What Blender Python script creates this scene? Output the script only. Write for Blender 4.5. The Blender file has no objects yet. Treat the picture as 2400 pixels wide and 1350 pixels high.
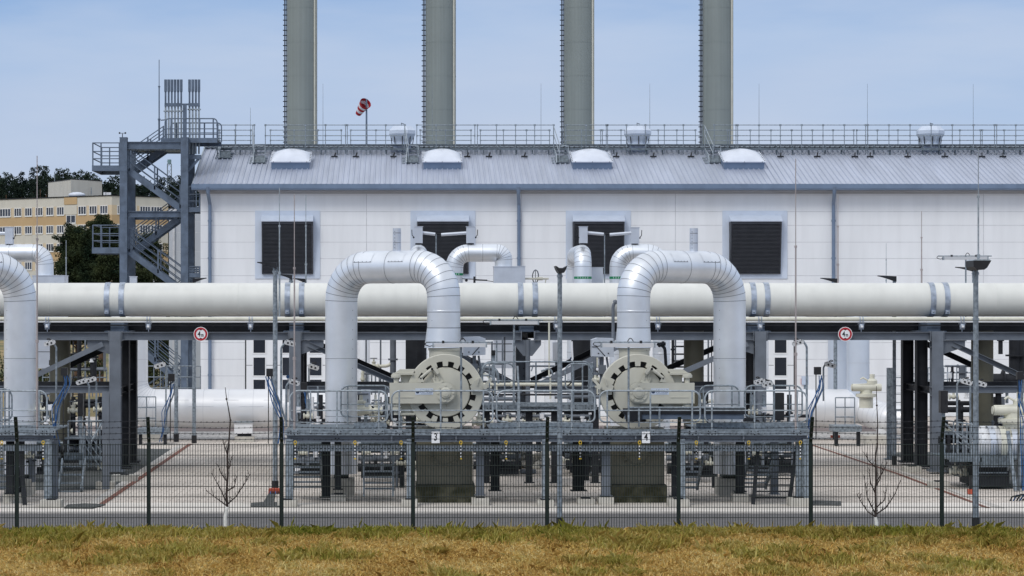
import bpy, math, random
import numpy as np
from mathutils import Vector, Matrix
R = math.radians
random.seed(7); rng = np.random.default_rng(7)
scene = bpy.context.scene
COL = scene.collection

# ------------------------------------------------------------------ camera
# telephoto view square on to the plant; lens shift because the picture is cropped off-centre
F, CX, HY, HC = 5700.0, 950.0, 720.0, 5.25      # focal length and principal point in photo pixels, eye height in m
cam = bpy.data.cameras.new("camera"); camo = bpy.data.objects.new("camera", cam); COL.objects.link(camo)
cam.sensor_width = 36; cam.lens = F / 2400 * 36
cam.shift_x = (1200 - CX) / 2400; cam.shift_y = (HY - 675) / 2400
cam.clip_start = 1; cam.clip_end = 6000
camo.location = (0, 0, HC); camo.rotation_euler = (R(90), 0, 0)
scene.camera = camo
scene.view_settings.view_transform = 'Standard'; scene.view_settings.look = 'None'
scene.view_settings.exposure = 0.0; scene.view_settings.gamma = 1
try: scene.view_settings.use_curve_mapping = False
except Exception: pass

# ------------------------------------------------------------------ sky and sun (thin overcast, sun high behind the left shoulder)
SUN_EL, SUN_AZ = 46.0, 212.0       # azimuth measured clockwise from +Y
w = bpy.data.worlds.new("World"); scene.world = w; w.use_nodes = True
nt = w.node_tree; nt.nodes.clear()
out = nt.nodes.new('ShaderNodeOutputWorld')
sky = nt.nodes.new('ShaderNodeTexSky'); sky.sky_type = 'NISHITA'; sky.sun_disc = False
sky.sun_elevation = R(SUN_EL); sky.sun_rotation = R(SUN_AZ); sky.air_density = 1.0; sky.dust_density = 1.0
bg1 = nt.nodes.new('ShaderNodeBackground'); bg1.inputs[1].default_value = 0.10
nt.links.new(sky.outputs[0], bg1.inputs[0])
tc = nt.nodes.new('ShaderNodeTexCoord')
sep = nt.nodes.new('ShaderNodeSeparateXYZ'); nt.links.new(tc.outputs['Generated'], sep.inputs[0])
mp = nt.nodes.new('ShaderNodeMapping'); mp.inputs['Scale'].default_value = (4, 4, 14); mp.inputs['Location'].default_value = (1.7, 0, 0.3)
nt.links.new(tc.outputs['Generated'], mp.inputs[0])
nz = nt.nodes.new('ShaderNodeTexNoise'); nz.inputs['Scale'].default_value = 1.0; nz.inputs['Detail'].default_value = 3
nt.links.new(mp.outputs[0], nz.inputs['Vector'])
ma = nt.nodes.new('ShaderNodeMath'); ma.operation = 'MULTIPLY_ADD'; ma.inputs[1].default_value = 0.15; ma.inputs[2].default_value = -0.075
nt.links.new(nz.outputs['Fac'], ma.inputs[0])
ad = nt.nodes.new('ShaderNodeMath'); ad.operation = 'ADD'; nt.links.new(sep.outputs[2], ad.inputs[0]); nt.links.new(ma.outputs[0], ad.inputs[1])
cr = nt.nodes.new('ShaderNodeValToRGB')
el = cr.color_ramp.elements
el[0].position = 0.0; el[0].color = (0.60, 0.66, 0.82, 1)
el[1].position = 1.0; el[1].color = (1.0, 1.02, 1.06, 1)
for p, c in ((0.05, (0.53, 0.605, 0.785)), (0.095, (0.42, 0.55, 0.79)), (0.135, (0.26, 0.43, 0.74)), (0.30, (0.60, 0.70, 0.88)), (0.55, (1.0, 1.03, 1.08))):
    e = el.new(p); e.color = (*c, 1)
nt.links.new(ad.outputs[0], cr.inputs[0])
bg2 = nt.nodes.new('ShaderNodeBackground'); bg2.inputs[1].default_value = 1.0
mp2 = nt.nodes.new('ShaderNodeMapping'); mp2.inputs['Scale'].default_value = (7, 7, 34); mp2.inputs['Location'].default_value = (3.1, 0, 1.3); nt.links.new(tc.outputs['Generated'], mp2.inputs[0])
nz2 = nt.nodes.new('ShaderNodeTexNoise'); nz2.inputs['Scale'].default_value = 1.0; nz2.inputs['Detail'].default_value = 5; nz2.inputs['Roughness'].default_value = 0.55; nt.links.new(mp2.outputs[0], nz2.inputs['Vector'])
mr = nt.nodes.new('ShaderNodeMapRange'); mr.inputs['From Min'].default_value = 0.40; mr.inputs['From Max'].default_value = 0.70; mr.inputs['To Max'].default_value = 0.55; nt.links.new(nz2.outputs['Fac'], mr.inputs['Value'])
cm = nt.nodes.new('ShaderNodeMix'); cm.data_type = 'RGBA'; cm.inputs['B'].default_value = (0.56, 0.64, 0.81, 1)
nt.links.new(mr.outputs[0], cm.inputs['Factor']); nt.links.new(cr.outputs[0], cm.inputs['A']); nt.links.new(cm.outputs['Result'], bg2.inputs[0])
mx = nt.nodes.new('ShaderNodeMixShader'); mx.inputs[0].default_value = 0.88
nt.links.new(bg1.outputs[0], mx.inputs[1]); nt.links.new(bg2.outputs[0], mx.inputs[2]); nt.links.new(mx.outputs[0], out.inputs[0])
sl = bpy.data.lights.new("sun", 'SUN'); sl.energy = 1.3; sl.angle = R(22); sl.color = (1.0, 0.96, 0.90)
so = bpy.data.objects.new("sun", sl); COL.objects.link(so); so.location = (-20, -20, 60)
d = Vector((math.sin(R(SUN_AZ)) * math.cos(R(SUN_EL)), math.cos(R(SUN_AZ)) * math.cos(R(SUN_EL)), math.sin(R(SUN_EL))))
so.rotation_euler = d.to_track_quat('Z', 'Y').to_euler()

# ------------------------------------------------------------------ helpers
def X(px, D): return (px - CX) * D / F
def Z(py, D): return HC + (HY - py) * D / F
def P(px, py, D): return Vector((X(px, D), D, Z(py, D)))
def S(n, D): return n * D / F

class MB:
    """collects faces; part()/solo() link them as ONE mesh object"""
    def __init__(s): s.v = []; s.f = []; s.m = []; s.s = []
    def add(s, vs, fs, m=0, sm=False):
        o = len(s.v); s.v += [tuple(q) for q in vs]
        for f in fs: s.f.append([i + o for i in f]); s.m.append(m); s.s.append(sm)
    def box(s, x0, x1, y0, y1, z0, z1, m=0):
        vs = [(x, y, z) for x in (x0, x1) for y in (y0, y1) for z in (z0, z1)]
        s.add(vs, [(0, 1, 3, 2), (4, 6, 7, 5), (0, 4, 5, 1), (2, 3, 7, 6), (0, 2, 6, 4), (1, 5, 7, 3)], m)
    def cbox(s, c, sx, sy, sz, m=0): s.box(c[0] - sx/2, c[0] + sx/2, c[1] - sy/2, c[1] + sy/2, c[2] - sz/2, c[2] + sz/2, m)
    def prism(s, poly, o, u, v, n, m=0, sm=False):
        """polygon poly (a,b) in plane o+a*u+b*v, extruded by vector n"""
        o, u, v, n = Vector(o), Vector(u), Vector(v), Vector(n); k = len(poly)
        a = [o + u * p[0] + v * p[1] for p in poly]; b = [q + n for q in a]
        if u.cross(v).dot(n) < 0: a, b = b, a
        s.add(a, [tuple(range(k))[::-1]], m); s.add(b, [tuple(range(k))], m)
        s.add(a + b, [(i, (i + 1) % k, k + (i + 1) % k, k + i) for i in range(k)], m, sm)
    def frame(s, p0, p1, up=None):
        p0, p1 = Vector(p0), Vector(p1); t = (p1 - p0).normalized()
        u = Vector(up) if up else (Vector((0, 0, 1)) if abs(t.z) < 0.9 else Vector((0, 1, 0)))
        a = t.cross(u).normalized(); return p0, p1, t, a, a.cross(t).normalized()
    def bar(s, p0, p1, w, h, m=0, up=None):
        p0, p1, t, a, b = s.frame(p0, p1, up)
        s.prism([(-w/2, -h/2), (w/2, -h/2), (w/2, h/2), (-w/2, h/2)], p0, a, b, p1 - p0, m)
    def ib(s, p0, p1, w, h, t=None, m=0, up=None):
        """I / H section: w flange width, h depth along 'up'"""
        t = t or min(w, h) * 0.09
        p0, p1, _, a, b = s.frame(p0, p1, up); q = t * 0.7
        s.prism([(-w/2, -h/2), (w/2, -h/2), (w/2, -h/2 + t), (q/2, -h/2 + t), (q/2, h/2 - t), (w/2, h/2 - t), (w/2, h/2), (-w/2, h/2),
                 (-w/2, h/2 - t), (-q/2, h/2 - t), (-q/2, -h/2 + t), (-w/2, -h/2 + t)], p0, a, b, p1 - p0, m)
    def ch(s, p0, p1, w, h, t=0.012, m=0, up=None):
        """C channel opening towards +a side"""
        p0, p1, _, a, b = s.frame(p0, p1, up)
        s.prism([(-w/2, -h/2), (w/2, -h/2), (w/2, -h/2 + t), (-w/2 + t, -h/2 + t), (-w/2 + t, h/2 - t), (w/2, h/2 - t), (w/2, h/2), (-w/2, h/2)], p0, a, b, p1 - p0, m)
    def tube(s, pts, r, n=8, m=0, cap=True, sm=True):
        pts = [Vector(p) for p in pts]; k = len(pts)
        rs = list(r) if hasattr(r, '__len__') else [r] * k
        tg = []
        for i in range(k):
            a = pts[max(i - 1, 0)]; b = pts[min(i + 1, k - 1)]
            if 0 < i < k - 1: t = (pts[i] - a).normalized() + (b - pts[i]).normalized()
            else: t = b - a
            tg.append(t.normalized() if t.length > 1e-9 else Vector((0, 0, 1)))
        u = Vector((0, 0, 1)) if abs(tg[0].z) < 0.9 else Vector((0, 1, 0))
        a = tg[0].cross(u).normalized(); vs = []
        for i in range(k):
            a = (a - tg[i] * a.dot(tg[i])).normalized(); b = tg[i].cross(a)
            sc = 1.0
            if 0 < i < k - 1:
                c = (pts[i] - pts[i-1]).normalized().dot(tg[i]); sc = 1.0 / max(c, 0.5)
                bend = (pts[i+1] - pts[i]).normalized() - (pts[i] - pts[i-1]).normalized()
                bd = bend.normalized() if bend.length > 1e-6 else None
            else: bd = None
            for j in range(n):
                q = 2 * math.pi * j / n; dv = a * math.cos(q) + b * math.sin(q)
                if bd is not None: dv = dv + bd * dv.dot(bd) * (sc - 1)
                vs.append(pts[i] + dv * rs[i])
        fs = [(i*n + j, i*n + (j+1) % n, (i+1)*n + (j+1) % n, (i+1)*n + j) for i in range(k-1) for j in range(n)]
        s.add(vs, fs, m, sm)
        if cap:
            s.add(vs[:n], [tuple(range(n))[::-1]], m); s.add(vs[-n:], [tuple(range(n))], m)
    def cyl(s, p0, p1, r, n=12, m=0, r2=None, sm=True): s.tube([p0, p1], [r, r if r2 is None else r2], n, m, True, sm)
    def lathe(s, prof, o, ax, n=24, m=0, sm=True, ph=0.0):
        """prof = [(radius, distance along ax)]"""
        o = Vector(o); ax = Vector(ax).normalized(); u = Vector((0, 0, 1)) if abs(ax.z) < 0.9 else Vector((1, 0, 0))
        a = ax.cross(u).normalized(); b = ax.cross(a)
        for i in range(len(prof) - 1):
            (r0, h0), (r1, h1) = prof[i], prof[i+1]
            vs = [o + ax*h0 + (a*math.cos(2*math.pi*j/n + ph) + b*math.sin(2*math.pi*j/n + ph))*max(r0, 1e-4) for j in range(n)]
            vs += [o + ax*h1 + (a*math.cos(2*math.pi*j/n + ph) + b*math.sin(2*math.pi*j/n + ph))*max(r1, 1e-4) for j in range(n)]
            s.add(vs, [(j, (j+1) % n, n + (j+1) % n, n + j) for j in range(n)], m, sm)
    def ball(s, c, r, n=10, m=0, sq=(1, 1, 1)):
        c = Vector(c); vs = []; k = n // 2
        for i in range(k + 1):
            t = math.pi * i / k
            for j in range(n):
                q = 2*math.pi*j/n; vs.append(c + Vector((r*sq[0]*math.sin(t)*math.cos(q), r*sq[1]*math.sin(t)*math.sin(q), r*sq[2]*math.cos(t))))
        s.add(vs, [(i*n + j, (i+1)*n + j, (i+1)*n + (j+1) % n, i*n + (j+1) % n) for i in range(k) for j in range(n)], m, True)

def fillet(pts, rad, n=6):
    """round the corners of a polyline"""
    pts = [Vector(p) for p in pts]; o = [pts[0]]
    for i in range(1, len(pts) - 1):
        a, b, c = pts[i-1], pts[i], pts[i+1]; u = (a - b).normalized(); v = (c - b).normalized()
        ang = u.angle(v); r = min(rad, 0.49*(a-b).length*math.tan(ang/2), 0.49*(c-b).length*math.tan(ang/2)) if ang < 3.1 else 0
        if r <= 1e-4: o.append(b); continue
        dd = r / math.tan(ang/2); p0 = b + u*dd; p1 = b + v*dd; ctr = b + (u + v).normalized() * (r / math.sin(ang/2))
        e0 = p0 - ctr; tot = math.pi - ang; nrm = e0.cross(p1 - ctr).normalized()
        for k in range(n + 1): o.append(ctr + Matrix.Rotation(tot*k/n, 3, nrm) @ e0)
    o.append(pts[-1]); return o

BASE = {}
def tag(o, label, cat, group=None, kind=None):
    if label: o['label'] = label
    if cat: o['category'] = cat
    if group: o['group'] = group
    if kind: o['kind'] = kind
    return o
def thing(name, label, cat, loc=(0, 0, 0), group=None):
    o = bpy.data.objects.new(name, None); COL.objects.link(o); o.location = loc; o.empty_display_size = 0.3
    BASE[o.name] = Vector(loc); return tag(o, label, cat, group)
def meshobj(name, mb, mats, base):
    me = bpy.data.meshes.new(name); bx, by, bz = base
    me.from_pydata([(x - bx, y - by, z - bz) for x, y, z in mb.v], [], mb.f)
    me.polygons.foreach_set('material_index', mb.m); me.polygons.foreach_set('use_smooth', mb.s)
    for q in (mats if isinstance(mats, (list, tuple)) else [mats]): me.materials.append(q)
    me.update()
    o = bpy.data.objects.new(name, me); COL.objects.link(o); return o
def part(name, mb, mats, parent, label=None):
    b = BASE[parent.name]; o = meshobj(name, mb, mats, b); o.parent = parent; BASE[o.name] = b
    if label: o['label'] = label
    return o
def solo(name, mb, mats, label, cat, group=None, base=None, kind=None):
    a = np.array(mb.v); b = base or ((a[:, 0].min() + a[:, 0].max())/2, (a[:, 1].min() + a[:, 1].max())/2, a[:, 2].min())
    o = meshobj(name, mb, mats, b); o.location = b; BASE[o.name] = Vector(b); return tag(o, label, cat, group, kind)
def dup(o, loc=None, label=None, parent=None, group=None, rz=None):
    c = o.copy(); COL.objects.link(c)
    if parent is not None: c.parent = parent
    if loc is not None: c.location = loc; BASE[c.name] = Vector(loc)
    else: BASE[c.name] = BASE.get(parent.name if parent else o.name, Vector((0, 0, 0)))
    if rz is not None: c.rotation_euler = (0, 0, rz)
    if label: c['label'] = label
    if group: c['group'] = group
    for ch in list(o.children): dup(ch, parent=c)
    return c
def text_mb(mb, txt, c, h, m=0, depth=0.002, wfac=1.0, bold=0.0):
    """lettering facing -Y, centred at c, cap height h"""
    cu = bpy.data.curves.new("lettering", 'FONT'); cu.body = txt; cu.align_x = 'CENTER'; cu.align_y = 'CENTER'
    cu.size = h / 0.70; cu.extrude = depth; cu.offset = bold; cu.resolution_u = 3
    o = bpy.data.objects.new("lettering", cu); COL.objects.link(o)
    bpy.context.view_layer.update()
    me = bpy.data.meshes.new_from_object(o.evaluated_get(bpy.context.evaluated_depsgraph_get()))
    c = Vector(c)
    mb.add([(c.x + v.co.x*wfac, c.y - v.co.z, c.z + v.co.y) for v in me.vertices], [tuple(p.vertices) for p in me.polygons], m)
    bpy.data.objects.remove(o); bpy.data.curves.remove(cu); bpy.data.meshes.remove(me)

# ------------------------------------------------------------------ materials
def M(name, col, rough=0.6, metal=0.0, var=0.12, scale=3.0, bump=0.0, stretch=(1, 1, 1), detail=4, col2=None, thr=None, spec=0.5, bscale=None):
    m = bpy.data.materials.new(name); m.use_nodes = True; t = m.node_tree; b = t.nodes['Principled BSDF']
    b.inputs['Roughness'].default_value = rough; b.inputs['Metallic'].default_value = metal
    b.inputs['Specular IOR Level'].default_value = spec
    g = t.nodes.new('ShaderNodeNewGeometry'); mpp = t.nodes.new('ShaderNodeMapping'); mpp.inputs['Scale'].default_value = stretch
    t.links.new(g.outputs['Position'], mpp.inputs[0])
    n = t.nodes.new('ShaderNodeTexNoise'); n.inputs['Scale'].default_value = scale; n.inputs['Detail'].default_value = detail
    t.links.new(mpp.outputs[0], n.inputs['Vector'])
    r = t.nodes.new('ShaderNodeValToRGB')
    lo, hi = thr or (0.3, 0.7)
    c2 = col2 or tuple(min(c * (1 + var), 1) for c in col); c1 = col if col2 else tuple(c * (1 - var) for c in col)
    r.color_ramp.elements[0].position = lo; r.color_ramp.elements[0].color = (*c1, 1)
    r.color_ramp.elements[1].position = hi; r.color_ramp.elements[1].color = (*c2, 1)
    t.links.new(n.outputs['Fac'], r.inputs[0]); t.links.new(r.outputs[0], b.inputs['Base Color'])
    if bump:
        n2 = t.nodes.new('ShaderNodeTexNoise'); n2.inputs['Scale'].default_value = bscale or scale * 6; n2.inputs['Detail'].default_value = 4
        t.links.new(mpp.outputs[0], n2.inputs['Vector'])
        bp = t.nodes.new('ShaderNodeBump'); bp.inputs['Strength'].default_value = bump; bp.inputs['Distance'].default_value = 0.02
        t.links.new(n2.outputs['Fac'], bp.inputs['Height']); t.links.new(bp.outputs[0], b.inputs['Normal'])
    return m
def with_streaks(m, amount=0.18, sx=2.0, sz=0.12):
    """vertical rain streaks multiplied into a wall paint"""
    t = m.node_tree; b = t.nodes['Principled BSDF']; src = b.inputs['Base Color'].links[0].from_socket
    g = t.nodes.new('ShaderNodeNewGeometry'); mpp = t.nodes.new('ShaderNodeMapping'); mpp.inputs['Scale'].default_value = (sx, sx, sz)
    n = t.nodes.new('ShaderNodeTexNoise'); n.inputs['Scale'].default_value = 2.0; n.inputs['Detail'].default_value = 6
    t.links.new(g.outputs['Position'], mpp.inputs[0]); t.links.new(mpp.outputs[0], n.inputs['Vector'])
    r = t.nodes.new('ShaderNodeMapRange'); r.inputs['From Min'].default_value = 0.42; r.inputs['From Max'].default_value = 0.72
    r.inputs['To Min'].default_value = 1.0; r.inputs['To Max'].default_value = 1.0 - amount
    t.links.new(n.outputs['Fac'], r.inputs['Value'])
    mxn = t.nodes.new('ShaderNodeMix'); mxn.data_type = 'RGBA'; mxn.blend_type = 'MULTIPLY'; mxn.inputs['Factor'].default_value = 1
    t.links.new(src, mxn.inputs['A']); t.links.new(r.outputs[0], mxn.inputs['B']); t.links.new(mxn.outputs['Result'], b.inputs['Base Color'])
    return m
m_wall = with_streaks(M("white_panel", (0.82, 0.84, 0.865), 0.5, 0, 0.03, 0.35), 0.07, 1.2, 0.12)
m_joint = M("panel_joint", (0.58, 0.59, 0.62), 0.7)
m_annex = with_streaks(M("grey_panel", (0.50, 0.53, 0.58), 0.5, 0, 0.04, 0.4), 0.08)
m_zinc = M("zinc_roof", (0.475, 0.515, 0.61), 0.42, 0.40, 0.10, 0.9, stretch=(2.0, 0.25, 0.25))
m_flash = M("pale_blue_flashing", (0.60, 0.67, 0.78), 0.45, 0.1, 0.06, 1.5)
m_gutter = M("blue_grey_gutter", (0.17, 0.23, 0.33), 0.4, 0.2, 0.1, 2)
m_louvre = M("dark_louvre", (0.042, 0.046, 0.057), 0.45, 0.2, 0.2, 3)
m_stack = with_streaks(M("olive_grey_paint", (0.22, 0.25, 0.24), 0.5, 0, 0.05, 0.5), 0.12, 3, 0.05)
m_beige = with_streaks(M("beige_pipe_paint", (0.725, 0.73, 0.69), 0.42, 0, 0.04, 0.9), 0.08, 1.2, 0.35)
m_beige2 = M("stone_beige_paint", (0.54, 0.53, 0.455), 0.5, 0, 0.07, 2.5)
m_beigew = M("cream_valve_paint", (0.66, 0.65, 0.55), 0.5, 0, 0.08, 4)
m_beige_shade = M("shade_toned_beige", (0.135, 0.13, 0.095), 0.55, 0, 0.15, 1.5)  # beige darkened towards olive, shade painted into the colour
m_alu = M("aluminium_jacket", (0.78, 0.815, 0.86), 0.40, 0.60, 0.09, 1.3, bump=0.12, bscale=3)
m_seam = M("jacket_seam", (0.16, 0.175, 0.20), 0.5, 0.3)
m_whitej = M("white_jacket", (0.80, 0.81, 0.83), 0.38, 0.25, 0.04, 1.2)
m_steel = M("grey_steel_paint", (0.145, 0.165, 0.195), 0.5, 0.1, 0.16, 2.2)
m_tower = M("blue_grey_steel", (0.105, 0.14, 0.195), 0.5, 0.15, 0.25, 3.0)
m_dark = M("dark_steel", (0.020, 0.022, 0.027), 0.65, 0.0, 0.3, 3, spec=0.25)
m_black = M("black_plastic", (0.012, 0.012, 0.014), 0.5, 0, 0.2, 5)
m_galv = M("galvanised_steel", (0.25, 0.29, 0.325), 0.5, 0.4, 0.40, 12, detail=6)
m_galvl = M("light_galvanised", (0.34, 0.385, 0.42), 0.5, 0.35, 0.30, 12, detail=6)
m_grate = M("grating_steel", (0.13, 0.16, 0.185), 0.6, 0.3, 0.4, 9, detail=6)
m_fence = M("dark_green_fence", (0.006, 0.016, 0.013), 0.5, 0, 0.2, 5)
m_conc = M("concrete_block", (0.50, 0.48, 0.43), 0.9, 0, 0.15, 4, bump=0.3)
m_moss = M("mossy_concrete", (0.028, 0.029, 0.013), 0.95, 0, 0.3, 3, bump=0.4, col2=(0.13, 0.125, 0.085), thr=(0.42, 0.78))
m_whitep = M("white_paint", (0.80, 0.81, 0.83), 0.45, 0, 0.03, 3)
m_dome = M("skylight_dome", (0.66, 0.70, 0.78), 0.22, 0, 0.05, 3)
m_red = M("sign_red", (0.42, 0.015, 0.025), 0.4, 0, 0.05, 3)
m_rock = M("orange_red_paint", (0.45, 0.08, 0.04), 0.5, 0, 0.1, 5)
m_sockr = M("windsock_red", (0.40, 0.012, 0.022), 0.7, 0, 0.1, 5)
m_sockw = M("windsock_white", (0.75, 0.72, 0.76), 0.7, 0, 0.05, 5)
m_yellow = M("yellow_plastic", (0.62, 0.42, 0.03), 0.5, 0, 0.1, 8)
m_blue = M("blue_hose", (0.03, 0.105, 0.27), 0.4, 0, 0.2, 8)
m_green = M("green_band", (0.0, 0.22, 0.09), 0.5, 0, 0.1, 20)
m_glass = M("dark_glass", (0.022, 0.027, 0.038), 0.12, 0, 0.2, 0.6, spec=0.35)
m_brass = M("pinkish_rod", (0.42, 0.37, 0.36), 0.45, 0.3, 0.1, 6)
m_boxal = M("aluminium_box", (0.62, 0.66, 0.73), 0.42, 0.5, 0.06, 3)
# ------------------------------------------------------------------ ground, road, yard
def ground_z(y):
    pr = [(-80, 3.4), (0, 3.0), (20, 1.75), (37, 0.90), (43, 0.97), (45.4, 0.98), (46.8, 0.86), (52.2, -0.02), (420, -0.02), (470, 9.0), (640, 14.0), (4000, 14.0)]
    for (a, za), (b, zb) in zip(pr, pr[1:]):
        if y <= b: return za + (zb - za) * (y - a) / (b - a)
    return pr[-1][1]
def sheet(name, xs, ys, dz, mat, kind='structure', zf=ground_z):
    mb = MB(); nx = len(xs)
    mb.add([(x, y, zf(y) + dz) for y in ys for x in xs], [(j*nx + i, j*nx + i + 1, (j+1)*nx + i + 1, (j+1)*nx + i) for j in range(len(ys)-1) for i in range(nx-1)], 0, True)
    o = meshobj(name, mb, mat, (0, 0, 0)); o['kind'] = kind; BASE[o.name] = Vector((0, 0, 0)); return o
m_field = M("dry_field", (0.30, 0.22, 0.10), 1, 0, 0.1, 0.05, col2=(0.10, 0.11, 0.04), thr=(0.42, 0.62), detail=6)
m_bank = M("bank_soil", (0.16, 0.10, 0.04), 1, 0, 0.1, 0.9, col2=(0.09, 0.085, 0.025), thr=(0.50, 0.70), detail=8, bump=0.5)
m_asph = M("asphalt", (0.125, 0.12, 0.12), 0.9, 0, 0.16, 2.5, bump=0.2, bscale=60)
m_gravel = M("pale_gravel", (0.22, 0.21, 0.20), 1, 0, 0.3, 9, col2=(0.62, 0.60, 0.57), thr=(0.40, 0.60), detail=8)
m_tar = M("part_shaded_gravel", (0.050, 0.055, 0.056), 1, 0, 0.3, 6, col2=(0.12, 0.125, 0.12), thr=(0.3, 0.7), detail=8)  # dark grey gravel, with part of the shade over it in the colour
m_strip = M("brick_strip", (0.20, 0.085, 0.06), 0.9, 0, 0.2, 6)
m_kerb = M("kerb_stone", (0.55, 0.52, 0.48), 0.9, 0, 0.1, 3)
def paver_mat():
    m = M("concrete_pavers", (0.66, 0.595, 0.53), 0.95, 0, 0.09, 0.5, detail=8)
    t = m.node_tree; b = t.nodes['Principled BSDF']; src = b.inputs['Base Color'].links[0].from_socket
    g = t.nodes.new('ShaderNodeNewGeometry'); br = t.nodes.new('ShaderNodeTexBrick')
    br.inputs['Scale'].default_value = 1.0; br.inputs['Brick Width'].default_value = 0.4; br.inputs['Row Height'].default_value = 0.4
    br.inputs['Mortar Size'].default_value = 0.012; br.inputs['Color1'].default_value = (1, 1, 1, 1); br.inputs['Color2'].default_value = (0.86, 0.86, 0.86, 1); br.inputs['Mortar'].default_value = (0.5, 0.48, 0.45, 1)
    t.links.new(g.outputs['Position'], br.inputs['Vector'])
    mm = t.nodes.new('ShaderNodeMix'); mm.data_type = 'RGBA'; mm.blend_type = 'MULTIPLY'; mm.inputs['Factor'].default_value = 1
    t.links.new(src, mm.inputs['A']); t.links.new(br.outputs['Color'], mm.inputs['B'])
    # damp stains
    n = t.nodes.new('ShaderNodeTexNoise'); n.inputs['Scale'].default_value = 0.22; n.inputs['Detail'].default_value = 7
    t.links.new(g.outputs['Position'], n.inputs['Vector'])
    r = t.nodes.new('ShaderNodeMapRange'); r.inputs['From Min'].default_value = 0.5; r.inputs['From Max'].default_value = 0.75; r.inputs['To Min'].default_value = 1; r.inputs['To Max'].default_value = 0.52
    t.links.new(n.outputs['Fac'], r.inputs['Value'])
    m2 = t.nodes.new('ShaderNodeMix'); m2.data_type = 'RGBA'; m2.blend_type = 'MULTIPLY'; m2.inputs['Factor'].default_value = 1
    t.links.new(mm.outputs['Result'], m2.inputs['A']); t.links.new(r.outputs[0], m2.inputs['B']); t.links.new(m2.outputs['Result'], b.inputs['Base Color'])
    return m
m_pave = paver_mat()
m_strip_conc = M("concrete_apron", (0.70, 0.655, 0.60), 0.95, 0, 0.08, 0.8, detail=8)
xs = [-3000, -600, -200, -80, -40, -20, 0, 20, 40, 80, 200, 600, 3000]
sheet("ground", xs, [52.25, 60, 80, 110, 160, 250, 420, 470, 640, 1200, 4000], 0.0, m_field)
sheet("grass_bank", [-60, -40, -20, -10, 0, 10, 20, 40, 60], [-80, -40, 0, 10, 20, 30, 37, 40, 43, 45.4, 46.2, 46.8, 48, 50, 52.2, 53], 0.0, m_bank)
flat = lambda y: -0.02
sheet("road", [-90, 0, 90], [52.3, 57, 62.1], 0.004, m_asph, zf=flat)
sheet("yard", [-60, 0, 60], [62.25, 80, 116.9], 0.006, m_pave, zf=flat)
sheet("concrete_path", [-60, 0, 60], [62.25, 65.4], 0.011, m_strip_conc, zf=flat)
mb = MB(); mb.box(-60, 60, 62.1, 62.25, -0.1, 0.03); o = meshobj("kerb", mb, m_kerb, (0, 0, 0)); o['kind'] = 'structure'
def flatpoly(name, pts, z, mat, kind='structure'):
    mb = MB(); q = []
    for px, py in pts:
        D = HC * F / (py - HY); q.append((X(px, D), D, z))
    mb.add(q, [tuple(range(len(q)))]); a = Vector(mb.v[0])
    o = meshobj(name, mb, mat, (0, 0, 0)); o['kind'] = kind; BASE[o.name] = Vector((0, 0, 0)); return o
flatpoly("gravel_bed", [(-300, 1148), (120, 1148), (262, 1146), (405, 1052), (-300, 1040)], -0.007, m_tar)
flatpoly("gravel_bed", [(2075, 1060), (2330, 1144), (2800, 1146), (2800, 1050)], -0.007, m_tar)
flatpoly("gravel_bed", [(612, 1186), (640, 1183), (648, 1150), (638, 1140)], -0.007, m_tar)
sheet("gravel_strip", [-60, 0, 60], [96.8, 102.8], 0.015, m_gravel, kind='stuff', zf=flat)
sheet("back_road", [-60, 0, 60], [103, 108], 0.013, M("brown_asphalt", (0.20, 0.16, 0.15), 0.9, 0, 0.1, 1), zf=flat)
def ribbon(name, pts, wd, z, mat):
    mb = MB(); q = []
    for px, py in pts:
        D = HC * F / (py - HY); q.append(Vector((X(px, D), D, z)))
    for a, b in zip(q, q[1:]):
        n = (b - a).cross(Vector((0, 0, 1))).normalized() * wd / 2
        mb.add([a - n, b - n, b + n, a + n], [(0, 1, 2, 3)])
    o = meshobj(name, mb, mat, (0, 0, 0)); o['kind'] = 'structure'; return o
ribbon("brick_path_edging", [(228, 1188), (446, 1040)], 0.17, -0.003, m_strip)
ribbon("brick_path_edging", [(1905, 1043), (2110, 1112), (2315, 1190)], 0.13, -0.003, m_strip)
ribbon("kerb_edging", [(205, 1187), (424, 1042)], 0.22, -0.004, m_kerb)
ribbon("kerb_edging", [(1925, 1043), (2135, 1112), (2345, 1190)], 0.22, -0.004, m_kerb)

# drain covers on the yard
for k, (px, py, lab) in enumerate(((198, 1187, "dark grating patch in the paving left of the brick edging"), (1935, 1180, "dark grating patch in the paving right of the walkway"), (630, 1183, "dark gravel drain by the lamp pole foot"))):
    D = HC * F / (py - HY); mb = MB(); x = X(px, D)
    mb.prism([(-0.45, -0.6), (0.30, -0.7), (0.5, 0.5), (-0.1, 0.8), (-0.5, 0.4)], (x, D, -0.012), (1, 0, 0), (0, 1, 0), (0, 0, 0.035), 0)
    solo("drain_cover", mb, m_tar, lab, "drain cover", "drain covers in the yard")

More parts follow.
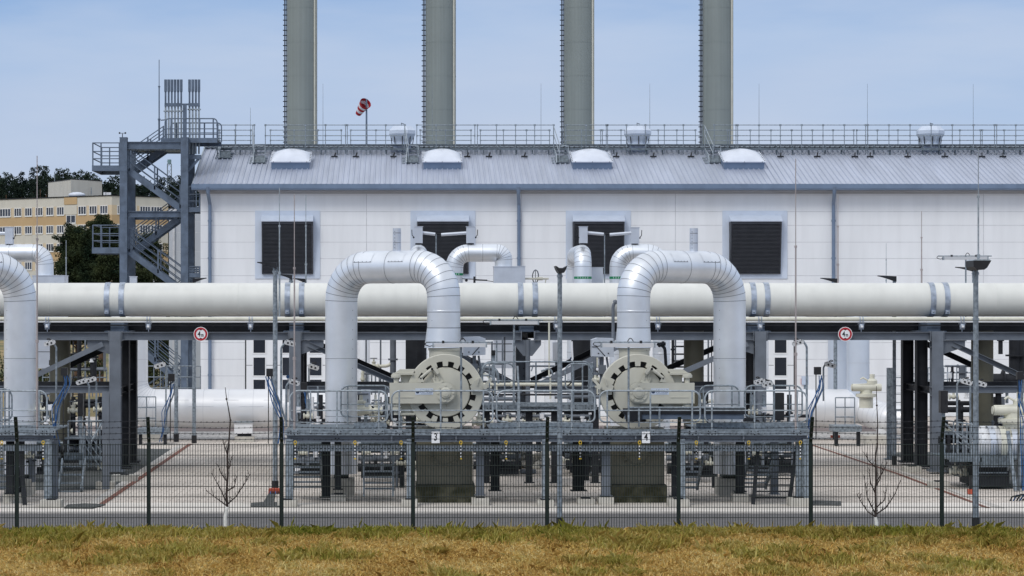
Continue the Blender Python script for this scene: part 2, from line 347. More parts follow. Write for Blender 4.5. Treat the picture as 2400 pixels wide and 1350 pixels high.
# ------------------------------------------------------------------ compressor hall
DH = 117.0
HX0, HX1, HY1 = X(470, DH), 43.0, 131.6
ZE, YR, ZR = 11.13, 124.3, 13.42
def roofz(y): return ZE + (y - 116.5) * (ZR - ZE) / (YR - 116.5) if y < YR else ZR - (y - YR) * (ZR - ZE) / (YR - 116.5)
hall = thing("compressor_hall", "long white panelled hall with grey ribbed metal roof behind the pipe rack", "building", (HX0, DH, 0))
mb = MB()
mb.prism([(HX0, 0), (HX1, 0), (HX1, 11.0), (HX0, 11.0)], (0, DH, 0), (1, 0, 0), (0, 0, 1), (0, HY1 - DH, 0))
mb.prism([(DH + 0.01, 11.0), (HY1 - 0.01, 11.0), (YR, 13.2)], (HX0 + 0.01, 0, 0), (0, 1, 0), (0, 0, 1), (0.2, 0, 0))
zs = [Z(p, DH) for p in (457, 496, 528, 567.5, 606, 646, 686, 725, 764, 803, 842, 881, 920, 959)]
for z in zs: mb.box(HX0, HX1, DH - 0.003, DH + 0.01, z - 0.013, z + 0.013, 1)
for p in (859, 1222, 1583, 1960, 2305, 2669): mb.box(X(p, DH) - 0.016, X(p, DH) + 0.016, DH - 0.006, DH + 0.01, 0, 10.75, 1)
part("wall", mb, [m_wall, m_joint], hall)
mb = MB(); mb.box(HX0 - 0.1, HX1, DH - 0.45, DH - 0.01, Z(449, DH - .4), Z(444, DH - .4)); mb.box(HX0 - 0.05, HX1, DH - 0.06, DH - 0.008, 10.70, Z(449, DH - .4) - 0.003)
part("soffit", mb, M("soffit_grey", (0.40, 0.41, 0.44), 0.6, 0, 0.05, 2), hall)
# ribbed roof
mb = MB(); x = X(450, 116.5); pts = []
while x < HX1:
    pts += [(x, 0), (x + 0.03, 0.05), (x + 0.075, 0.05), (x + 0.105, 0)]; x += 0.255
ys = [116.45, YR, HY1 + 0.5]
vs = [(a, y, roofz(y) + b) for y in ys for a, b in pts]; n = len(pts)
mb.add(vs, [(j*n + i, j*n + i + 1, (j+1)*n + i + 1, (j+1)*n + i) for j in range(2) for i in range(n - 1)])
mb.add([(pts[0][0], y, roofz(y) - 0.12) for y in ys] + [(pts[0][0], y, roofz(y)) for y in ys], [(0, 1, 4, 3), (1, 2, 5, 4)])
roof = part("roof", mb, m_zinc, hall)
mb = MB(); x = pts[0][0]
mb.box(x, HX1, YR - 0.28, YR + 0.28, ZR + 0.03, ZR + 0.075)
k = 0
while x < HX1:
    mb.box(x, x + 0.16, YR - 0.55, YR - 0.285, ZR - 0.03, ZR + 0.07, 0); x += 0.255
part("ridge_cap", mb, m_galvl, roof)
mb = MB(); mb.box(X(449, 116.3), HX1, 116.18, 116.42, Z(441, 116.2), Z(431, 116.2)); mb.tube([(X(449, 116.3), 116.26, Z(442.5, 116.3)), (HX1, 116.26, Z(442.5, 116.3))], 0.07, 8)
gut = part("gutter", mb, m_gutter, hall)
mb = MB(); a = P(450, 439, 116.45); b = Vector((a.x, YR, ZR + 0.05)); mb.bar(a, b, 0.06, 0.22, 0); part("verge_trim", mb, m_galvl, hall)
for p in (490, 1215, 1953, 2690):
    mb = MB(); x = X(p, 116.7)
    mb.tube(fillet([(x - 0.02, 116.3, 11.0), (x - 0.02, 116.3, 10.72), (x + 0.03, 116.82, 10.2), (x + 0.03, 116.82, 0.1)], 0.12), 0.085, 10)
    mb.lathe([(0.16, 0), (0.09, -0.22)], (x - 0.02, 116.3, 10.98), (0, 0, 1), 10)
    for z in (9.4, 7.6, 5.7, 3.8, 2.0): mb.lathe([(0.085, -0.05), (0.105, -0.05), (0.105, 0.05), (0.085, 0.05)], (x + 0.03, 116.82, z), (0, 0, 1), 10)
    part("downpipe", mb, m_gutter, hall)
# ventilation louvres
def louvre(px):
    x = X(px, DH); hw = 1.22; zt = Z(520, 116.4); zb = Z(640, 116.7)
    fr = MB()
    z0, z1 = Z(653, DH), Z(494, DH); o = 1.56
    fr.box(x - o, x - hw - 0.02, DH - 0.05, DH - 0.006, z0, z1); fr.box(x + hw + 0.02, x + o, DH - 0.05, DH - 0.006, z0, z1)
    fr.box(x - hw - 0.02, x + hw + 0.02, DH - 0.05, DH - 0.006, z0, zb - 0.05); fr.box(x - hw - 0.02, x + hw + 0.02, DH - 0.05, DH - 0.006, zt + 0.3, z1)
    fr.prism([(DH - 0.06, zt + 0.34), (DH - 0.06, zt + 0.02), (DH - 0.62, zt + 0.02), (DH - 0.62, zt + 0.08)], (x - hw - 0.03, 0, 0), (0, 1, 0), (0, 0, 1), (2*hw + 0.06, 0, 0))
    q = part("louvre_frame", fr, m_flash, hall)
    lv = MB(); yt, yb = DH - 0.56, DH - 0.16
    lv.prism([(DH - 0.01, zt), (yt, zt), (yt, zt - 0.1), (yb, zb), (DH - 0.01, zb)], (x - hw, 0, 0), (0, 1, 0), (0, 0, 1), (0.06, 0, 0), 0)
    lv.prism([(DH - 0.01, zt), (yt, zt), (yt, zt - 0.1), (yb, zb), (DH - 0.01, zb)], (x + hw - 0.06, 0, 0), (0, 1, 0), (0, 0, 1), (0.06, 0, 0), 0)
    lv.prism([(yt + 0.09, zt), (yt + 0.09, zt - 0.1), (yb + 0.09, zb), (yb + 0.12, zb)], (x - hw + 0.06, 0, 0), (0, 1, 0), (0, 0, 1), (2*hw - 0.12, 0, 0), 1)
    lv.box(x - hw, x + hw, yb - 0.02, DH - 0.02, zb - 0.045, zb - 0.002); lv.box(x - hw, x + hw, yt - 0.008, yt + 0.05, zt - 0.1, zt - 0.001)
    nsl = 37
    for k in range(nsl):
        f = (k + 0.6) / nsl; z = zt - 0.1 + (zb - zt + 0.1) * f; y = yt + (yb - yt) * f
        lv.prism([(y + 0.005, z - 0.030), (y + 0.017, z - 0.030), (y + 0.07, z + 0.020), (y + 0.058, z + 0.020)], (x - hw + 0.061, 0, 0), (0, 1, 0), (0, 0, 1), (2*hw - 0.122, 0, 0), 2)
    part("louvre_blades", lv, [m_louvre, m_black, M("louvre_slat", (0.085, 0.09, 0.105), 0.4, 0.3, 0.1, 3) if "louvre_slat" not in bpy.data.materials else bpy.data.materials["louvre_slat"]], q)
for p in (674, 1038, 1402, 1769): louvre(p)
# big doors with columns of dark windows
def door(x0, x1, wpx, rows):
    mb = MB(); a, b = X(x0, DH), X(x1, DH); ztop = Z(765, DH)
    mb.box(a + 0.03, b - 0.03, DH - 0.05, DH - 0.008, 0.05, ztop, 0)
    mb.box(a - 0.03, a + 0.03, DH - 0.04, DH - 0.007, 0.05, ztop + 0.05, 1); mb.box(b - 0.03, b + 0.03, DH - 0.04, DH - 0.007, 0.05, ztop + 0.05, 1)
    for z in (1.1, 2.45): mb.box(a + 0.03, b - 0.03, DH - 0.054, DH - 0.02, z, z + 0.02, 1)
    dr = part("door", mb, [m_wall, m_dark], hall)
    for y0, y1 in rows:
        wb = MB(); c = X(wpx, DH); h = 0.28
        wb.box(c - h, c + h, DH - 0.065, DH - 0.056, Z(y1, DH), Z(y0, DH), 0)
        for q in (-h - 0.05, h): wb.box(c + q, c + q + 0.05, DH - 0.075, DH - 0.052, Z(y1, DH) - 0.05, Z(y0, DH) + 0.05, 1)
        for zz in (Z(y1, DH) - 0.05, Z(y0, DH)): wb.box(c - h, c + h, DH - 0.075, DH - 0.052, zz, zz + 0.05, 1)
        part("window", wb, [m_glass, m_whitep], dr)
rows = ((785, 827), (838, 880), (890, 932), (942, 965))
for a in ((576, 642, 608), (644, 707, 676), (709, 772, 740), (1735, 1796, 1766), (1798, 1861, 1829)): door(*a, rows)
mb = MB(); c = P(1882, 894, DH); mb.cbox((c.x, DH - 0.04, c.z), 0.2, 0.07, 0.28, 0); mb.cbox((c.x, DH - 0.08, c.z), 0.09, 0.012, 0.14, 1); part("fire_alarm_box", mb, [m_rock, m_whitep], hall)
# skylights
for p0, p1 in ((637, 726), (992, 1080), (1341, 1432), (1694, 1788)):
    x0, x1 = X(p0, 120), X(p1, 120); u = Vector((0, 1, roofz(121) - roofz(120))).normalized(); nrm = Vector((0, -u.z, u.y))
    o = Vector((0, 119.55, roofz(119.55))); L = 2.05
    cb = MB()
    for (a, b, hgt) in ((x0, x1, 0.36),):
        cb.prism([(0, 0), (L, 0), (L, hgt), (0, hgt)], o + Vector((a, 0, 0)), u, nrm, Vector((b - a, 0, 0)), 0)
    sk = part("skylight", cb, m_gutter, roof)
    dm = MB(); n = 14; o2 = o + nrm * 0.365
    dm.prism([(-0.07, 0), (L + 0.07, 0), (L + 0.07, 0.045), (-0.07, 0.045)], o2 + Vector((x0 - 0.06, 0, 0)), u, nrm, Vector((x1 - x0 + 0.12, 0, 0)), 0)
    vs = []
    for i in range(n + 1):
        for j in range(n + 1):
            a, b = i/n, j/n; hh = 0.36 * (math.sin(math.pi*a) * math.sin(math.pi*b)) ** 0.62 if 0 < a < 1 and 0 < b < 1 else 0
            vs.append(o2 + nrm*(0.046 + hh) + u*(L*b) + Vector((x0 + (x1 - x0)*a, 0, 0)))
    dm.add(vs, [(i*(n+1)+j, (i+1)*(n+1)+j, (i+1)*(n+1)+j+1, i*(n+1)+j+1) for i in range(n) for j in range(n)], 0, True)
    for k in range(6):
        for xx in (x0 - 0.02, x1 + 0.02): dm.ball(o2 + nrm*0.05 + u*(L*(k + 0.3)/6) + Vector((xx, 0, 0)), 0.028, 6, 1)
    for xx in (x0 + 0.12, (x0 + x1)/2, x1 - 0.12): dm.ball(o2 + nrm*0.03 + u*(-0.075) + Vector((xx, 0, 0)), 0.022, 6, 1)
    part("dome", dm, [m_dome, m_dark], sk)
# rooftop exhaust ventilators
for p in (943, 1492, 2175):
    mb = MB(); c = (X(p, YR), YR - 0.55, 13.15); ph = math.pi/8
    mb.lathe([(0.48, -0.1), (0.48, 0.30), (0.56, 0.30), (0.56, 0.40), (0.46, 0.40), (0.50, 0.52), (0.72, 0.90), (0.72, 1.08), (0.66, 1.12), (0.50, 1.30), (0.0, 1.33)], c, (0, 0, 1), 8, 0, False, ph)
    for k in range(8):
        q = 2*math.pi*k/8; mb.bar((c[0] + 0.52*math.cos(q), c[1] + 0.52*math.sin(q), c[2] + 0.36), (c[0] + 0.60*math.cos(q), c[1] + 0.60*math.sin(q), c[2] + 0.9), 0.04, 0.04, 1)
    mb.tube([(c[0] - 0.05, c[1] - 0.2, c[2] + 1.3), (c[0] - 0.05, c[1] - 0.22, c[2] + 1.45), (c[0] + 0.1, c[1] - 0.22, c[2] + 1.4)], 0.015, 5, 1)
    part("roof_ventilator", mb, [m_flash, m_dark], roof)
# ridge walkway and guard rails
mb = MB(); mb.box(X(520, YR), HX1, 122.75, 123.4, ZR + 0.02, ZR + 0.06)
for k in range(64):
    x = X(524, 122.9) + k*0.82
    mb.box(x, x + 0.05, 122.62, 122.8, roofz(122.6) + 0.03, ZR + 0.018)
mb.box(X(512, YR), HX1, 122.5, 122.56, Z(352, 122.5), Z(347, 122.5), 0)
part("roof_walkway", mb, m_grate, roof)
def guard(p0, p1, D, ztop, zb, rails, sp=1.06):
    mb = MB(); x0, x1 = X(p0, D), X(p1, D); n = max(1, round((x1 - x0)/sp))
    for z in rails: mb.tube([(x0, D, z), (x1, D, z)], 0.021, 5)
    for k in range(n + 1):
        x = x0 + (x1 - x0)*k/n; mb.tube([(x, D, zb), (x, D, ztop + 0.02)], 0.021, 5); mb.box(x - 0.05, x + 0.05, D - 0.03, D + 0.03, ztop - 0.05, ztop + 0.04); mb.box(x - 0.035, x + 0.035, D - 0.03, D + 0.03, rails[1] - 0.04, rails[1] + 0.04)
    part("guard_rail", mb, m_galv, roof)
for a, b in ((509, 596), (622, 810), (814, 949), (977, 1113), (1119, 1298), (1326, 1421), (1424, 1646), (1674, 1725), (1729, 2029), (2034, 2331), (2336, 2560)):
    guard(a, b, 122.6, Z(293, 122.6), Z(366, 122.6), (Z(293, 122.6), Z(318, 122.6), Z(348, 122.6)))
for a, b in ((514, 588), (634, 800), (822, 940), (985, 1104), (1126, 1288), (1318, 1408), (1412, 1630), (1656, 1705), (1710, 2001), (2008, 2298), (2302, 2560)):
    guard(a, b, 126.0, Z(305, 126), Z(341, 126), (Z(305, 126), Z(329, 126)), 1.07)
# access steps from the ridge walkway down to the skylights
for p in (508, 591, 949, 1300, 1656):
    mb = MB(); x0, x1 = X(p + 4, 121), X(p + 30, 121); small = p == 508
    y0 = 120.6 if not small else 121.6
    for k in range(3):
        y = y0 + 0.35 + k*0.42; z = roofz(y) + 0.32 + 0.07*k
        mb.box(x0, x1, y, y + 0.36, z, z + 0.04, 1)
    mb.prism([(y0 - 0.1, roofz(y0 - 0.1) + 0.12), (y0 + 0.15, roofz(y0) + 0.5), (y0 + 1.6, roofz(y0 + 1.6) + 0.42), (y0 + 1.6, roofz(y0 + 1.6) + 0.3), (y0 + 0.1, roofz(y0) + 0.05)], (x0 - 0.03, 0, 0), (0, 1, 0), (0, 0, 1), (0.04, 0, 0), 0)
    mb.prism([(y0 + 0.05, roofz(y0) + 0.1), (y0 + 0.22, roofz(y0) + 0.42), (y0 + 0.26, roofz(y0) + 0.40), (y0 + 0.1, roofz(y0) + 0.06)], (x0, 0, 0), (0, 1, 0), (0, 0, 1), (x1 - x0, 0, 0), 1)
    for k in range(3): mb.box(x0 - 0.22, x1 + 0.08, y0 + 0.12 + 0.5*k, y0 + 0.2 + 0.5*k, roofz(y0 + 0.5*k) + 0.06, roofz(y0 + 0.5*k) + 0.13, 0)
    zt = 14.4 if not small else 14.3
    xr = X(p + 2, 122)
    for dz in (0, -0.42): mb.tube([(xr - 0.06, 122.65, zt + dz), (xr + 0.12, y0 + 0.1, zt - 1.1 + dz)], 0.022, 5)
    mb.tube([(xr + 0.12, y0 + 0.1, zt - 1.1), (xr + 0.12, y0 + 0.1, roofz(y0) + 0.1)], 0.022, 5); mb.tube([(xr - 0.06, 122.65, zt), (xr - 0.06, 122.65, 12.9)], 0.022, 5)
    if not small:
        mb.tube([(xr + 0.12, y0 + 0.1, zt - 1.1), (x1 + 0.02, y0 + 0.1, zt - 1.15), (x1 + 0.02, y0 + 0.1, roofz(y0) + 0.1)], 0.02, 5)
    part("roof_steps", mb, [m_galvl, m_grate], roof)
for k, p in enumerate((784, 834, 922, 1095, 1146, 1229, 1444, 1531, 1619, 1829, 1915, 2003, 2039, 2127, 2214, 2301, 2350, 2440)):
    mb = MB(); x = X(p, 122.0); z = roofz(122.0)
    mb.box(x - 0.16, x + 0.16, 121.9, 122.02, z + 0.03, z + 0.10); mb.bar((x, 121.95, z + 0.08), (x + 0.06, 122.2, z + 0.26), 0.06, 0.06); part("rail_bracket", mb, m_dark, roof)
for p, yt in ((587, 252), (757, 196), (1013, 196), (1268, 196), (1523, 196), (1779, 196), (2033, 196), (2281, 197)):
    mb = MB(); D = 126.1; mb.tube([(X(p, D), D, Z(341, D)), (X(p, D), D, Z(285, D)), (X(p, D), D, Z(yt, D))], [0.014, 0.012, 0.007], 5); part("lightning_rod", mb, m_galv, roof)

# grey annex behind the left end of the hall
D = 141.0; mb = MB(); x0, x1 = X(396, D), X(500, D); zt = Z(495, D)
mb.box(x0, x1, D, D + 12, 0, zt, 0); mb.box(x0 - 0.05, x1, D - 0.04, D + 12.05, zt + 0.003, zt + 0.14, 1)
for py in (520, 545, 590, 636, 680, 730): mb.box(x0, x1, D - 0.003, D + 0.01, Z(py, D) - 0.012, Z(py, D) + 0.012, 1)
for p in (405, 432): mb.box(X(p, D), X(p, D) + 0.12, D - 0.12, D - 0.004, 0, zt, 1)
solo("annex_building", mb, [m_annex, m_joint], "plain pale grey panelled annex behind the stair tower, beside the white hall", "building")

# four exhaust stacks behind the hall
for k, p in enumerate((708, 1033, 1357, 1682)):
    D = 134.0; x = X(p, D); r = S(71, D)/2
    t = thing("exhaust_stack", ["first olive grey exhaust stack, nearest the stair tower", "second olive grey exhaust stack, just right of the windsock", "third olive grey exhaust stack, counted from the stair tower", "fourth olive grey exhaust stack, farthest from the stair tower"][k], "chimney", (x, D, 0), "exhaust stacks behind the hall")
    mb = MB(); mb.lathe([(r*1.01, 0), (r*1.01, 14), (r, 14.01), (r, 30), (r*0.9, 30.02), (r*0.9, 29)], (x, D, 0), (0, 0, 1), 40)
    for z in (14.2, 16.1, 17.95, 19.8, 21.7, 23.5, 25.4): mb.lathe([(r, -0.02), (r + 0.008, -0.02), (r + 0.008, 0.02), (r, 0.02)], (x, D, z), (0, 0, 1), 40)
    part("shaft", mb, m_stack, t)
    mb = MB(); xl = x - r - 0.05
    for dx in (-0.10,): mb.box(xl + dx, xl + dx + 0.05, D - 0.03, D + 0.03, 6, 29.5)
    mb.box(xl - 0.02, xl + 0.03, D - 0.05, D + 0.05, 6, 29.5)
    z = 6.2
    while z < 29.4: mb.box(xl - 0.17, xl + 0.06, D - 0.02, D + 0.02, z, z + 0.05); z += 0.28
    part("ladder", mb, m_dark, t)
    mb = MB(); mb.box(x + r*0.80, x + r*0.90, D - r*0.62, D - r*0.50, 0.2, 29.8); mb.box(x + r*0.93, x + r*0.98, D - r*0.38, D - r*0.25, 0.2, 29.8); part("cable_duct", mb, m_beige2, t)

# windsock
D = 133.0; t = thing("windsock", "red and white striped windsock drooping from its pole above the roof", "windsock", (X(859, D), D, 0))
mb = MB(); mb.tube([(X(859, D), D, 0), (X(859, D), D, 12), (X(859, D), D, Z(232, D))], [0.07, 0.06, 0.045], 8); part("pole", mb, m_tower, t)
c0 = P(857, 243, D); ax = Vector((-0.36, 0.55, -0.36)); r0, r1 = 0.33, 0.16; mb = MB()
c0 = c0 + Vector((0.0, -0.12, 0.02))
for k in range(5):
    ra, rb = r0 + (r1 - r0)*k/5, r0 + (r1 - r0)*(k + 1)/5
    sag = Vector((0, 0, -0.02*k*k/4)); sag2 = Vector((0, 0, -0.02*(k+1)**2/4))
    mb.tube([c0 + ax*(k/5*1.15) + sag, c0 + ax*((k + 1)/5*1.15) + sag2], [ra, rb], 16, 0 if k % 2 == 0 else 1, False)
    mb.tube([c0 + ax*(k/5*1.15) + sag, c0 + ax*((k + 1)/5*1.15) + sag2], [ra*0.96, rb*0.96], 16, 0 if k % 2 == 0 else 1, False)
part("sock", mb, [m_sockr, m_sockw], t)
# ------------------------------------------------------------------ stair tower at the left end of the hall
DT = 117.6
def rail_line(mb, pts, r=0.022, m=0): mb.tube(pts, r, 6, m)
tw = thing("stair_tower", "blue-grey steel stair tower with zigzag flights and landings at the hall's left end", "stair tower", (X(362, DT), DT, 0))
for p, D in ((290, DT), (433, DT), (290, DT + 3.4), (433, DT + 3.4)):
    x = X(p, DT); mb = MB(); zt = Z(322, DT)
    mb.ib((x, D, 0), (x, D, zt), 0.36, 0.36, 0.035, 0, up=(0, 1, 0))
    for z in (zt - 0.02, Z(388, DT), Z(401, DT), Z(498, DT), Z(580, DT), Z(594, DT), Z(640, DT), 3.9, 2.0): mb.cbox((x, D, z), 0.38, 0.375, 0.03)
    mb.cbox((x, D, 0.02), 0.6, 0.6, 0.05)
    part("column", mb, m_tower, tw)
xl, xr = X(290, DT) + 0.18, X(433, DT) - 0.18
for py, h in ((341, 0.36), (502, 0.30)):
    for D in (DT, DT + 3.4):
        mb = MB(); mb.ib((xl, D, Z(py, DT)), (xr, D, Z(py, DT)), 0.2, h, 0.03, 0, up=(0, 0, 1)); part("beam", mb, m_tower, tw)
mb = MB(); mb.box(xl, xr, DT + 0.1, DT + 0.18, Z(352, DT), Z(349, DT)); mb.box(xl, xr, DT + 0.1, DT + 3.3, Z(352, DT) + 0.1, Z(352, DT) + 0.13); part("beam", mb, m_galv, tw)
# landings: left side, two levels
def landing(p0, p1, ytop, ybot, yrail, side=-1, D0=DT - 0.1, D1=DT + 3.4):
    mb = MB(); x0, x1 = X(p0, DT), X(p1, DT); zt, zb = Z(ytop, DT), Z(ybot, DT); zr = Z(yrail, DT)
    mb.box(x0, x1, D0, D0 + 0.08, zb, zt); mb.box(x0, x1, D1 - 0.08, D1, zb, zt); mb.box(x0, x0 + 0.07, D0 + 0.08, D1 - 0.08, zb, zt); mb.box(x1 - 0.07, x1, D0 + 0.08, D1 - 0.08, zb, zt)
    mb.box(x0 + 0.07, x1 - 0.07, D0 + 0.08, D1 - 0.08, zt - 0.06, zt - 0.03, 1)
    part("landing", mb, [m_tower, m_grate], tw)
    mb = MB(); xe = x0 + 0.04 if side < 0 else x1 - 0.04; xi = x1 if side < 0 else x0
    for D in (D0 + 0.04, D1 - 0.04):
        for z in (zr, zt + (zr - zt)*0.62, zt + (zr - zt)*0.30): rail_line(mb, [(xi, D, z), (xe, D, z)], 0.028)
        for f in (0.0, 0.30, 0.97): mb.bar((xe + (xi - xe)*f, D, zb + 0.1), (xe + (xi - xe)*f, D, zr), 0.06, 0.05)
    for z in (zr, zt + (zr - zt)*0.62, zt + (zr - zt)*0.30): rail_line(mb, [(xe, D0 + 0.04, z), (xe, D1 - 0.04, z)], 0.028)
    part("landing_rail", mb, m_tower, tw)
landing(216, 282, 388, 401, 335); landing(216, 282, 580, 594, 528)
landing(442, 470, 486, 497, 437, side=1, D1=DT + 2.2); landing(442, 470, 640, 650, 625, side=1, D1=DT + 2.2)
# flights
def flight(a, b, D, wd=1.3):
    (pa, ya), (pb, yb) = a, b; p0, p1 = P(pa, ya, DT), P(pb, yb, DT); p0.y = p1.y = D
    mb = MB()
    for q in (0, wd):
        o = Vector((0, q, 0)); mb.bar(p0 + o, p1 + o, 0.05, 0.30, 0)
    n = max(4, int(abs(p1.z - p0.z)/0.19))
    for k in range(n):
        f = (k + 0.5)/n; c = p0.lerp(p1, f); mb.cbox((c.x, D + wd/2, c.z + 0.02), 0.26, wd - 0.06, 0.035, 1)
    part("stair_flight", mb, [m_tower, m_grate], tw)
    for q in (0, wd):
        mb = MB(); o = Vector((0, q, 0))
        for h in (1.12, 0.78, 0.44): rail_line(mb, [p0 + o + Vector((0, 0, h)), p1 + o + Vector((0, 0, h))], 0.026)
        for f in (0.02, 0.5, 0.98): c = p0.lerp(p1, f) + o; mb.bar(c, c + Vector((0, 0, 1.13)), 0.07, 0.05)
        part("stair_rail", mb, m_tower, tw)
flight((299, 396), (376, 343), DT + 1.75); flight((299, 398), (424, 490), DT + 0.2)
flight((412, 508), (302, 588), DT + 1.75); flight((299, 588), (440, 692), DT + 0.2)
flight((430, 700), (300, 795), DT + 1.75); flight((300, 795), (425, 900), DT + 0.2); flight((425, 900), (310, 975), DT + 1.75)
# top platform reaching over to the ridge walkway
mb = MB(); x0, x1 = X(376, DT), X(508, DT); zt = Z(323, DT)
mb.box(x0, x1, DT + 0.2, DT + 0.28, zt - 0.22, zt); mb.box(x0, x1, DT + 3.0, DT + 3.08, zt - 0.22, zt); mb.box(x0, x1, DT + 0.28, DT + 3.0, zt - 0.05, zt - 0.01, 1)
mb.box(X(440, DT), X(470, DT), DT + 0.3, DT + 0.5, Z(372, DT), Z(362, DT)); mb.bar(P(442, 400, DT + .4), P(466, 372, DT + .4), 0.1, 0.12)
part("top_platform", mb, [m_tower, m_grate], tw)
zr = Z(277, DT)
for D in (DT + 0.24, DT + 3.04):
    mb = MB()
    rail_line(mb, fillet([(x0 + 0.2, D, zt), (x0 + 0.2, D, zr), (x1, D, zr), (x1, D, zt)], 0.2), 0.03)
    for z in (Z(301, DT), Z(314, DT)): rail_line(mb, [(x0 + 0.2, D, z), (x1, D, z)], 0.026)
    for p in (400, 432, 467, 499): mb.bar((X(p, DT), D, zt), (X(p, DT), D, zr), 0.07, 0.05)
    part("platform_rail", mb, m_tower, tw)
mb = MB()
for D in (DT + 1.0,): rail_line(mb, [(X(372, DT), D, Z(278, DT)), (X(385, DT), D, Z(277, DT)), (X(386, DT), D, zt)], 0.03)
part("platform_rail", mb, m_tower, tw)
mb = MB(); c = P(287, 319, DT); mb.tube([c + Vector((0, 0, -.1)), c + Vector((0, 0, .12))], 0.02, 6); mb.tube([c + Vector((-.14, 0, .14)), c + Vector((.14, 0, .14))], 0.012, 5)
for dx in (-.14, .14): mb.ball(c + Vector((dx, 0, .15)), 0.05, 6)
part("anemometer", mb, m_black, tw)

# bank of vent pipes with silencers standing on the tower
DV = DT + 2.2; vb = thing("vent_pipe_bank", "ten slim vent pipes with dark silencer tops standing above the stair tower", "vent pipes", P(428, 330, DV))
for k, p in enumerate((388, 395.3, 402.6, 410, 417.4, 424.8, 444.2, 451.6, 459, 466.3)):
    x = X(p, DV); mb = MB(); yb = 326 if k < 6 else 361
    mb.tube([(x, DV, Z(yb, DV)), (x, DV, Z(246, DV))], 0.045, 8, 0); mb.tube([(x, DV, Z(246, DV)), (x, DV, Z(214, DV))], 0.045, 8, 1)
    mb.lathe([(0.045, -0.06), (0.068, 0), (0.068, 0.58), (0.0, 0.58)], (x, DV, Z(214, DV)), (0, 0, 1), 10, 1)
    if k < 6: mb.tube(fillet([(x, DV, Z(324, DV)), (x, DV, Z(329, DV)), (X(440, DV) - 0.02*k, DV + 0.03*k, Z(329, DV)), (X(441, DV), DV + 0.03*k, Z(362, DV))], 0.12), 0.045, 6, 0)
    mb.lathe([(0.045, 0), (0.10, 0.0), (0.10, 0.06), (0.045, 0.06)], (x, DV, Z(262 if k < 6 else 258, DV)), (0, 0, 1), 8, 0)
    part("vent_pipe", mb, [m_galvl, m_tower], vb)
mb = MB(); mb.box(X(386, DV), X(427, DV), DV - 0.12, DV - 0.055, Z(250, DV), Z(242, DV)); mb.box(X(427, DV), X(442, DV), DV - 0.12, DV - 0.055, Z(247, DV), Z(243, DV)); mb.box(X(442, DV), X(469, DV), DV - 0.12, DV - 0.055, Z(250, DV), Z(242, DV))
mb.ib((X(434, DV), DV - 0.2, Z(326, DV)), (X(434, DV), DV - 0.2, Z(245, DV)), 0.18, 0.14, 0.02, up=(0, 1, 0)); part("support_frame", mb, m_tower, vb)
def ground_rod(px, yt, yb, D, r, label, mat=None, mid=None, group="thin lightning rods"):
    mb = MB(); z0, z1 = Z(yb, D), Z(yt, D); zm = z0 + (z1 - z0)*0.33 if mid is None else Z(mid, D); zn = zm + (z1 - zm)*0.55
    mb.tube([(X(px, D), D, z0), (X(px, D), D, zm)], r, 6); mb.tube([(X(px, D), D, zm), (X(px, D), D, zn)], r*0.7, 6); mb.tube([(X(px, D), D, zn), (X(px, D), D, z1)], r*0.42, 5)
    mb.cyl((X(px, D), D, zm - 0.04), (X(px, D), D, zm + 0.04), r*1.5, 6); mb.cyl((X(px, D), D, zn - 0.03), (X(px, D), D, zn + 0.03), r*1.2, 6)
    return solo("lightning_rod", mb, mat or m_galv, label, "lightning rod", group)
ground_rod(373, 140, 330, DT + 0.9, 0.045, "lightning rod rising from the top of the stair tower beside the vent pipes", m_tower, mid=280)

# ------------------------------------------------------------------ office block far behind
D0 = 440.0
m_cream = with_streaks(M("cream_render", (0.62, 0.595, 0.53), 0.8, 0, 0.04, 0.1), 0.08, 0.5, 0.05); m_ochre = M("ochre_render", (0.51, 0.36, 0.20), 0.8, 0, 0.06, 0.15); m_pale = M("pale_ochre_render", (0.64, 0.53, 0.38), 0.8, 0, 0.05, 0.2)
m_frame = M("white_window_frame", (0.78, 0.79, 0.80), 0.5, 0, 0.02, 1); m_pane = M("window_glass", (0.035, 0.045, 0.07), 0.08, 0, 0.7, 0.25)
ob = thing("office_block", "cream and ochre office block with bands of windows far behind the stair tower", "building", (X(200, D0), D0, 0))
def facade(pA, DA, pB, DB, nlab):
    A, B = Vector((X(pA, DA), DA, 0)), Vector((X(pB, DB), DB, 0)); u = (B - A).normalized(); L = (B - A).length; nrm = Vector((u.y, -u.x, 0))
    if nrm.y > 0: nrm = -nrm
    def along(px):   # distance along the facade for a photo column
        k = (px - CX)/F; t = (k*A.y - A.x)/(u.x - k*u.y); return t
    return A, u, nrm, L, along
fac1 = facade(-120, 462, 262, 438, 0); fac2 = facade(262, 438, 394, 446, 1)
ZT = Z(459, 438)
lev = [(ZT, Z(480, 438), 'c'), (Z(480, 438), Z(503, 438), 'w'), (Z(503, 438), Z(524, 438), 'o'), (Z(524, 438), Z(546, 438), 'w'), (Z(546, 438), Z(567, 438), 'c'), (Z(567, 438), Z(589, 438), 'w'), (Z(589, 438), Z(610, 438), 'o'), (Z(610, 438), Z(632, 438), 'w'), (Z(632, 438), Z(653, 438), 'c'), (Z(653, 438), Z(675, 438), 'w'), (Z(675, 438), 0, 'c')]
mb = MB()
for A, u, nrm, L, al in (fac1, fac2):
    for zt, zb, kk in lev:
        mb.prism([(0, zb), (L, zb), (L, zt), (0, zt)], A, u, (0, 0, 1), -nrm*14, {'c': 0, 'o': 1, 'w': 2}[kk])
part("wall", mb, [m_cream, m_ochre, m_pale], ob)
mb = MB()
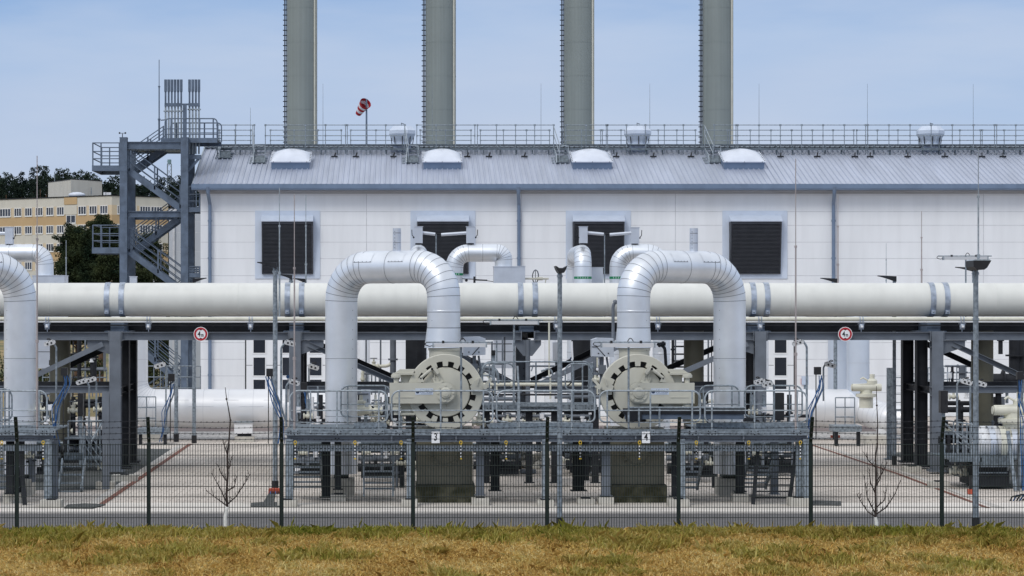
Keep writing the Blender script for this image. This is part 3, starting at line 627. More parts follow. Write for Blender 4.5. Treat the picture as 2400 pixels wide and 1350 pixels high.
for A, u, nrm, L, al in (fac1, fac2): mb.prism([(-.2, ZT + .01), (L + .2, ZT + .01), (L + .2, ZT + .18), (-.2, ZT + .18)], A + nrm*.15, u, (0, 0, 1), -nrm*14.3)
rf = part("roof", mb, m_dark, ob)
A, u, nrm, L, al = fac1
mb = MB(); t0, t1 = al(151), al(181)
mb.prism([(t0, Z(476, 438)), (t1, Z(476, 438)), (t1, ZT - .02), (t0, ZT - .02)], A + nrm*.02, u, (0, 0, 1), nrm*.1, 1)
mb.prism([(t0, Z(500, 438)), (t1, Z(500, 438)), (t1, Z(480, 438)), (t0, Z(480, 438))], A + nrm*.02, u, (0, 0, 1), nrm*.1, 0)
mb.prism([(t0, Z(680, 438)), (t1, Z(680, 438)), (t1, Z(523, 438)), (t0, Z(523, 438))], A + nrm*.02, u, (0, 0, 1), nrm*.1, 0)
part("stair_panel", mb, [m_cream, m_ochre], ob)
def win(fc, p0, p1, zb, zt, n):
    A, u, nrm, L, al = fc; t0, t1 = al(p0), al(p1); fr = MB()
    o = A + nrm*0.03; b = 0.11
    fr.prism([(t0, zb), (t1, zb), (t1, zb + .22), (t0, zb + .22)], o, u, (0, 0, 1), nrm*.1); fr.prism([(t0, zt - .12), (t1, zt - .12), (t1, zt), (t0, zt)], o, u, (0, 0, 1), nrm*.1)
    for k in range(n + 1):
        c = t0 + (t1 - t0 - b)*k/n; fr.prism([(c, zb + .22), (c + b, zb + .22), (c + b, zt - .12), (c, zt - .12)], o, u, (0, 0, 1), nrm*.1)
    q = part("window", fr, m_frame, ob)
    pn = MB(); pn.prism([(t0 + .02, zb + .1), (t1 - .02, zb + .1), (t1 - .02, zt - .05), (t0 + .02, zt - .05)], A + nrm*.005, u, (0, 0, 1), nrm*.04); part("pane", pn, m_pane, q)
grp1 = [(-24, -8), (0, 26), (34, 51), (59, 76), (84, 101), (109, 126), (134, 151), (184, 203), (210, 228), (235, 253)]
for zt, zb, kk in lev:
    if kk != 'w': continue
    for a, b in grp1: win(fac1, a, b, zb + .05, zt - .05, 4 if b - a > 20 else 3)
    for a, b, n in ((274, 283, 2), (298, 319, 3), (327, 352, 4), (353, 380, 4)): win(fac2, a, b, zb + .05, zt - .05, n)
win(fac1, 156, 178, Z(522, 438), Z(501, 438), 2)
mb = MB(); pA, pB, pC = (113, 462), (166, 452), (239, 458)
z0, z1 = ZT + 0.2, Z(421, 452)
pl = [(X(113, 462), 462), (X(166, 452), 452), (X(239, 458), 458), (X(236, 470), 470), (X(116, 472), 472)]
mb.prism(pl, (0, 0, z0), (1, 0, 0), (0, 1, 0), (0, 0, z1 - z0), 0); mb.prism([(a*1.0 + (0.1 if a > -60 else -0.1), b) for a, b in pl], (0, 0, z1 + .003), (1, 0, 0), (0, 1, 0), (0, 0, .15), 1)
part("penthouse", mb, [m_cream, m_dark], rf)
mb = MB(); c = P(180, 457, 449); mb.ball(c, 1.0, 12, 0, (1.6, 1, .55)); part("roof_dome", mb, m_dome, rf)
for p, yb, h in ((128, 421, 1.5), (214, 452, 1.0)):
    mb = MB(); c = P(p, yb, 455); mb.tube([c - Vector((0, 0, .3)), c + Vector((0, 0, h))], 0.09, 5); part("mast", mb, m_galv, rf)
mb = MB()
for p in (246, 251, 257): c = P(p, 458, 445); mb.cbox((c.x, c.y, c.z + .1), .5, .5, .9)
part("roof_unit", mb, m_whitep, rf)

# ------------------------------------------------------------------ distant lattice mast
D = 700.0; t = thing("lattice_mast", "tiny lattice mast with a greenish head above the distant treetops", "mast", (X(397, D), D, 10)); mb = MB()
for dx in (-.7, .7):
    for dy in (-.7, .7): mb.tube([(X(397, D) + dx, D + dy, 10), (X(397, D) + dx*.8, D + dy*.8, Z(384, D))], .09, 4)
for k in range(14):
    z = 18 + k*2.1; mb.bar((X(397, D) - .65, D - .65, z), (X(397, D) + .65, D - .65, z + 2.0), .1, .1); mb.bar((X(397, D) + .65, D - .65, z), (X(397, D) - .65, D - .65, z + 2.0), .1, .1)
part("lattice", mb, m_galv, t); mb = MB(); mb.cyl(P(397, 385, D), P(397, 374, D), .55, 10); part("antenna_head", mb, M("grey_green", (.16, .27, .29), .6), t)

# ------------------------------------------------------------------ pines
m_needle = M("pine_needles", (0.010, 0.022, 0.012), 0.9, 0, 0.1, 0.7, col2=(0.060, 0.075, 0.030), thr=(0.35, 0.7), detail=6, spec=0.15)
m_needle2 = M("forest_needles", (0.010, 0.020, 0.019), 0.95, 0, 0.1, 0.10, col2=(0.032, 0.048, 0.034), thr=(0.38, 0.66), detail=5, spec=0.1)
m_bark = M("pine_bark", (0.11, 0.065, 0.04), 0.95, 0, 0.3, 3, bump=0.5)
def leaf_quads(cs, size, jitter):
    """np array of quads (n,4,3), random orientations about centres cs"""
    n = len(cs); a = rng.normal(size=(n, 3)); a /= np.linalg.norm(a, axis=1)[:, None]
    b = rng.normal(size=(n, 3)); b -= a*(a*b).sum(1)[:, None]; b /= np.linalg.norm(b, axis=1)[:, None]
    s = size*(1 + jitter*(rng.random(n) - .5))[:, None]
    return np.stack([cs - a*s - b*s*.30, cs + a*s - b*s*.30, cs + a*s*.6 + b*s*.30, cs - a*s*.6 + b*s*.30], 1)
def np_mesh(name, quads, mat, base):
    k = quads.shape[1]; v = (quads - np.array(base)).reshape(-1, 3).astype(np.float32); n = len(quads)
    me = bpy.data.meshes.new(name); me.vertices.add(len(v)); me.vertices.foreach_set('co', v.ravel())
    me.loops.add(n*k); me.loops.foreach_set('vertex_index', np.arange(n*k, dtype=np.int32)); me.polygons.add(n)
    me.polygons.foreach_set('loop_start', np.arange(0, n*k, k, dtype=np.int32)); me.polygons.foreach_set('loop_total', np.full(n, k, dtype=np.int32))
    me.update(calc_edges=True); me.materials.append(mat); o = bpy.data.objects.new(name, me); COL.objects.link(o); return o
def clump(c, rad, n, flat=0.45, size=0.16):
    d = rng.normal(size=(n, 3)); d /= np.linalg.norm(d, axis=1)[:, None]; d *= (rng.random(n)**.4)[:, None]*rad; d[:, 2] *= flat
    return leaf_quads(np.array(c) + d, size, .8)
def pine(px, D, ytop, halfw, label, lean=0.0, sparse=1.0, zlow=0.25):
    x = X(px, D); H = Z(ytop, D); hw = S(halfw, D); t = thing("pine_tree", label, "pine tree", (x, D, 0), "dark pines in front of the office block")
    tb = MB(); tp = [(x + lean*f*H*.2 + .12*math.sin(5*f), D + .1*math.sin(7*f), H*f*.96) for f in (0, .2, .4, .6, .8, 1)]
    tb.tube(tp, [.26, .22, .18, .13, .08, .03], 8); qs = []
    for k in range(int(58*sparse)):
        f = zlow + (1 - zlow)*(k + .5)/(58*sparse); an = k*2.4 + rng.random(); prof = math.sin(math.pi*min(1, (f - zlow)/(1 - zlow)*.72 + .26))**.8
        rr = hw*prof*(.45 + .65*rng.random()); c0 = Vector((x + lean*f*H*.2, D, H*f)); c1 = c0 + Vector((math.cos(an)*rr, math.sin(an)*rr, .25*rr + (.3 if f < .9 else .1)))
        tb.tube([c0 - Vector((0, 0, .25*rr)), c0.lerp(c1, .55) - Vector((0, 0, .1)), c1], [.06, .035, .012], 5)
        for s in (1.0, .68):
            cc = c0.lerp(c1, s); qs.append(clump((cc.x, cc.y, cc.z), .50 + .35*rng.random(), int(210*sparse), .5, .075))
            for j in range(2):
                o = rng.normal(size=3)*np.array([.5, .5, .22]); qs.append(clump((cc.x + o[0], cc.y + o[1], cc.z + o[2]), .32, int(100*sparse), .6, .065))
    part("trunk", tb, m_bark, t); q = np_mesh("crown", np.concatenate(qs), m_needle, (x, D, 0)); q.parent = t; BASE[q.name] = BASE[t.name]
pine(180, 160, 545, 62, "broad dark pine left of the stair tower, in front of the office block", 0.0, 1.3)
pine(232, 158, 522, 58, "taller dark pine partly behind the tower's left column", 0.1, 1.3)
pine(355, 165, 552, 46, "sparse slim pine seen through the stair tower", -.1, .7)
pine(330, 162, 640, 40, "low dark pine at the foot of the stair tower's left column", 0, .8, .1)
pine(395, 170, 635, 30, "small pine beside the grey annex wall", 0, .7, .1)
# far forest on the rise behind (one mass)
qs = []; tr = MB()
for row in range(4):
    D = 560 + row*14
    for k in range(112 + 8*row):
        x = X(-800, D) + (X(1000, D) - X(-800, D))*(k + rng.random()*.9)/(112 + 8*row)
        zt = Z(420, 560) + rng.normal()*1.2 + row*.25 + 1.2*math.sin(x*.13); zb = ground_z(D); h = zt - zb
        brown = rng.random() < .05
        for j in range(26):
            f = .10 + .90*((j + .5)/26)**.75; rr = (2.9 + rng.random()*.8)*min(1, (1.02 - f)*1.7 + .02)
            an = rng.random()*6.28; q = rng.random()**.5*rr
            qs.append(clump((x + math.cos(an)*q, D + math.sin(an)*q, zb + h*f), .7 + .5*rng.random(), 34, .6, .30))
        tr.tube([(x, D, zb), (x, D, zb + h*.8)], [.35, .12], 5)
fo = np_mesh("forest", np.concatenate(qs), m_needle2, (0, 560, 10)); fo.location = (0, 560, 10); tag(fo, "dark pine forest along the horizon behind the office block", "forest", kind='stuff')
q = meshobj("trunks", tr, m_bark, (0, 560, 10)); q.parent = fo; q['kind'] = 'stuff'
# shrubs and dry growth between the tower and the far trees
for px, D, hh, lab in ((458, 150, 3.0, "dark shrub at the field edge behind the stair tower foot"), (350, 156, 3.4, "dark shrub below the small pines"), (180, 150, 2.6, "dark shrub behind the left walkway"), (60, 152, 2.6, "dark shrub at the far left field edge")):
    x = X(px, D); qs = [clump((x + rng.normal()*1.0, D + rng.normal()*.5, .3 + rng.random()*hh*.7), .7, 120, .8, .10) for _ in range(16)]
    o = np_mesh("shrub", np.concatenate(qs), m_needle, (x, D, 0)); o.location = (x, D, 0); tag(o, lab, "shrub", "dark shrubs at the field edge")
# ------------------------------------------------------------------ pipe rack (steel portal frames) and the big overhead pipe
DR, DRR = 77.0, 81.5
rack = thing("pipe_rack", "grey steel pipe rack of portal columns, beams and braces carrying the big beige pipe", "pipe rack", (X(1237, DR), DR, 0))
zb0, zb1 = Z(797, DR), Z(778, DR)
cols = [-150, 271, 692, 965, 1237, 1510, 1781, 2195, 2616]
for p in cols:
    x = X(p, DR); inner = p in (965, 1510); thin = p == 1237
    for D in ((DR, DRR) if not inner else (DR + 1.6,)):
        mb = MB(); front = D == DR
        if thin and front:
            mb.tube([(x, D, 0.1), (x, D, zb0)], 0.075, 10); mb.prism([(-.42, 0), (.42, 0), (.42, -.15), (.14, -.5), (-.14, -.5), (-.42, -.15)], (x, D - .02, zb0 - .004), (1, 0, 0), (0, 0, 1), (0, .04, 0))
            mb.cbox((x, D, .06), .5, .5, .1)
        else:
            mb.ib((x, D, 0.1), (x, D, zb1 + .02), 0.36, 0.36, 0.03, 0, up=(0, 1, 0) if front or inner else (1, 0, 0))
            for z in (zb0 - .02, zb0 - .22, 2.72, 2.45): mb.cbox((x, D, z), 0.365, 0.365, 0.025)
            mb.cbox((x, D, .08), .55, .55, .06)
            for dx in (-.09, .09):
                for z in (3.2, 2.95): mb.cyl((x + dx, D - .02, z), (x + dx, D - .045 if front else D - .04, z), .02, 6, 1)
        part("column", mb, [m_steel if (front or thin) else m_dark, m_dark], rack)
    if not inner:
        mb = MB(); mb.ib((x, DR + .19, 4.33), (x, DRR - .19, 4.33), .22, .24, .02, up=(0, 0, 1)); mb.ib((x, DR + .19, 2.6), (x, DRR - .19, 2.6), .18, .2, .02, up=(0, 0, 1)); part("cross_beam", mb, m_dark, rack)
        mb = MB(); mb.cbox((x, DR + 1.2, zb1 + .22), .42, 1.6, .40); mb.cbox((x, DR + 1.2, zb1 + .015), .8, 1.7, .025); part("pipe_shoe", mb, m_tower, rack)
for p in (271, 692, 1781, 2195):
    x = X(p, DR); D = DR + 2.3; mb = MB(); mb.ib((x, D, .1), (x, D, zb1), .34, .36, .03, 0, up=(1, 0, 0)); mb.cbox((x, D, .08), .55, .55, .06); mb.cbox((x, D, 2.45), .345, .365, .025); part("column", mb, m_dark, rack)
for a, b in zip(cols, cols[1:]):
    if 692 <= a < 1781:
        if a not in (692, 1237): continue
        b = 1237 if a == 692 else 1781
    xa, xb = X(a, DR) + .19, X(b, DR) - .19
    for D in (DR, DRR):
        mb = MB(); mb.ib((xa, D, (zb0 + zb1)/2), (xb, D, (zb0 + zb1)/2), .24, zb1 - zb0, .018, up=(0, 0, 1))
        for xx in (xa + .02, xb - .02): mb.cbox((xx, D, (zb0 + zb1)/2), .03, .26, zb1 - zb0 + .06)
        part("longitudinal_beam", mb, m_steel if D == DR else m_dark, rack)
# mid-height beams outside the 4 m passages
zm0 = Z(920, DR)
for a, b in ((-150, 271), (692, 1237), (1237, 1781), (2195, 2616)):
    for D in (DR, DRR):
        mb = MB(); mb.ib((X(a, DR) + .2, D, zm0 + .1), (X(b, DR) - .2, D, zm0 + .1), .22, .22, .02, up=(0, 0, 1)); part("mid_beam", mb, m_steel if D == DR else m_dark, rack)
    mb = MB(); mb.box(X(a, DR) + .2, X(b, DR) - .2, DR + .6, DR + .95, zm0 + .18, zm0 + .32); part("cable_tray", mb, m_dark, rack)
def brace(p0, y0, p1, y1):
    for D in (DR, DRR):
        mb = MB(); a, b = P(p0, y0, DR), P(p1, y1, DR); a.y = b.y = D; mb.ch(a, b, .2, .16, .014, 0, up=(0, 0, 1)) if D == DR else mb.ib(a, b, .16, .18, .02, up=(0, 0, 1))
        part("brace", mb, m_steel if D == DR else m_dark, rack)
for a in ((242, 806, 80, 882), (722, 806, 935, 900), (1010, 796, 1215, 908), (1462, 806, 1262, 902), (1752, 806, 1536, 900), (2232, 806, 2400, 884)): brace(*a)
for p, sg in ((692, 1), (271, -1), (2195, 1), (1781, -1)):
    mb = MB(); x = X(p, DR); mb.prism([(sg*.19, zb0 - .004), (sg*.9, zb0 - .004), (sg*.9, zb0 - .22), (sg*.19, zb0 - .45)], (x, DR - .02, 0), (1, 0, 0), (0, 0, 1), (0, .03, 0)); part("gusset", mb, m_steel, rack)
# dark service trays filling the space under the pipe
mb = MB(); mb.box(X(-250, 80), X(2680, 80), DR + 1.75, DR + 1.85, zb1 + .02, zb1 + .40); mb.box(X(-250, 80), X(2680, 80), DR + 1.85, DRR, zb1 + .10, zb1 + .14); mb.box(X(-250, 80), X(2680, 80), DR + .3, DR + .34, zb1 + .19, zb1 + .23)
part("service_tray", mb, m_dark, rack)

DP = 78.4; rp = S(79, DP - .3)/2; zp = Z(702.5, DP)
op = thing("overhead_pipe", "very long thick beige pipe running the full width on top of the pipe rack", "pipe", (X(1200, DP), DP, zp - rp))
mb = MB(); xs_ = [X(p, DP) for p in (-300, 120, 560, 980, 1420, 1850, 2330, 2720)]
mb.tube([(x, DP, zp) for x in (xs_[0], xs_[-1])], rp, 48)
for x in xs_[1:-1]: mb.lathe([(rp, -.012), (rp + .006, -.006), (rp + .006, .006), (rp, .012)], (x, DP, zp), (1, 0, 0), 48)
part("pipe", mb, m_beige, op)
for p in (254, 288, 675, 708, 1219, 1253, 1762, 1794, 2180, 2213, -170, -136):
    mb = MB(); x = X(p, DP); mb.lathe([(rp + .003, -.085), (rp + .018, -.085), (rp + .018, .085), (rp + .003, .085)], (x, DP, zp), (1, 0, 0), 48)
    for dz in (-.30,): mb.cbox((x, DP - rp*.86, zp - rp*.72), .13, .10, .12)
    mb.ball((x, DP - rp*.86 - .055, zp - rp*.72), .03, 8, 1); mb.ball((x + .03, DP - rp*.55, zp + rp*.86), .035, 8, 1)
    part("strap", mb, [m_flash if False else m_gutter, m_galvl], op)
m_strapz = M("zinc_strap", (0.36, 0.41, 0.49), 0.4, 0.4, 0.25, 6)
for o in op.children:
    if o.name.startswith("strap"): o.data.materials[0] = m_strapz
DS = 77.0
sp = thing("small_pipe_line", "thin cream pipe pair running under the big overhead pipe on bracket clamps", "pipe", (X(1200, DS), DS, Z(752, DS)))
mb = MB(); z = Z(747.5, DS); mb.tube([(X(-300, DS), DS - .1, z), (X(2720, DS), DS - .1, z)], .062, 14); part("pipe", mb, m_beigew, sp)
mb = MB(); z2 = Z(754.3, DS); mb.tube([(X(-300, DS), DS - .1, z2), (X(2720, DS), DS - .1, z2)], .026, 8); part("conduit", mb, m_whitep, sp)
for p in (112, 349, 588, 1066, 1303, 1541, 1780, 2017, 2253):
    mb = MB(); x = X(p, DS)
    for dx in (-.045, .045):
        mb.lathe([(.063, -.014), (.082, -.014), (.082, .014), (.063, .014)], (x + dx, DS - .1, z), (1, 0, 0), 14); mb.tube([(x + dx, DS - .18, z), (x + dx, DS - .18, z - .13)], .012, 5)
    mb.cbox((x, DS - .1, z - .155), .20, .18, .02); mb.lathe([(.075, 0), (.085, -.03), (.085, -.10), (.06, -.13)], (x, DS - .14, z - .17), (0, 0, 1), 10, 0); mb.cbox((x, DS - .235, z - .235), .07, .02, .06, 1)
    mb.cbox((x, DS - .1, z - .315), .14, .14, .02); mb.tube([(x, DS - .1, z - .32), (x, DS - .1, zb1 + .01)], .015, 5)
    part("pipe_clamp", mb, [m_strapz, m_whitep], sp)

# 4 m clearance signs hanging on the beam
for p, lab in ((470.5, "round red-ringed 4 m height limit sign on the beam over the left passage"), (1981, "round red-ringed 4 m height limit sign on the beam over the right passage")):
    D = 76.80; c = P(p, 783, D); r = S(16.8, D); t = thing("height_limit_sign", lab, "road sign", (c.x, c.y, c.z - r), "4 m height limit signs")
    mb = MB(); mb.lathe([(0, -.012), (r, -.012), (r, .012), (0, .012)], c, (0, 1, 0), 40, 0, False); part("disc", mb, m_whitep, t)
    mb = MB(); mb.lathe([(r*.66, -.016), (r*.92, -.016), (r*.92, -.0125), (r*.66, -.0125), (r*.66, -.016)], c, (0, 1, 0), 40, 0, False); part("red_ring", mb, m_red, t)
    mb = MB()
    for sg in (1, -1): mb.prism([(-.075, sg*r*.67), (.075, sg*r*.67), (0, sg*r*.50)], (c.x, c.y - .015, c.z), (1, 0, 0), (0, 0, 1), (0, .002, 0))
    text_mb(mb, "4", (c.x - .05, c.y - .015, c.z - .005), .155, 0, .002, .8, .006); text_mb(mb, "m", (c.x + .052, c.y - .015, c.z - .03), .12, 0, .002, .62, .004)
    part("lettering", mb, m_black, t)
    mb = MB(); mb.box(c.x - .05, c.x + .05, D + .013, DR - .121, c.z - .05, c.z + .05); part("clamp", mb, m_galv, t)

# ------------------------------------------------------------------ generic jacketed pipe with mitred elbows
def jacket(mb, pts, rad, r, nseg=8, seam=0.006, straight=1.35, m_body=0, m_seam_i=1, n=32, first=0.5):
    """sheet-metal clad pipe along pts; seams every 'straight' metres and at each mitre"""
    pth = fillet(pts, rad, nseg); pth = [Vector(p) for p in pth]
    fine = [pth[0]]
    for a, b in zip(pth, pth[1:]):
        if (b - a).length > 1e-4: fine.append(b)
    mb.tube(fine, r, n, m_body, True)
    def ring(p, t, w=seam): mb.tube([p - t*w, p + t*w], r + .004, n, m_seam_i, False); 
    for i in range(len(fine) - 1):
        a, b = fine[i], fine[i+1]; L = (b - a).length; t = (b - a).normalized()
        if L > rad*.5 + .3:
            k = max(1, int(L/straight))
            for j in range(1, k + 1):
                s = L*j/(k + 1) if k > 1 else L*first
                ring(a + t*s, t)
                mb.lathe([(r, -.05), (r + .0035, -.04), (r + .0035, 0)], a + t*s, t, n, m_body)
        if 0 < i:
            tt = ((fine[i] - fine[i-1]).normalized() + t).normalized()
            # mitre seam: ellipse on the bisecting plane
            bend = (t - (fine[i] - fine[i-1]).normalized())
            vs = []; bd = bend.normalized() if bend.length > 1e-6 else Vector((0, 0, 1)); sc = 1/max((fine[i] - fine[i-1]).normalized().dot(tt), .5)
            e2 = tt.cross(bd).normalized(); nn = n
            for s in (-seam, seam):
                for j in range(nn):
                    q = 2*math.pi*j/nn; vs.append(fine[i] + tt*s + bd*(math.cos(q)*(r + .005)*sc) + e2*(math.sin(q)*(r + .005)))
            mb.add(vs, [(j, (j+1) % nn, nn + (j+1) % nn, nn + j) for j in range(nn)], m_seam_i, True)
    return fine
def hloop(name, label, front, rear, zlow_rear, ztop, r, group, pot, flare=True):
    """big aluminium clad expansion loop: front leg on the closure, rear leg on a concrete block"""
    fx, fy = front; rx, ry = rear; t = thing(name, label, "pipe", (rx, ry, zlow_rear), group)
    zf = Z(768, fy); mb = MB(); jacket(mb, [(rx, ry, zlow_rear), (rx, ry, ztop), (fx, fy, ztop), (fx, fy, zf)], .93, r, 8, straight=1.9)
    for k in range(9):
        for (cx, cy, sg) in ((fx, fy, 1 if fx > rx else -1), (rx, ry, -1 if fx > rx else 1)):
            mb.ball((cx + sg*r*.72*(-1), cy - r*.70, 3.0 + k*.27), .012, 5, 1)
    part("jacket", mb, [m_alu, m_seam], t)
    if flare:
        fl = MB(); z1 = Z(815, fy); sg = -1 if fx > rx else -1
        nn = 32; vs = []
        for (z, ra, off) in ((zf - .004, r + .004, 0), (z1, r*1.09, -.035 if fx > rx else -.01)):
            vs += [(fx + off + math.cos(2*math.pi*j/nn)*ra, fy + math.sin(2*math.pi*j/nn)*ra, z) for j in range(nn)]
        fl.add(vs, [(j, (j+1) % nn, nn + (j+1) % nn, nn + j) for j in range(nn)], 0, True); fl.add(vs[nn:], [tuple(range(nn))[::-1]], 1)
        fl.tube([(fx, fy, zf - .012), (fx, fy, zf + .006)], r + .008, 32, 1, False)
        part("flared_skirt", fl, [m_alu, m_seam], t)
    # access panels riveted to the jacket
    for (u, w) in ((.30, .30), (.62, .25)):
        c = Vector((rx + (fx - rx)*u, ry + (fy - ry)*u, ztop)); dx = (Vector((fx, fy, 0)) - Vector((rx, ry, 0))).normalized(); nrm = Vector((dx.y, -dx.x, 0)); nrm = nrm if nrm.y < 0 else -nrm
        ps = MB(); m = 8
        for k in range(m):
            a0, a1 = R(18 + 5*k), R(18 + 5*(k + 1))
            q = [c + dx*s*w + (nrm*math.cos(a) + Vector((0, 0, 1))*math.sin(a))*(r + .006) for s in (-1, 1) for a in (a0, a1)]
            ps.add(q, [(0, 2, 3, 1)], 0, True)
        for k in range(5): ps.ball(c + dx*(w*(k/2 - 1)*.9) + (nrm*math.cos(R(19.5)) + Vector((0, 0, 1))*math.sin(R(19.5)))*(r + .008), .014, 5, 1)
        ps.tube([c - dx*w + (nrm*math.cos(R(17.5)) + Vector((0, 0, 1))*math.sin(R(17.5)))*(r + .004), c + dx*w + (nrm*math.cos(R(17.5)) + Vector((0, 0, 1))*math.sin(R(17.5)))*(r + .004)], .007, 4, 1)
        part("access_panel", ps, [m_alu, m_seam], t)
    if pot is not None:
        c = Vector((rx, ry, 0)).lerp(Vector((fx, fy, 0)), pot); pm = MB(); h = Z(535, c.y)
        pm.lathe([(.10, ztop + r*.9), (.10, h), (0, h)], (c.x, c.y, 0), (0, 0, 1), 14, 0)
        for z in (ztop + r*.93 + .25, ztop + r*.93 + .52): pm.lathe([(.102, -.008), (.104, 0), (.102, .008)], (c.x, c.y, z), (0, 0, 1), 14, 1)
        for sx in (-1, 1): pm.box(c.x + sx*.10 - .015, c.x + sx*.10 + .015, c.y - .02, c.y + .02, ztop + r*.95, h)
        for k in range(6): pm.cyl((c.x - .06, c.y - .095, ztop + r + .08 + .09*k), (c.x - .06, c.y - .105, ztop + r + .08 + .09*k), .012, 6, 1)
        part("vent_sleeve", pm, [m_boxal, m_seam], t)
    return t
RL = .452; FD, RD = 66.3, 68.3; ZTOP = 6.36
L3F, L3R = (X(1040, FD), FD), (X(800, RD), RD); L4F, L4R = (X(1485, FD), FD), (X(1710, RD), RD)
PITCH = L4R[0] - X(47.5, RD)
L2F, L2R = (L4F[0] - PITCH, FD), (L4R[0] - PITCH, RD)
hloop("expansion_loop", "big silver pipe loop over closure 3, rear leg on the left", L3F, L3R, .58, ZTOP, RL, "big silver expansion loops", .55)
hloop("expansion_loop", "big silver pipe loop over closure 4, rear leg on the right", L4F, L4R, .58, ZTOP, RL, "big silver expansion loops", .38)
hloop("expansion_loop", "big silver pipe loop cut off by the left picture edge", L2F, L2R, .58, ZTOP, RL, "big silver expansion loops", None)
for (x, y), lab in ((L3R, "concrete block under the rear leg of loop 3"), (L4R, "concrete block under the rear leg of loop 4"), (L2R, "concrete block under the silver leg at the left edge")):
    mb = MB(); mb.box(x - .37, x + .37, y - .4, y + .4, -.02, .46); mb.box(x - .2, x + .2, y - .25, y + .25, .463, .58, 1); solo("concrete_pedestal", mb, [m_conc, m_dark], lab, "concrete block", "concrete blocks under pipe legs")

# ------------------------------------------------------------------ quick-opening closures 3 and 4
def closure(cx, mir, label, num):
    DC = 65.35; cz = Z(919, DC); R1 = S(87.5, DC); t = thing("pipeline_closure", label, "closure", (cx, FD, .45), "round beige pipeline closures")
    s = -mir     # hinge side: -1 left
    y0 = DC
    # lobed outer clamp ring
    n = 120; ring = MB(); ro = R1; ri = R1*.695; rt = R1*.825
    def rin(q):
        k = (q/(2*math.pi)*16) % 1.0; return rt if .24 < k < .76 else ri
    angs = []
    for k in range(16):
        for f in (0, .12, .239, .241, .5, .759, .761, .88): angs.append(2*math.pi*(k + f)/16)
    n = len(angs); vo = []; vi = []
    for q in angs:
        vo.append((cx + math.cos(q)*ro, cz + math.sin(q)*ro)); rr = rin(q); vi.append((cx + math.cos(q)*rr, cz + math.sin(q)*rr))
    yb = y0 + .28; ch = .012
    vs = [(a, y0, b) for a, b in vo] + [(a, y0, b) for a, b in vi] + [(a, yb, b) for a, b in vo] + [(a, yb, b) for a, b in vi]
    fs = []
    for j in range(n):
        k = (j + 1) % n
        fs += [(j, k, n + k, n + j), (2*n + j, 3*n + j, 3*n + k, 2*n + k), (n + j, n + k, 3*n + k, 3*n + j)]
    ring.add(vs, fs, 0)
    ring.lathe([(ro - .0001, 0), (ro + .016, .018), (ro + .016, .26), (ro - .0001, .28)], (cx, y0, cz), (0, 1, 0), 72, 0, False)
    part("clamp_ring", ring, m_beige2, t)
    mb = MB(); mb.lathe([(R1*.66, 0), (R1*.86, 0)], (cx, y0 + .22, cz), (0, 1, 0), 48, 1); mb.lathe([(R1*.80, 0), (R1*.80, 1.2)], (cx, y0 + .2805, cz), (0, 1, 0), 48, 0); part("vessel_neck", mb, [m_beige2, m_black], t)
    # domed door
    mb = MB(); mb.lathe([(R1*.665, .12), (R1*.665, .045), (R1*.645, .02), (R1*.3, -.005), (0, -.01)], (cx, y0, cz), (0, 1, 0), 56)
    for k in range(16):
        q = 2*math.pi*(k)/16
        c = Vector((cx + math.cos(q)*R1*.70, y0 + .12, cz + math.sin(q)*R1*.70))
        mb.bar(c - Vector((math.cos(q), 0, math.sin(q)))*.002, c + Vector((math.cos(q), 0, math.sin(q)))*.09, .10, .06, 0, up=(0, 1, 0))
    mb.bar((cx + .02, y0 + .03, cz - R1*.42), (cx + .06, y0 - .03, cz - R1*.34), .03, .04)
    door = part("door", mb, m_beige2, t)
    # swing arm with hub
    mb = MB(); h0 = Z(945, DC); h1 = Z(897, DC); rh = (h1 - h0)/2; zc = (h0 + h1)/2; poly = [(s*1.50, -rh), (s*1.50, rh)]
    for k in range(13):
        a = math.pi/2 - math.pi*k/12; poly.append((-s*math.cos(a)*rh, math.sin(a)*rh))
    mb.prism(poly, (cx, y0 - .20, zc), (1, 0, 0), (0, 0, 1), (0, .16, 0)); mb.box(min(cx + s*.85, cx + s*1.35), max(cx + s*.85, cx + s*1.35), y0 - .215, y0 - .201, zc - .12, zc - .105)
    arm = part("swing_arm", mb, m_beige2, door)
    mb = MB(); mb.lathe([(.245, 0), (.245, -.04), (.16, -.045), (.13, -.08), (.13, -.10), (.085, -.105), (.085, -.13), (.05, -.135), (0, -.14)], (cx, y0 - .2005, zc), (0, 1, 0), 32)
    for k in range(8):
        q = 2*math.pi*(k + .0)/8; mb.lathe([(.028, 0), (.028, -.022), (0, -.027)], (cx + math.cos(q)*.205, y0 - .24, zc + math.sin(q)*.205), (0, 1, 0), 8)
    part("hub", mb, m_beige2, door)
    # hinge block
    mb = MB(); xa = cx + s*1.02; xb = cx + s*1.36
    zt = Z(866, DC); mb.prism([(s*.86, zt - .10), (s*1.42, zt - .10), (s*1.42, zt - .14), (s*.86, zt - .14)], (cx, y0 - .08, 0), (1, 0, 0), (0, 0, 1), (0, .5, 0)); mb.prism([(s*.82, zt), (s*1.22, zt), (s*1.36, zt - .097), (s*.82, zt - .097)], (cx, y0, 0), (1, 0, 0), (0, 0, 1), (0, .42, 0))
    mb.prism([(s*.84, zt - .141), (s*1.2, zt - .141), (s*1.2, Z(975, DC)), (s*.84, Z(975, DC))], (cx, y0 + .1, 0), (1, 0, 0), (0, 0, 1), (0, .3, 0))
    for zz in (Z(885, DC), Z(952, DC), Z(962, DC)): mb.lathe([(.14, 0), (.14, .07), (.12, .08), (.12, .1)], (cx + s*1.32, y0 - .02, zz), (0, 0, 1), 16)
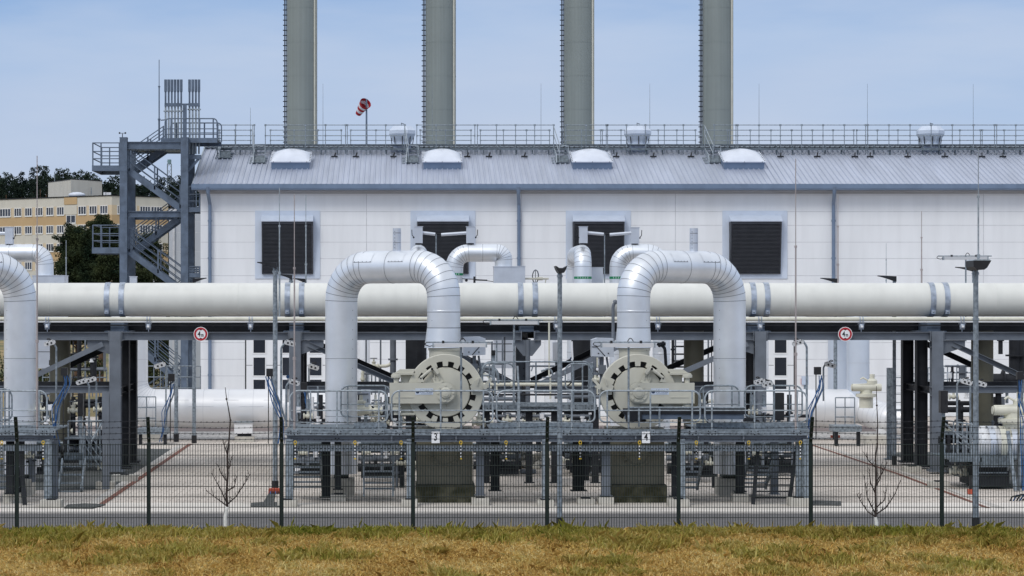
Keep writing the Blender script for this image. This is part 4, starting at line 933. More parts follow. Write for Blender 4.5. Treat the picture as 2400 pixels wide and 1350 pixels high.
    mb.cyl((cx + s*1.32, y0 - .02, Z(972, DC)), (cx + s*1.32, y0 - .02, Z(875, DC)), .07, 12); mb.prism([(s*.82, Z(968, DC)), (s*1.36, Z(968, DC)), (s*1.36, Z(972, DC)), (s*.82, Z(972, DC))], (cx, y0 - .04, 0), (1, 0, 0), (0, 0, 1), (0, .4, 0))
    part("hinge", mb, m_beige2, t)
    # locking ram between ring and arm
    mb = MB(); a = Vector((cx + s*.66, y0 - .13, h1 + .02)); b = Vector((cx + s*.36, y0 - .13, cz + R1*.62))
    mb.prism([(-.09, 0), (.09, 0), (.045, .10), (.03, .14), (-.03, .14), (-.045, .10)], a - Vector((0, .03, 0)), (1, 0, 0), (0, 0, 1), (0, .05, 0)); mb.cyl(a + Vector((0, -.035, .10)), a + Vector((0, .03, .10)), .025, 8, 1)
    a2 = a + Vector((0, 0, .12)); mb.tube([a2, a2.lerp(b, .58)], .042, 10); mb.tube([a2.lerp(b, .56), b], .05, 10); mb.cyl(b - Vector((0, .05, 0)), b + Vector((0, .04, 0)), .035, 8, 1)
    part("locking_ram", mb, [m_beige2, m_dark], t)
    mb = MB(); c = Vector((cx + s*.22, y0 - .02, cz + R1*.45)); mb.prism([(-s*.03, .0), (s*.16, .20), (s*.20, .16), (-s*.02, -.02)], c, (1, 0, 0), (0, 0, 1), (0, -.10, 0)); mb.prism([(s*.16, .22), (s*.0, .03), (-s*.06, .07), (s*.06, .26)], c, (1, 0, 0), (0, 0, 1), (0, -.16, 0))
    mb.bar(c + Vector((s*.10, -.02, -.17)), c + Vector((-s*.12, -.02, -.07)), .22, .035, 0, up=(0, 1, 0))
    for dx in (-.055, .055): mb.tube([c + Vector((s*.02 + dx, -.06, .03)), c + Vector((dx, -.06, -.12))], .016, 6)
    part("pressure_lock", mb, m_beige2, t)
    # safety block on the other side
    mb = MB(); u = Vector((-s*math.cos(R(10)), 0, math.sin(R(10)))); v = Vector((s*math.sin(R(10)), 0, math.cos(R(10)))); c = Vector((cx - s*R1*.80, y0 - .14, cz + R1*.12))
    c2 = Vector((cx, y0 - .13, cz))
    pl = [(R1*.70, R1*.02), (R1*1.02, R1*.08), (R1*1.03, R1*.20), (R1*.95, R1*.40), (R1*.78, R1*.30), (R1*.66, R1*.16)]
    mb.prism([(-s*a, b) for a, b in pl], c2, (1, 0, 0), (0, 0, 1), (0, .125, 0)); mb.bar(c2 + Vector((-s*R1*.84, -.03, R1*.18)), c2 + Vector((-s*R1*.90, -.03, R1*.38)), .03, .04)
    mb.bar(c2 + Vector((-s*R1*1.02, -.02, R1*.14)), c2 + Vector((-s*R1*1.22, -.02, R1*.36)), .06, .07); mb.cyl(c2 + Vector((-s*R1*1.06, -.08, R1*.14)), c2 + Vector((-s*R1*1.06, .06, R1*.14)), .06, 10); mb.bar(c2 + Vector((-s*R1*1.0, .0, R1*.10)), c2 + Vector((-s*R1*1.16, .0, R1*.16)), .07, .05)
    part("safety_block", mb, m_beige2, t)
    # nameplate
    mb = MB(); xc = cx + s*.57 if s < 0 else cx + .57; z = Z(917, DC); mb.box(xc - .24, xc + .24, y0 - .2080, y0 - .2015, z - .085, z + .085, 0)
    mb.lathe([(0, 0), (.050, 0), (.050, .002), (0, .002)], (xc - .178, y0 - .2105, z - .005), (0, 1, 0), 16, 1, False)
    text_mb(mb, "SCHULZ", (xc + .055, y0 - .2095, z + .008), .078, 1, .001, .80, .0008); mb.box(xc - .09, xc + .2, y0 - .2095, y0 - .2082, z - .066, z - .056, 1)
    part("nameplate", mb, [m_flash, M("plate_navy", (.03, .05, .10), .4) if "plate_navy" not in bpy.data.materials else bpy.data.materials["plate_navy"]], arm)
    # neck up to the silver loop and the box vessel below
    mb = MB(); xn = cx - s*0 ; mb.lathe([(S(36, FD), Z(838, FD)), (S(36, FD), Z(822, FD)), (S(38, FD), Z(821, FD)), (S(38, FD), Z(814, FD))], (cx - .01, FD, 0), (0, 0, 1), 32); mb.lathe([(R1*.74, 0), (R1*.74, 1.5), (R1*.5, 1.8), (0, 1.9)], (cx, y0 + .3, cz), (0, 1, 0), 36); mb.lathe([(S(35.5, FD), Z(905, FD)), (S(35.5, FD), Z(838, FD))], (cx - .01, FD, 0), (0, 0, 1), 32)
    part("vessel_top", mb, m_beige2, t)
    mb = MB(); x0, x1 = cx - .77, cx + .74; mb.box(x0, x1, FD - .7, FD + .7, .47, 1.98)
    part("vessel_base", mb, m_beige_shade, t)  # beige-grey vessel; its shading is put into this darker colour
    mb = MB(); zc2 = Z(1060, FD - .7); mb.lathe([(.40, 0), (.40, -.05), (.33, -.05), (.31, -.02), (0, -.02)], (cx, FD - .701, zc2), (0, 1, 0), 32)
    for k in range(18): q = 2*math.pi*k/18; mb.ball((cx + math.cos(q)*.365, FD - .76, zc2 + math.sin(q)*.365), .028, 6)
    part("inspection_flange", mb, m_beige_shade, t)
    mb = MB(); mb.box(cx - .80, cx + .80, FD - .85, FD + .85, -.02, .455); mb.box(cx - .82, cx + .78, FD - .9, FD - .6, -.02, .1)
    solo("concrete_plinth", mb, m_moss, "mossy dark concrete plinth under closure " + num, "concrete block", "mossy plinths under the closures")
closure(L3F[0] + .03, 1, "round beige pipeline closure 3 with toothed ring, arm hinged on the left", "3")
closure(X(1495, 65.35), -1, "round beige pipeline closure 4 with toothed ring, arm hinged on the right", "4")
# ------------------------------------------------------------------ front walkway platforms
DF = 64.3
def hooprail(mb, p0, p1, D, ztop, zmid, zlow, zbase, posts, lr=True, rr=True, r=.024, rad=.22, m=0):
    """rail section: top rail closing in rounded ends onto the knee rail; extra mid rail; posts"""
    x0, x1 = X(p0, D), X(p1, D)
    pts = []
    if lr: pts += [(x0 + rad*1.3, D, zlow), (x0, D, zlow), (x0, D, ztop)]
    else: pts += [(x0, D, ztop)]
    if rr: pts += [(x1, D, ztop), (x1, D, zlow), (x1 - rad*1.3, D, zlow)]
    else: pts += [(x1, D, ztop)]
    mb.tube(fillet(pts, rad, 6), r, 7, m)
    mb.tube([(x0, D, zmid), (x1, D, zmid)], r*.72, 6, m); mb.tube([(x0 + .1, D, zlow - .012), (x1 - .1, D, zlow - .012)], r*.72, 6, m)
    for p in posts:
        x = X(p, D); mb.tube([(x, D - r*1.6, zbase), (x, D - r*1.6, ztop)], r*.95, 7, m)
def deck_edge(mb, p0, p1, D, ztop, plates):
    x0, x1 = X(p0, D), X(p1, D)
    mb.ch((x0, D, ztop - .07), (x1, D, ztop - .07), .05, .15, .008, 0, up=(0, 0, 1)) if False else mb.box(x0, x1, D - .012, D, ztop - .15, ztop)
    mb.box(x0, x1, D - .028, D - .0125, ztop - .022, ztop - .002); mb.box(x0, x1, D - .028, D - .0125, ztop - .148, ztop - .130)
    for p in plates:
        x = X(p, D); mb.box(x - .14, x + .14, D - .042, D - .029, ztop - .15, ztop + .01)
        for dx in (-.09, 0, .09):
            for dz in ((-.04, -.105) if dx else (-.125,)): mb.cyl((x + dx, D - .043, ztop + dz), (x + dx, D - .055, ztop + dz), .018, 6, 1)
def feet(lst, D, lab0):
    for k, (p, wpx, y0, y1, labl) in enumerate(lst):
        Dg = HC*F/(y1 - HY); x = X(p, Dg); wd = S(wpx, Dg)/2; mb = MB(); h = Z(y0, Dg)
        mb.box(x - wd, x + wd, Dg, Dg + .55, -.02, h); mb.box(x - .12, x + .12, Dg + .1, Dg + .4, h + .003, h + .03, 1)
        solo("concrete_footing", mb, [m_conc, m_dark], labl, "concrete block", "concrete footings under the platform posts")
def hbeampost(px, D, ztop, nm, root, m, wd=.16, zb=.2):
    mb = MB(); x = X(px, D); mb.ib((x, D, zb), (x, D, ztop), wd, wd, .015, up=(0, 1, 0)); mb.cbox((x, D, zb + .01), wd*1.5, wd*1.5, .02); part(nm, mb, m, root)
ZD = Z(1007, DF)         # deck level about 2 m
zr, zk, zl = Z(916, DF), Z(962, DF), Z(989, DF)
plat = thing("walkway_platform", "long galvanised walkway platform with rails across the front of closures 3 and 4", "platform", (X(1280, DF), DF, 0))
mb = MB(); mb.box(X(668, DF), X(1900, DF), DF + .006, DF + .8, ZD - .05, ZD - .02)
for a, b in ((668, 905), (1150, 1395), (1640, 1900)): mb.box(X(a, DF), X(b, DF), DF + .806, DF + 3.4, ZD - .05, ZD - .02)
part("deck", mb, m_grate, plat)
mb = MB(); deck_edge(mb, 668, 1903, DF, ZD, (690, 791, 888, 936, 1133, 1329, 1422, 1523, 1623, 1668, 1768, 1868)); part("toe_board", mb, [m_galv, m_dark], plat)
mb = MB(); mb.ib((X(672, DF), DF + .1, Z(1028, DF)), (X(1893, DF), DF + .1, Z(1028, DF)), .16, .175, .015, up=(0, 0, 1))
for p in (918, 1069, 1170, 1388, 1490, 1637, 1743):
    x = X(p, DF); mb.box(x - .02, x + .02, DF + .01, DF + .09, Z(1036, DF), Z(1020, DF))
for p in (786, 794, 955, 962, 1130, 1137, 1425, 1432, 1600, 1607): mb.cyl((X(p, DF), DF + .09, Z(1028, DF)), (X(p, DF), DF + .07, Z(1028, DF)), .02, 6, 1)
part("edge_beam", mb, [m_steel, m_dark], plat)
for D in (DF + 1.7, DF + 3.3):
    for a, b in ((668, 905), (1150, 1395), (1640, 1900)):
        mb = MB(); mb.ib((X(a, DF), D, ZD - .15), (X(b, DF), D, ZD - .15), .16, .16, .015, up=(0, 0, 1)); part("floor_beam", mb, m_dark, plat)
for a, b in ((668, 905), (1150, 1395), (1640, 1900)):
    mb = MB(); mb.box(X(a + (160 if a < 1000 else 0), DF), X(b, DF), DF + .79, DF + .80, ZD - .02, ZD + .14); part("kick_plate", mb, m_galv, plat)
mb = MB(); D = DF + .35; z1, z0 = Z(1044, D), Z(1057, D); mb.box(X(676, D), X(1880, D), D, D + .006, z0, z1); mb.box(X(676, D), X(1880, D), D, D + .3, z0 - .006, z0 - .001)
x = X(680, D)
while x < X(1876, D): mb.box(x, x + .05, D - .004, D - .0005, z0 + .05, z0 + .075, 1); x += .1
part("cable_tray", mb, [m_galvl, m_dark], plat)
RS = ((680, 908, True, True, (728, 790, 888)), (918, 1155, True, True, (936, 1033, 1133)), (1164, 1394, True, True, (1217, 1340)), (1405, 1641, True, True, (1423, 1524, 1622)), (1652, 1891, True, True, (1668, 1768, 1868)))
for a, b, l, r_, ps in RS:
    mb = MB(); hooprail(mb, a, b, DF + .03, zr, zk, zl, ZD - .1, ps, l, r_); part("guard_rail", mb, m_galvl, plat)
for a, b, ps in ((799, 915, (815, 904)), (1640, 1732, (1648, 1715)), (1745, 1880, (1760, 1850))):
    mb = MB(); hooprail(mb, a, b, DF + 3.3, zr + .03, zk + .03, zl, ZD - .1, ps); part("rear_guard_rail", mb, m_galv, plat)
for p, D, wd, zb, m in ((678, DF + .12, .2, .12, m_galv), (962, DF + .12, .2, .13, m_galv), (1125, DF + 1.0, .2, .2, m_steel), (1277, DF + .12, .16, .12, m_galv), (1420, DF + .8, .22, .2, m_steel), (1583, DF + 1.2, .2, .15, m_dark), (1598, DF + .12, .16, .12, m_galv), (1889, DF + .12, .18, .12, m_galv), (1872, DF + .3, .16, .12, m_galv),
                        (764, DF + 2.2, .24, .05, m_dark), (792, DF + 1.7, .18, .3, m_dark), (1160, DF + 2.6, .24, .2, m_dark), (1356, DF + 2.6, .3, .2, m_dark), (1735, DF + 1.6, .22, .25, m_dark), (1815, DF + 3.3, .2, .05, m_steel)):
    hbeampost(p, D, ZD - .24, "post", plat, m, wd, zb)
feet(((673, 46, 1173, 1187, "concrete footing at the left end post of the front walkway"), (960, 38, 1172, 1187, "concrete footing just left of plinth 3"), (1126, 40, 1168, 1184, "concrete footing just right of plinth 3"), (1279, 38, 1173, 1186, "concrete footing beside the tall lamp pole in the middle"), (1421, 36, 1166, 1182, "grey concrete footing left of plinth 4"), (1592, 48, 1171, 1187, "concrete footing just right of plinth 4"), (1874, 46, 1168, 1186, "concrete footing at the right end post of the front walkway"), (1374, 40, 1170, 1182, "low concrete footing left of the lamp pole's neighbour post"), (793, 36, 1160, 1174, "dark stained footing under the post left of loop 3's ladder"), (1736, 36, 1158, 1176, "dark stained footing under the post at loop 4's rear leg")), DF, "")
# stairs running down behind the walkway
def stair(root, p0, p1, y0, y1, D, n, back=.30, mat=m_galv, sides=True):
    x0, x1 = X(p0, D), X(p1, D); zt, zb = Z(y0, D), Z(y1, D); mb = MB()
    for k in range(n):
        z = zt + (zb - zt)*k/(n - 1); mb.box(x0, x1, D + back*k, D + back*k + .26, z - .035, z)
    if sides:
        for x in (x0 - .03, x1 + .03): mb.bar((x, D + .13, zt + .15), (x, D + back*(n - 1) + .13, zb), .05, .2)
    part("stair", mb, [mat, m_dark], root)
stair(plat, 684, 748, 1082, 1150, DF + 1.0, 6); stair(plat, 854, 920, 1090, 1152, DF + 1.5, 5); stair(plat, 1607, 1645, 1092, 1150, DF + 1.2, 5); stair(plat, 1758, 1812, 1092, 1150, DF + 2.4, 6)
for a in (853, 921):
    mb = MB(); mb.bar((X(a, DF + 1.2), DF + 1.2, Z(1060, DF)), (X(a, DF + 1.2), DF + 1.2, .15), .05, .05); part("stair_rail", mb, m_galv, plat)
# black timber ladder leaning at the right end
D = DF + .6; t = thing("ladder", "black ladder with wide rungs leaning under the right end of the walkway", "ladder", (X(1805, D), D, 0)); mb = MB()
for a, b in ((1776, 1764), (1866, 1848)):
    mb.bar(P(a, 1055, D), Vector((X(b, D), D - .1, 0.0)), .10, .05, 0, up=(0, 1, 0)); 
part("stringers", mb, m_dark, t)
for k in range(8):
    y = 1062 + k*15; f = k/8; mb = MB(); mb.bar((X(1776 - 12*f, D), D + .05, Z(y, D)), (X(1866 - 18*f, D), D + .05, Z(y, D)), .06, .035); part("rung", mb, m_dark, t)

# number plates 3 and 4
for p, n in ((1021, "3"), (1514, "4")):
    D = DF - .056; c = P(p, 1025, D); t = thing("number_plate", "white number plate reading %s on the walkway's edge beam" % n, "sign", (c.x, c.y, c.z - .15), "white number plates")
    mb = MB(); mb.cbox((c.x, D - .006, c.z), S(19, D), .012, S(27, D)); part("plate", mb, m_whitep, t)
    mb = MB(); text_mb(mb, n, (c.x, D - .0135, c.z), .195, 0, .001, .74, .0035); part("lettering", mb, m_black, t)
# yellow tags with chains under the beam
where = ("at the left end of the walkway", "below loop 3's rear leg", "just left of fence post and plinth 3", "right of number plate 3", "halfway from plinth 3 to the tall lamp pole", "just right of the tall lamp pole", "left of number plate 4", "just right of plinth 4", "below loop 4's rear leg", "over the black ladder")
for p, lab in zip((692, 832, 940, 1080, 1186, 1360, 1499, 1632, 1755, 1876), where):
    D = DF - .05; c = P(p, 1037, D); mb = MB()
    mb.tube([c + Vector((math.cos(q)*.034, 0, math.sin(q)*.042)) for q in [k*math.pi/5 for k in range(11)]], .012, 5); mb.cbox(c + Vector((0, 0, -.05)), .06, .03, .05)
    t = solo("hook", mb, m_yellow, "yellow hook with chequered chain hanging " + lab, "chain hook", "yellow hooks hanging under the walkway"); ch = MB()
    for k in range(7): ch.ball((c.x, D, c.z - .105 - .045*k), .020, 6, k % 2, (1, 1, 1.3))
    ch.cbox((c.x, D, c.z - .43), .055, .03, .03, 2); part("chain", ch, [m_whitep, m_black, m_yellow], t)

# middle platform between the closures (farther back)
DM = 71.0; mp_ = thing("rear_platform", "railed galvanised platform between the two closures, behind the front walkway", "platform", (X(1265, DM), DM, 0))
zt = Z(948, DM); mb = MB(); mb.box(X(1132, DM), X(1400, DM), DM, DM + 2.2, zt - .05, zt - .02); part("deck", mb, m_grate, mp_)
mb = MB(); deck_edge(mb, 1132, 1400, DM, zt, (1142, 1183, 1256, 1341, 1380)); mb.box(X(1217, DM), X(1310, DM), DM - .16, DM - .05, Z(950, DM) - .03, Z(944, DM))
part("toe_board", mb, [m_galv, m_dark], mp_)
mb = MB(); mb.ib((X(1128, DM), DM + .2, Z(961, DM)), (X(1404, DM), DM + .2, Z(961, DM)), .2, .16, .015, up=(0, 0, 1)); mb.ib((X(1128, DM), DM + 1.9, Z(961, DM)), (X(1404, DM), DM + 1.9, Z(961, DM)), .2, .16, .015, up=(0, 0, 1)); part("edge_beam", mb, m_dark, mp_)
ztr = Z(848, DM)
for a, b, D, ps, yt in ((1131, 1205, DM + .05, (1147, 1183, 1203), 851), (1131, 1385, DM + 1.2, (1203, 1256, 1344), 848), (1325, 1386, DM + .05, (1342, 1365, 1380), 853)):
    mb = MB(); hooprail(mb, a, b, D, Z(yt, D), Z(893, D), Z(914, D), zt, ps); part("guard_rail", mb, m_galv, mp_)
for p in (1140, 1240, 1300, 1395): hbeampost(p, DM + .3, zt - .25, "post", mp_, m_dark, .2, .1)
mb = MB(); mb.tube([(X(1213, DF), DF + .3, ZD - .4), (X(1217, DF), DF + .3, Z(915, DF)), (X(1214, DF), DF + .3, Z(858, DF))], .03, 7); solo("support_pole", mb, m_galvl, "pale slanting pole standing at the middle of the front walkway", "pole")

# long dark trough stored behind the rails in front of closure 4
D = DF + .35; mb = MB(); x0, x1 = X(1460, D), X(1747, D); z1, zm, z0 = Z(954, D), Z(957, D), Z(983, D)
mb.box(x0 + .15, x1, D, D + .3, zm + .002, z1, 1); mb.box(x0, x1 - .01, D + .02, D + .06, Z(971, D), zm, 0); mb.box(x0 + .05, x1 - .03, D + .05, D + .1, z0, Z(971, D) - .003, 2); mb.box(x0 + .08, x0 + .5, D - .02, D + .04, Z(988, D), zm - .003, 0)
for p in (1495, 1543): mb.box(X(p, D), X(p, D) + .05, D - .04, D - .021, Z(1000, D), zm - .004, 3)
solo("cable_trough", mb, [m_dark, m_galvl, m_tower, m_galv], "long dark channel trough behind the rails in front of closure 4", "trough")

# left and right neighbour platforms cut by the frame
lp = thing("walkway_platform", "railed walkway end with silver pipe leg, cut off by the left picture edge", "platform", (X(20, DF), DF, 0))
mb = MB(); mb.box(X(-260, DF), X(125, DF), DF + .006, DF + 3.0, ZD - .05, ZD - .02); part("deck", mb, m_grate, lp)
mb = MB(); deck_edge(mb, -260, 128, DF, ZD, (-95, 5, 30, 92, 118)); part("toe_board", mb, [m_galv, m_dark], lp)
mb = MB(); mb.ib((X(-260, DF), DF + .1, Z(1026, DF)), (X(124, DF), DF + .1, Z(1026, DF)), .16, .19, .015, up=(0, 0, 1)); part("edge_beam", mb, m_steel, lp)
mb = MB(); D = DF + .35; mb.box(X(-260, D), X(112, D), D, D + .3, Z(1057, D), Z(1044, D)); part("cable_tray", mb, m_galvl, lp)
mb = MB(); hooprail(mb, -180, 110, DF + .03, zr, zk, zl, ZD - .1, (-95, 5, 92)); part("guard_rail", mb, m_galvl, lp)
mb = MB(); hooprail(mb, -70, 28, DF + 1.4, zr, zk, zl, ZD - .1, (2, 12, 22)); part("guard_rail", mb, m_galv, lp)
for p, D, wd, zb, m in ((24, DF + .8, .2, .25, m_dark), (113, DF + .12, .2, .12, m_galv), (128, DF + .5, .18, .12, m_steel), (47, DF + 1.8, .22, .1, m_dark)): hbeampost(p, D, ZD - .26, "post", lp, m, wd, zb)
stair(lp, -30, 14, 1085, 1150, DF + 1.4, 5)
feet(((30, 46, 1158, 1178, "dark stained footing at the left picture edge"), (118, 50, 1173, 1190, "concrete footing at the end post of the left walkway")), DF, "")
mb = MB(); mb.bar((X(40, DF), DF + .4, 1.75), (X(54, DF), DF + .3, 0), .12, .06, 0, up=(0, 1, 0)); solo("leaning_plank", mb, m_dark, "dark plank leaning under the left walkway", "plank")
for p, lab in ((4, "yellow hook with chequered chain hanging at the left picture edge"), (101, "yellow hook with chequered chain hanging at the end of the left walkway")):
    o = [q for q in scene.objects if q.name.startswith("hook") and q.parent is None][0]; D = DF - .05; c = P(p, 1037, D); dup(o, (c.x, c.y, o.location.z), lab)
# stair with landing left of the rack column
DL = 70.0; st = thing("access_stair", "galvanised access stair with railed landing left of the rack's left column", "stair", (X(190, DL), DL, 0))
stair(st, 148, 196, 1092, 1146, DL, 4, -.28)
mb = MB(); mb.box(X(148, DL), X(196, DL), DL + .2, DL + .23, Z(1078, DL), Z(1062, DL)); mb.box(X(148, DL), X(240, DL), DL + .24, DL + 1.4, Z(1080, DL), Z(1076, DL)); part("landing", mb, m_grate, st)
mb = MB()
for dx, D in ((0, DL + .1), (0, DL + 1.3)):
    if dx or D > DL + 1: part("hand_rail", mb, m_galv, st); mb = MB()
    a = [P(198, 998, D), P(194, 1150, D)]; mb.tube(a, .03, 6)
    mb.tube([P(160, 987, D), P(226, 987, D), P(243, 985, D)], .024, 6); mb.tube([P(160, 1027, D), P(198, 1027, D)], .02, 6)
    for k in range(3): mb.tube([P(198, 1000 + 22*k, D), P(238, 1060 + 20*k, D)], .018, 5)
for p in (208, 214, 226, 234): mb.tube([P(p, 990, DL + .4), P(p, 1095, DL + .4)], .024, 6)
mb.tube([P(240, 990, DL + .2), P(214, 1035, DL)], .03, 6); mb.tube([P(160, 987, DL), P(160, 1068, DL)], .024, 6)
part("hand_rail", mb, m_galv, st)
mb = MB()
for p, yb, D in ((248, 1120, 69.5),): mb.ib((X(p, D), D, .05), (X(p, D), D, Z(918, D)), .2 if p == 248 else .12, .16, .02, up=(0, 1, 0)); 
part("post", mb, m_steel, st)
feet(((245, 42, 1130, 1146, "pale concrete footing beside the left access stair"), (290, 58, 1114, 1128, "pale concrete footing at the rack's left column"), (2205, 44, 1130, 1144, "pale concrete footing at the rack's right column"), (2140, 40, 1094, 1106, "stained concrete footing under the dark right rear column")), 0, "")
# right hand skid: stair, rails, jacketed pipe
rs = thing("skid_platform", "galvanised steel skid with steps and sloping rails at the right picture edge", "platform", (X(2320, 70), 70, 0)); D = 70.0
stair(rs, 2299, 2366, 1092, 1140, D, 4, .25)
mb = MB(); mb.box(X(2225, D), X(2300, D), D - .05, D, Z(1082, D), Z(1072, D)); mb.box(X(2296, D), X(2368, D), D - .05, D + .02, Z(1090, D), Z(1066, D)); mb.box(X(2225, D), X(2420, D), D + .1, D + 2.6, Z(1078, D), Z(1074, D)); part("deck", mb, m_grate, rs)
mb = MB()
for q in (D, D + 1.2):
    if q > D: part('hand_rail', mb, m_galv, rs); mb = MB()
    mb.tube([P(2214, 985, q), P(2280, 995, q)], .025, 6); mb.tube([P(2214, 992, q), P(2290, 1060, q)], .028, 6); mb.tube([P(2240, 1012, q), P(2290, 1040, q)], .02, 6); mb.tube([P(2245, 1035, q), P(2290, 1060, q)], .02, 6)
    for p in (2235, 2245, 2256, 2266, 2277): mb.tube([P(p, 990, q), P(p, 1080, q)], .022, 6)
part('hand_rail', mb, m_galv, rs); mb = MB(); mb.bar(P(2362, 1010, D - .4), P(2380, 1150, D - .6), .1, .06, 0, up=(0, 1, 0)); part('prop', mb, m_galv, rs); mb = MB(); mb.bar(P(2395, 1000, D - .4), P(2386, 1150, D - .6), .1, .06, 0, up=(0, 1, 0)); part("prop", mb, m_galv, rs)
mb = MB(); mb.box(X(2295, D), X(2372, D), D + .3, D + 2.5, .05, Z(1092, D)); part("base_frame", mb, m_dark, rs)

# ------------------------------------------------------------------ boundary fence
DFE = 46.7; zft, zfb = Z(1042, DFE), ground_z(46.7) - .03
fp = [-270, 40, 349, 660, 968, 1282, 1590, 1900, 2207, 2515]
fe = thing("boundary_fence", "dark green double-wire mesh fence with barbed wire along the top of the bank", "fence", (X(1200, DFE), DFE, zfb))
q = None
for p in fp:
    x = X(p, DFE)
    if q is None:
        mb = MB(); mb.box(x - .032, x + .032, DFE - .02, DFE + .04, zfb - .3, zft + .05); mb.prism([(-.02, 0), (.04, 0), (-.16, .49), (-.22, .49)], (x - .032, DFE, zft + .05), (0, 1, 0), (0, 0, 1), (.064, 0, 0))
        for k in range(9): mb.ball((x - .034, DFE - .01, zft - .02 - .2*k), .013, 5, 1); mb.ball((x + .034, DFE - .01, zft - .02 - .2*k), .013, 5, 1)
        for k in range(4): mb.ball((x, DFE - .05 - .045*k, zft + .12 + .115*k), .015, 5, 1)
        q = part("post", mb, [m_fence, m_galvl], fe); x0 = x
    else:
        c = q.copy(); COL.objects.link(c); c.location = (x - x0, 0, 0); BASE[c.name] = BASE[fe.name]
pw = X(349, DFE) - X(40, DFE); q = None
for a, b in zip(fp, fp[1:]):
    xa, xb = X(a, DFE) + .035, X(b, DFE) - .035
    if q is None:
        mb = MB(); h = zft - zfb; n = int((xb - xa)/.05)
        for k in range(n + 1): x = xa + (xb - xa)*k/n; mb.tube([(x, DFE - .03, zfb), (x, DFE - .03, zft + .02)], .0055, 4, 0, False)
        for k in range(9):
            z = zft - .2*k
            for dy in (-.037, -.023): mb.tube([(xa, DFE + dy, z), (xb, DFE + dy, z)], .0062, 4, 0, False)
        q = part("mesh_panel", mb, m_fence, fe); xq = xa; wq = xb - xa
    else:
        c = q.copy(); COL.objects.link(c); c.location = (xa - xq*(xb - xa)/wq + (BASE[fe.name].x*((xb - xa)/wq - 1)), 0, 0); c.scale = ((xb - xa)/wq, 1, 1); BASE[c.name] = BASE[fe.name]
for k in range(4):
    mb = MB(); z = zft + .12 + .115*k; y = DFE - .065 - .045*k; pts = []
    for a, b in zip(fp, fp[1:]):
        for j in range(6): f = j/6; pts.append((X(a, DFE)*(1 - f) + X(b, DFE)*f, y, z - .025*math.sin(math.pi*f) + .004*math.sin(j*7 + k)))
    mb.tube(pts, .005, 4, 0, False); x = pts[0][0] + .05*k
    while x < pts[-1][0]:
        f = (x - X(fp[0], DFE))/pw % 1.0; zz = z - .025*math.sin(math.pi*f); mb.bar((x - .014, y - .01, zz - .016), (x + .012, y + .01, zz + .016), .004, .004); mb.bar((x + .01, y - .01, zz - .014), (x - .008, y + .01, zz + .016), .004, .004); x += .11
    part("barbed_wire", mb, m_dark, fe)

# ------------------------------------------------------------------ bare saplings at the fence
m_twig = M("bare_twig", (0.035, 0.025, 0.022), 0.9, 0, 0.3, 12); m_lime = M("lime_wash", (0.72, 0.72, 0.70), 0.9, 0, 0.15, 14)
def sapling(px, ytop, label, pts, limbs):
    D = 46.1; x0 = X(px, D); zb = ground_z(D) - .05; t = thing("sapling", label, "tree", (x0, D, zb), "bare saplings by the fence")
    def Q(px_, py_, dy=0): return P(px_, py_, D) + Vector((0, dy, 0))
    zl_ = [Q(a, b) for a, b in pts]
    mb = MB(); n = len(zl_); mb.tube([Vector((x0, D, zb))] + zl_[:2], [.045, .034, .030], 8); part("painted_base", mb, m_lime, t)
    mb = MB(); mb.tube(zl_[1:], [.026*(1 - .78*i/(n - 2)) for i in range(n - 1)], 7)
    for a in zl_[2::2]: mb.ball(a, .022, 6)
    part("trunk", mb, m_twig, t)
    mb = MB()
    for l in limbs:
        w = [Q(a, b, c) for a, b, c in l]; mb.tube(w, [.014*(1 - .65*i/(len(w) - 1)) for i in range(len(w))], 6)
        for i in range(1, len(w)):
            for s in (0.2, .4, .6, .85):
                c = w[i-1].lerp(w[i], s); e = c + Vector((random.uniform(-.06, .06), random.uniform(-.04, .04), random.uniform(.05, .13))); mb.tube([c, e], [.006, .003], 4)
    part("branches", mb, m_twig, t)
sapling(530, 910, "bare sapling with whitewashed foot left of the leaning lamp pole", [(528, 1210), (533, 1188), (531, 1160), (534, 1110), (533, 1070), (537, 1030), (540, 985), (536, 960), (531, 935), (528, 908)],
        [[(532, 1186, 0), (512, 1172, .05), (482, 1151, .1)], [(532, 1180, 0), (515, 1140, -.1), (497, 1107, -.15)], [(533, 1182, 0), (552, 1165, .1), (572, 1135, .12), (586, 1112, .15)], [(534, 1150, 0), (550, 1140, -.1), (556, 1115, -.1)], [(533, 1130, 0), (517, 1110, .1), (510, 1090, .1)], [(534, 1100, 0), (540, 1092, 0), (542, 1070, .05)], [(534, 1070, 0), (528, 1050, 0), (522, 1035, 0)]])
sapling(2055, 900, "bare sapling with whitewashed foot in front of the right passage", [(2054, 1222), (2052, 1212), (2053, 1190), (2052, 1150), (2054, 1110), (2052, 1075), (2056, 1040), (2057, 990), (2055, 950), (2054, 905)],
        [[(2053, 1212, 0), (2035, 1200, .05), (2022, 1180, .1), (2010, 1158, .12)], [(2052, 1205, 0), (2030, 1165, -.1), (2022, 1115, -.15)], [(2054, 1205, 0), (2080, 1190, .1), (2100, 1160, .12), (2116, 1125, .15)], [(2053, 1190, 0), (2070, 1172, -.1), (2076, 1145, -.1)], [(2053, 1130, 0), (2070, 1110, .1), (2082, 1085, .1)], [(2052, 1095, 0), (2036, 1080, 0), (2028, 1066, 0)], [(2053, 1160, 0), (2040, 1130, 0), (2038, 1100, 0)], [(2053, 1140, 0), (2064, 1120, 0), (2064, 1090, 0)]])
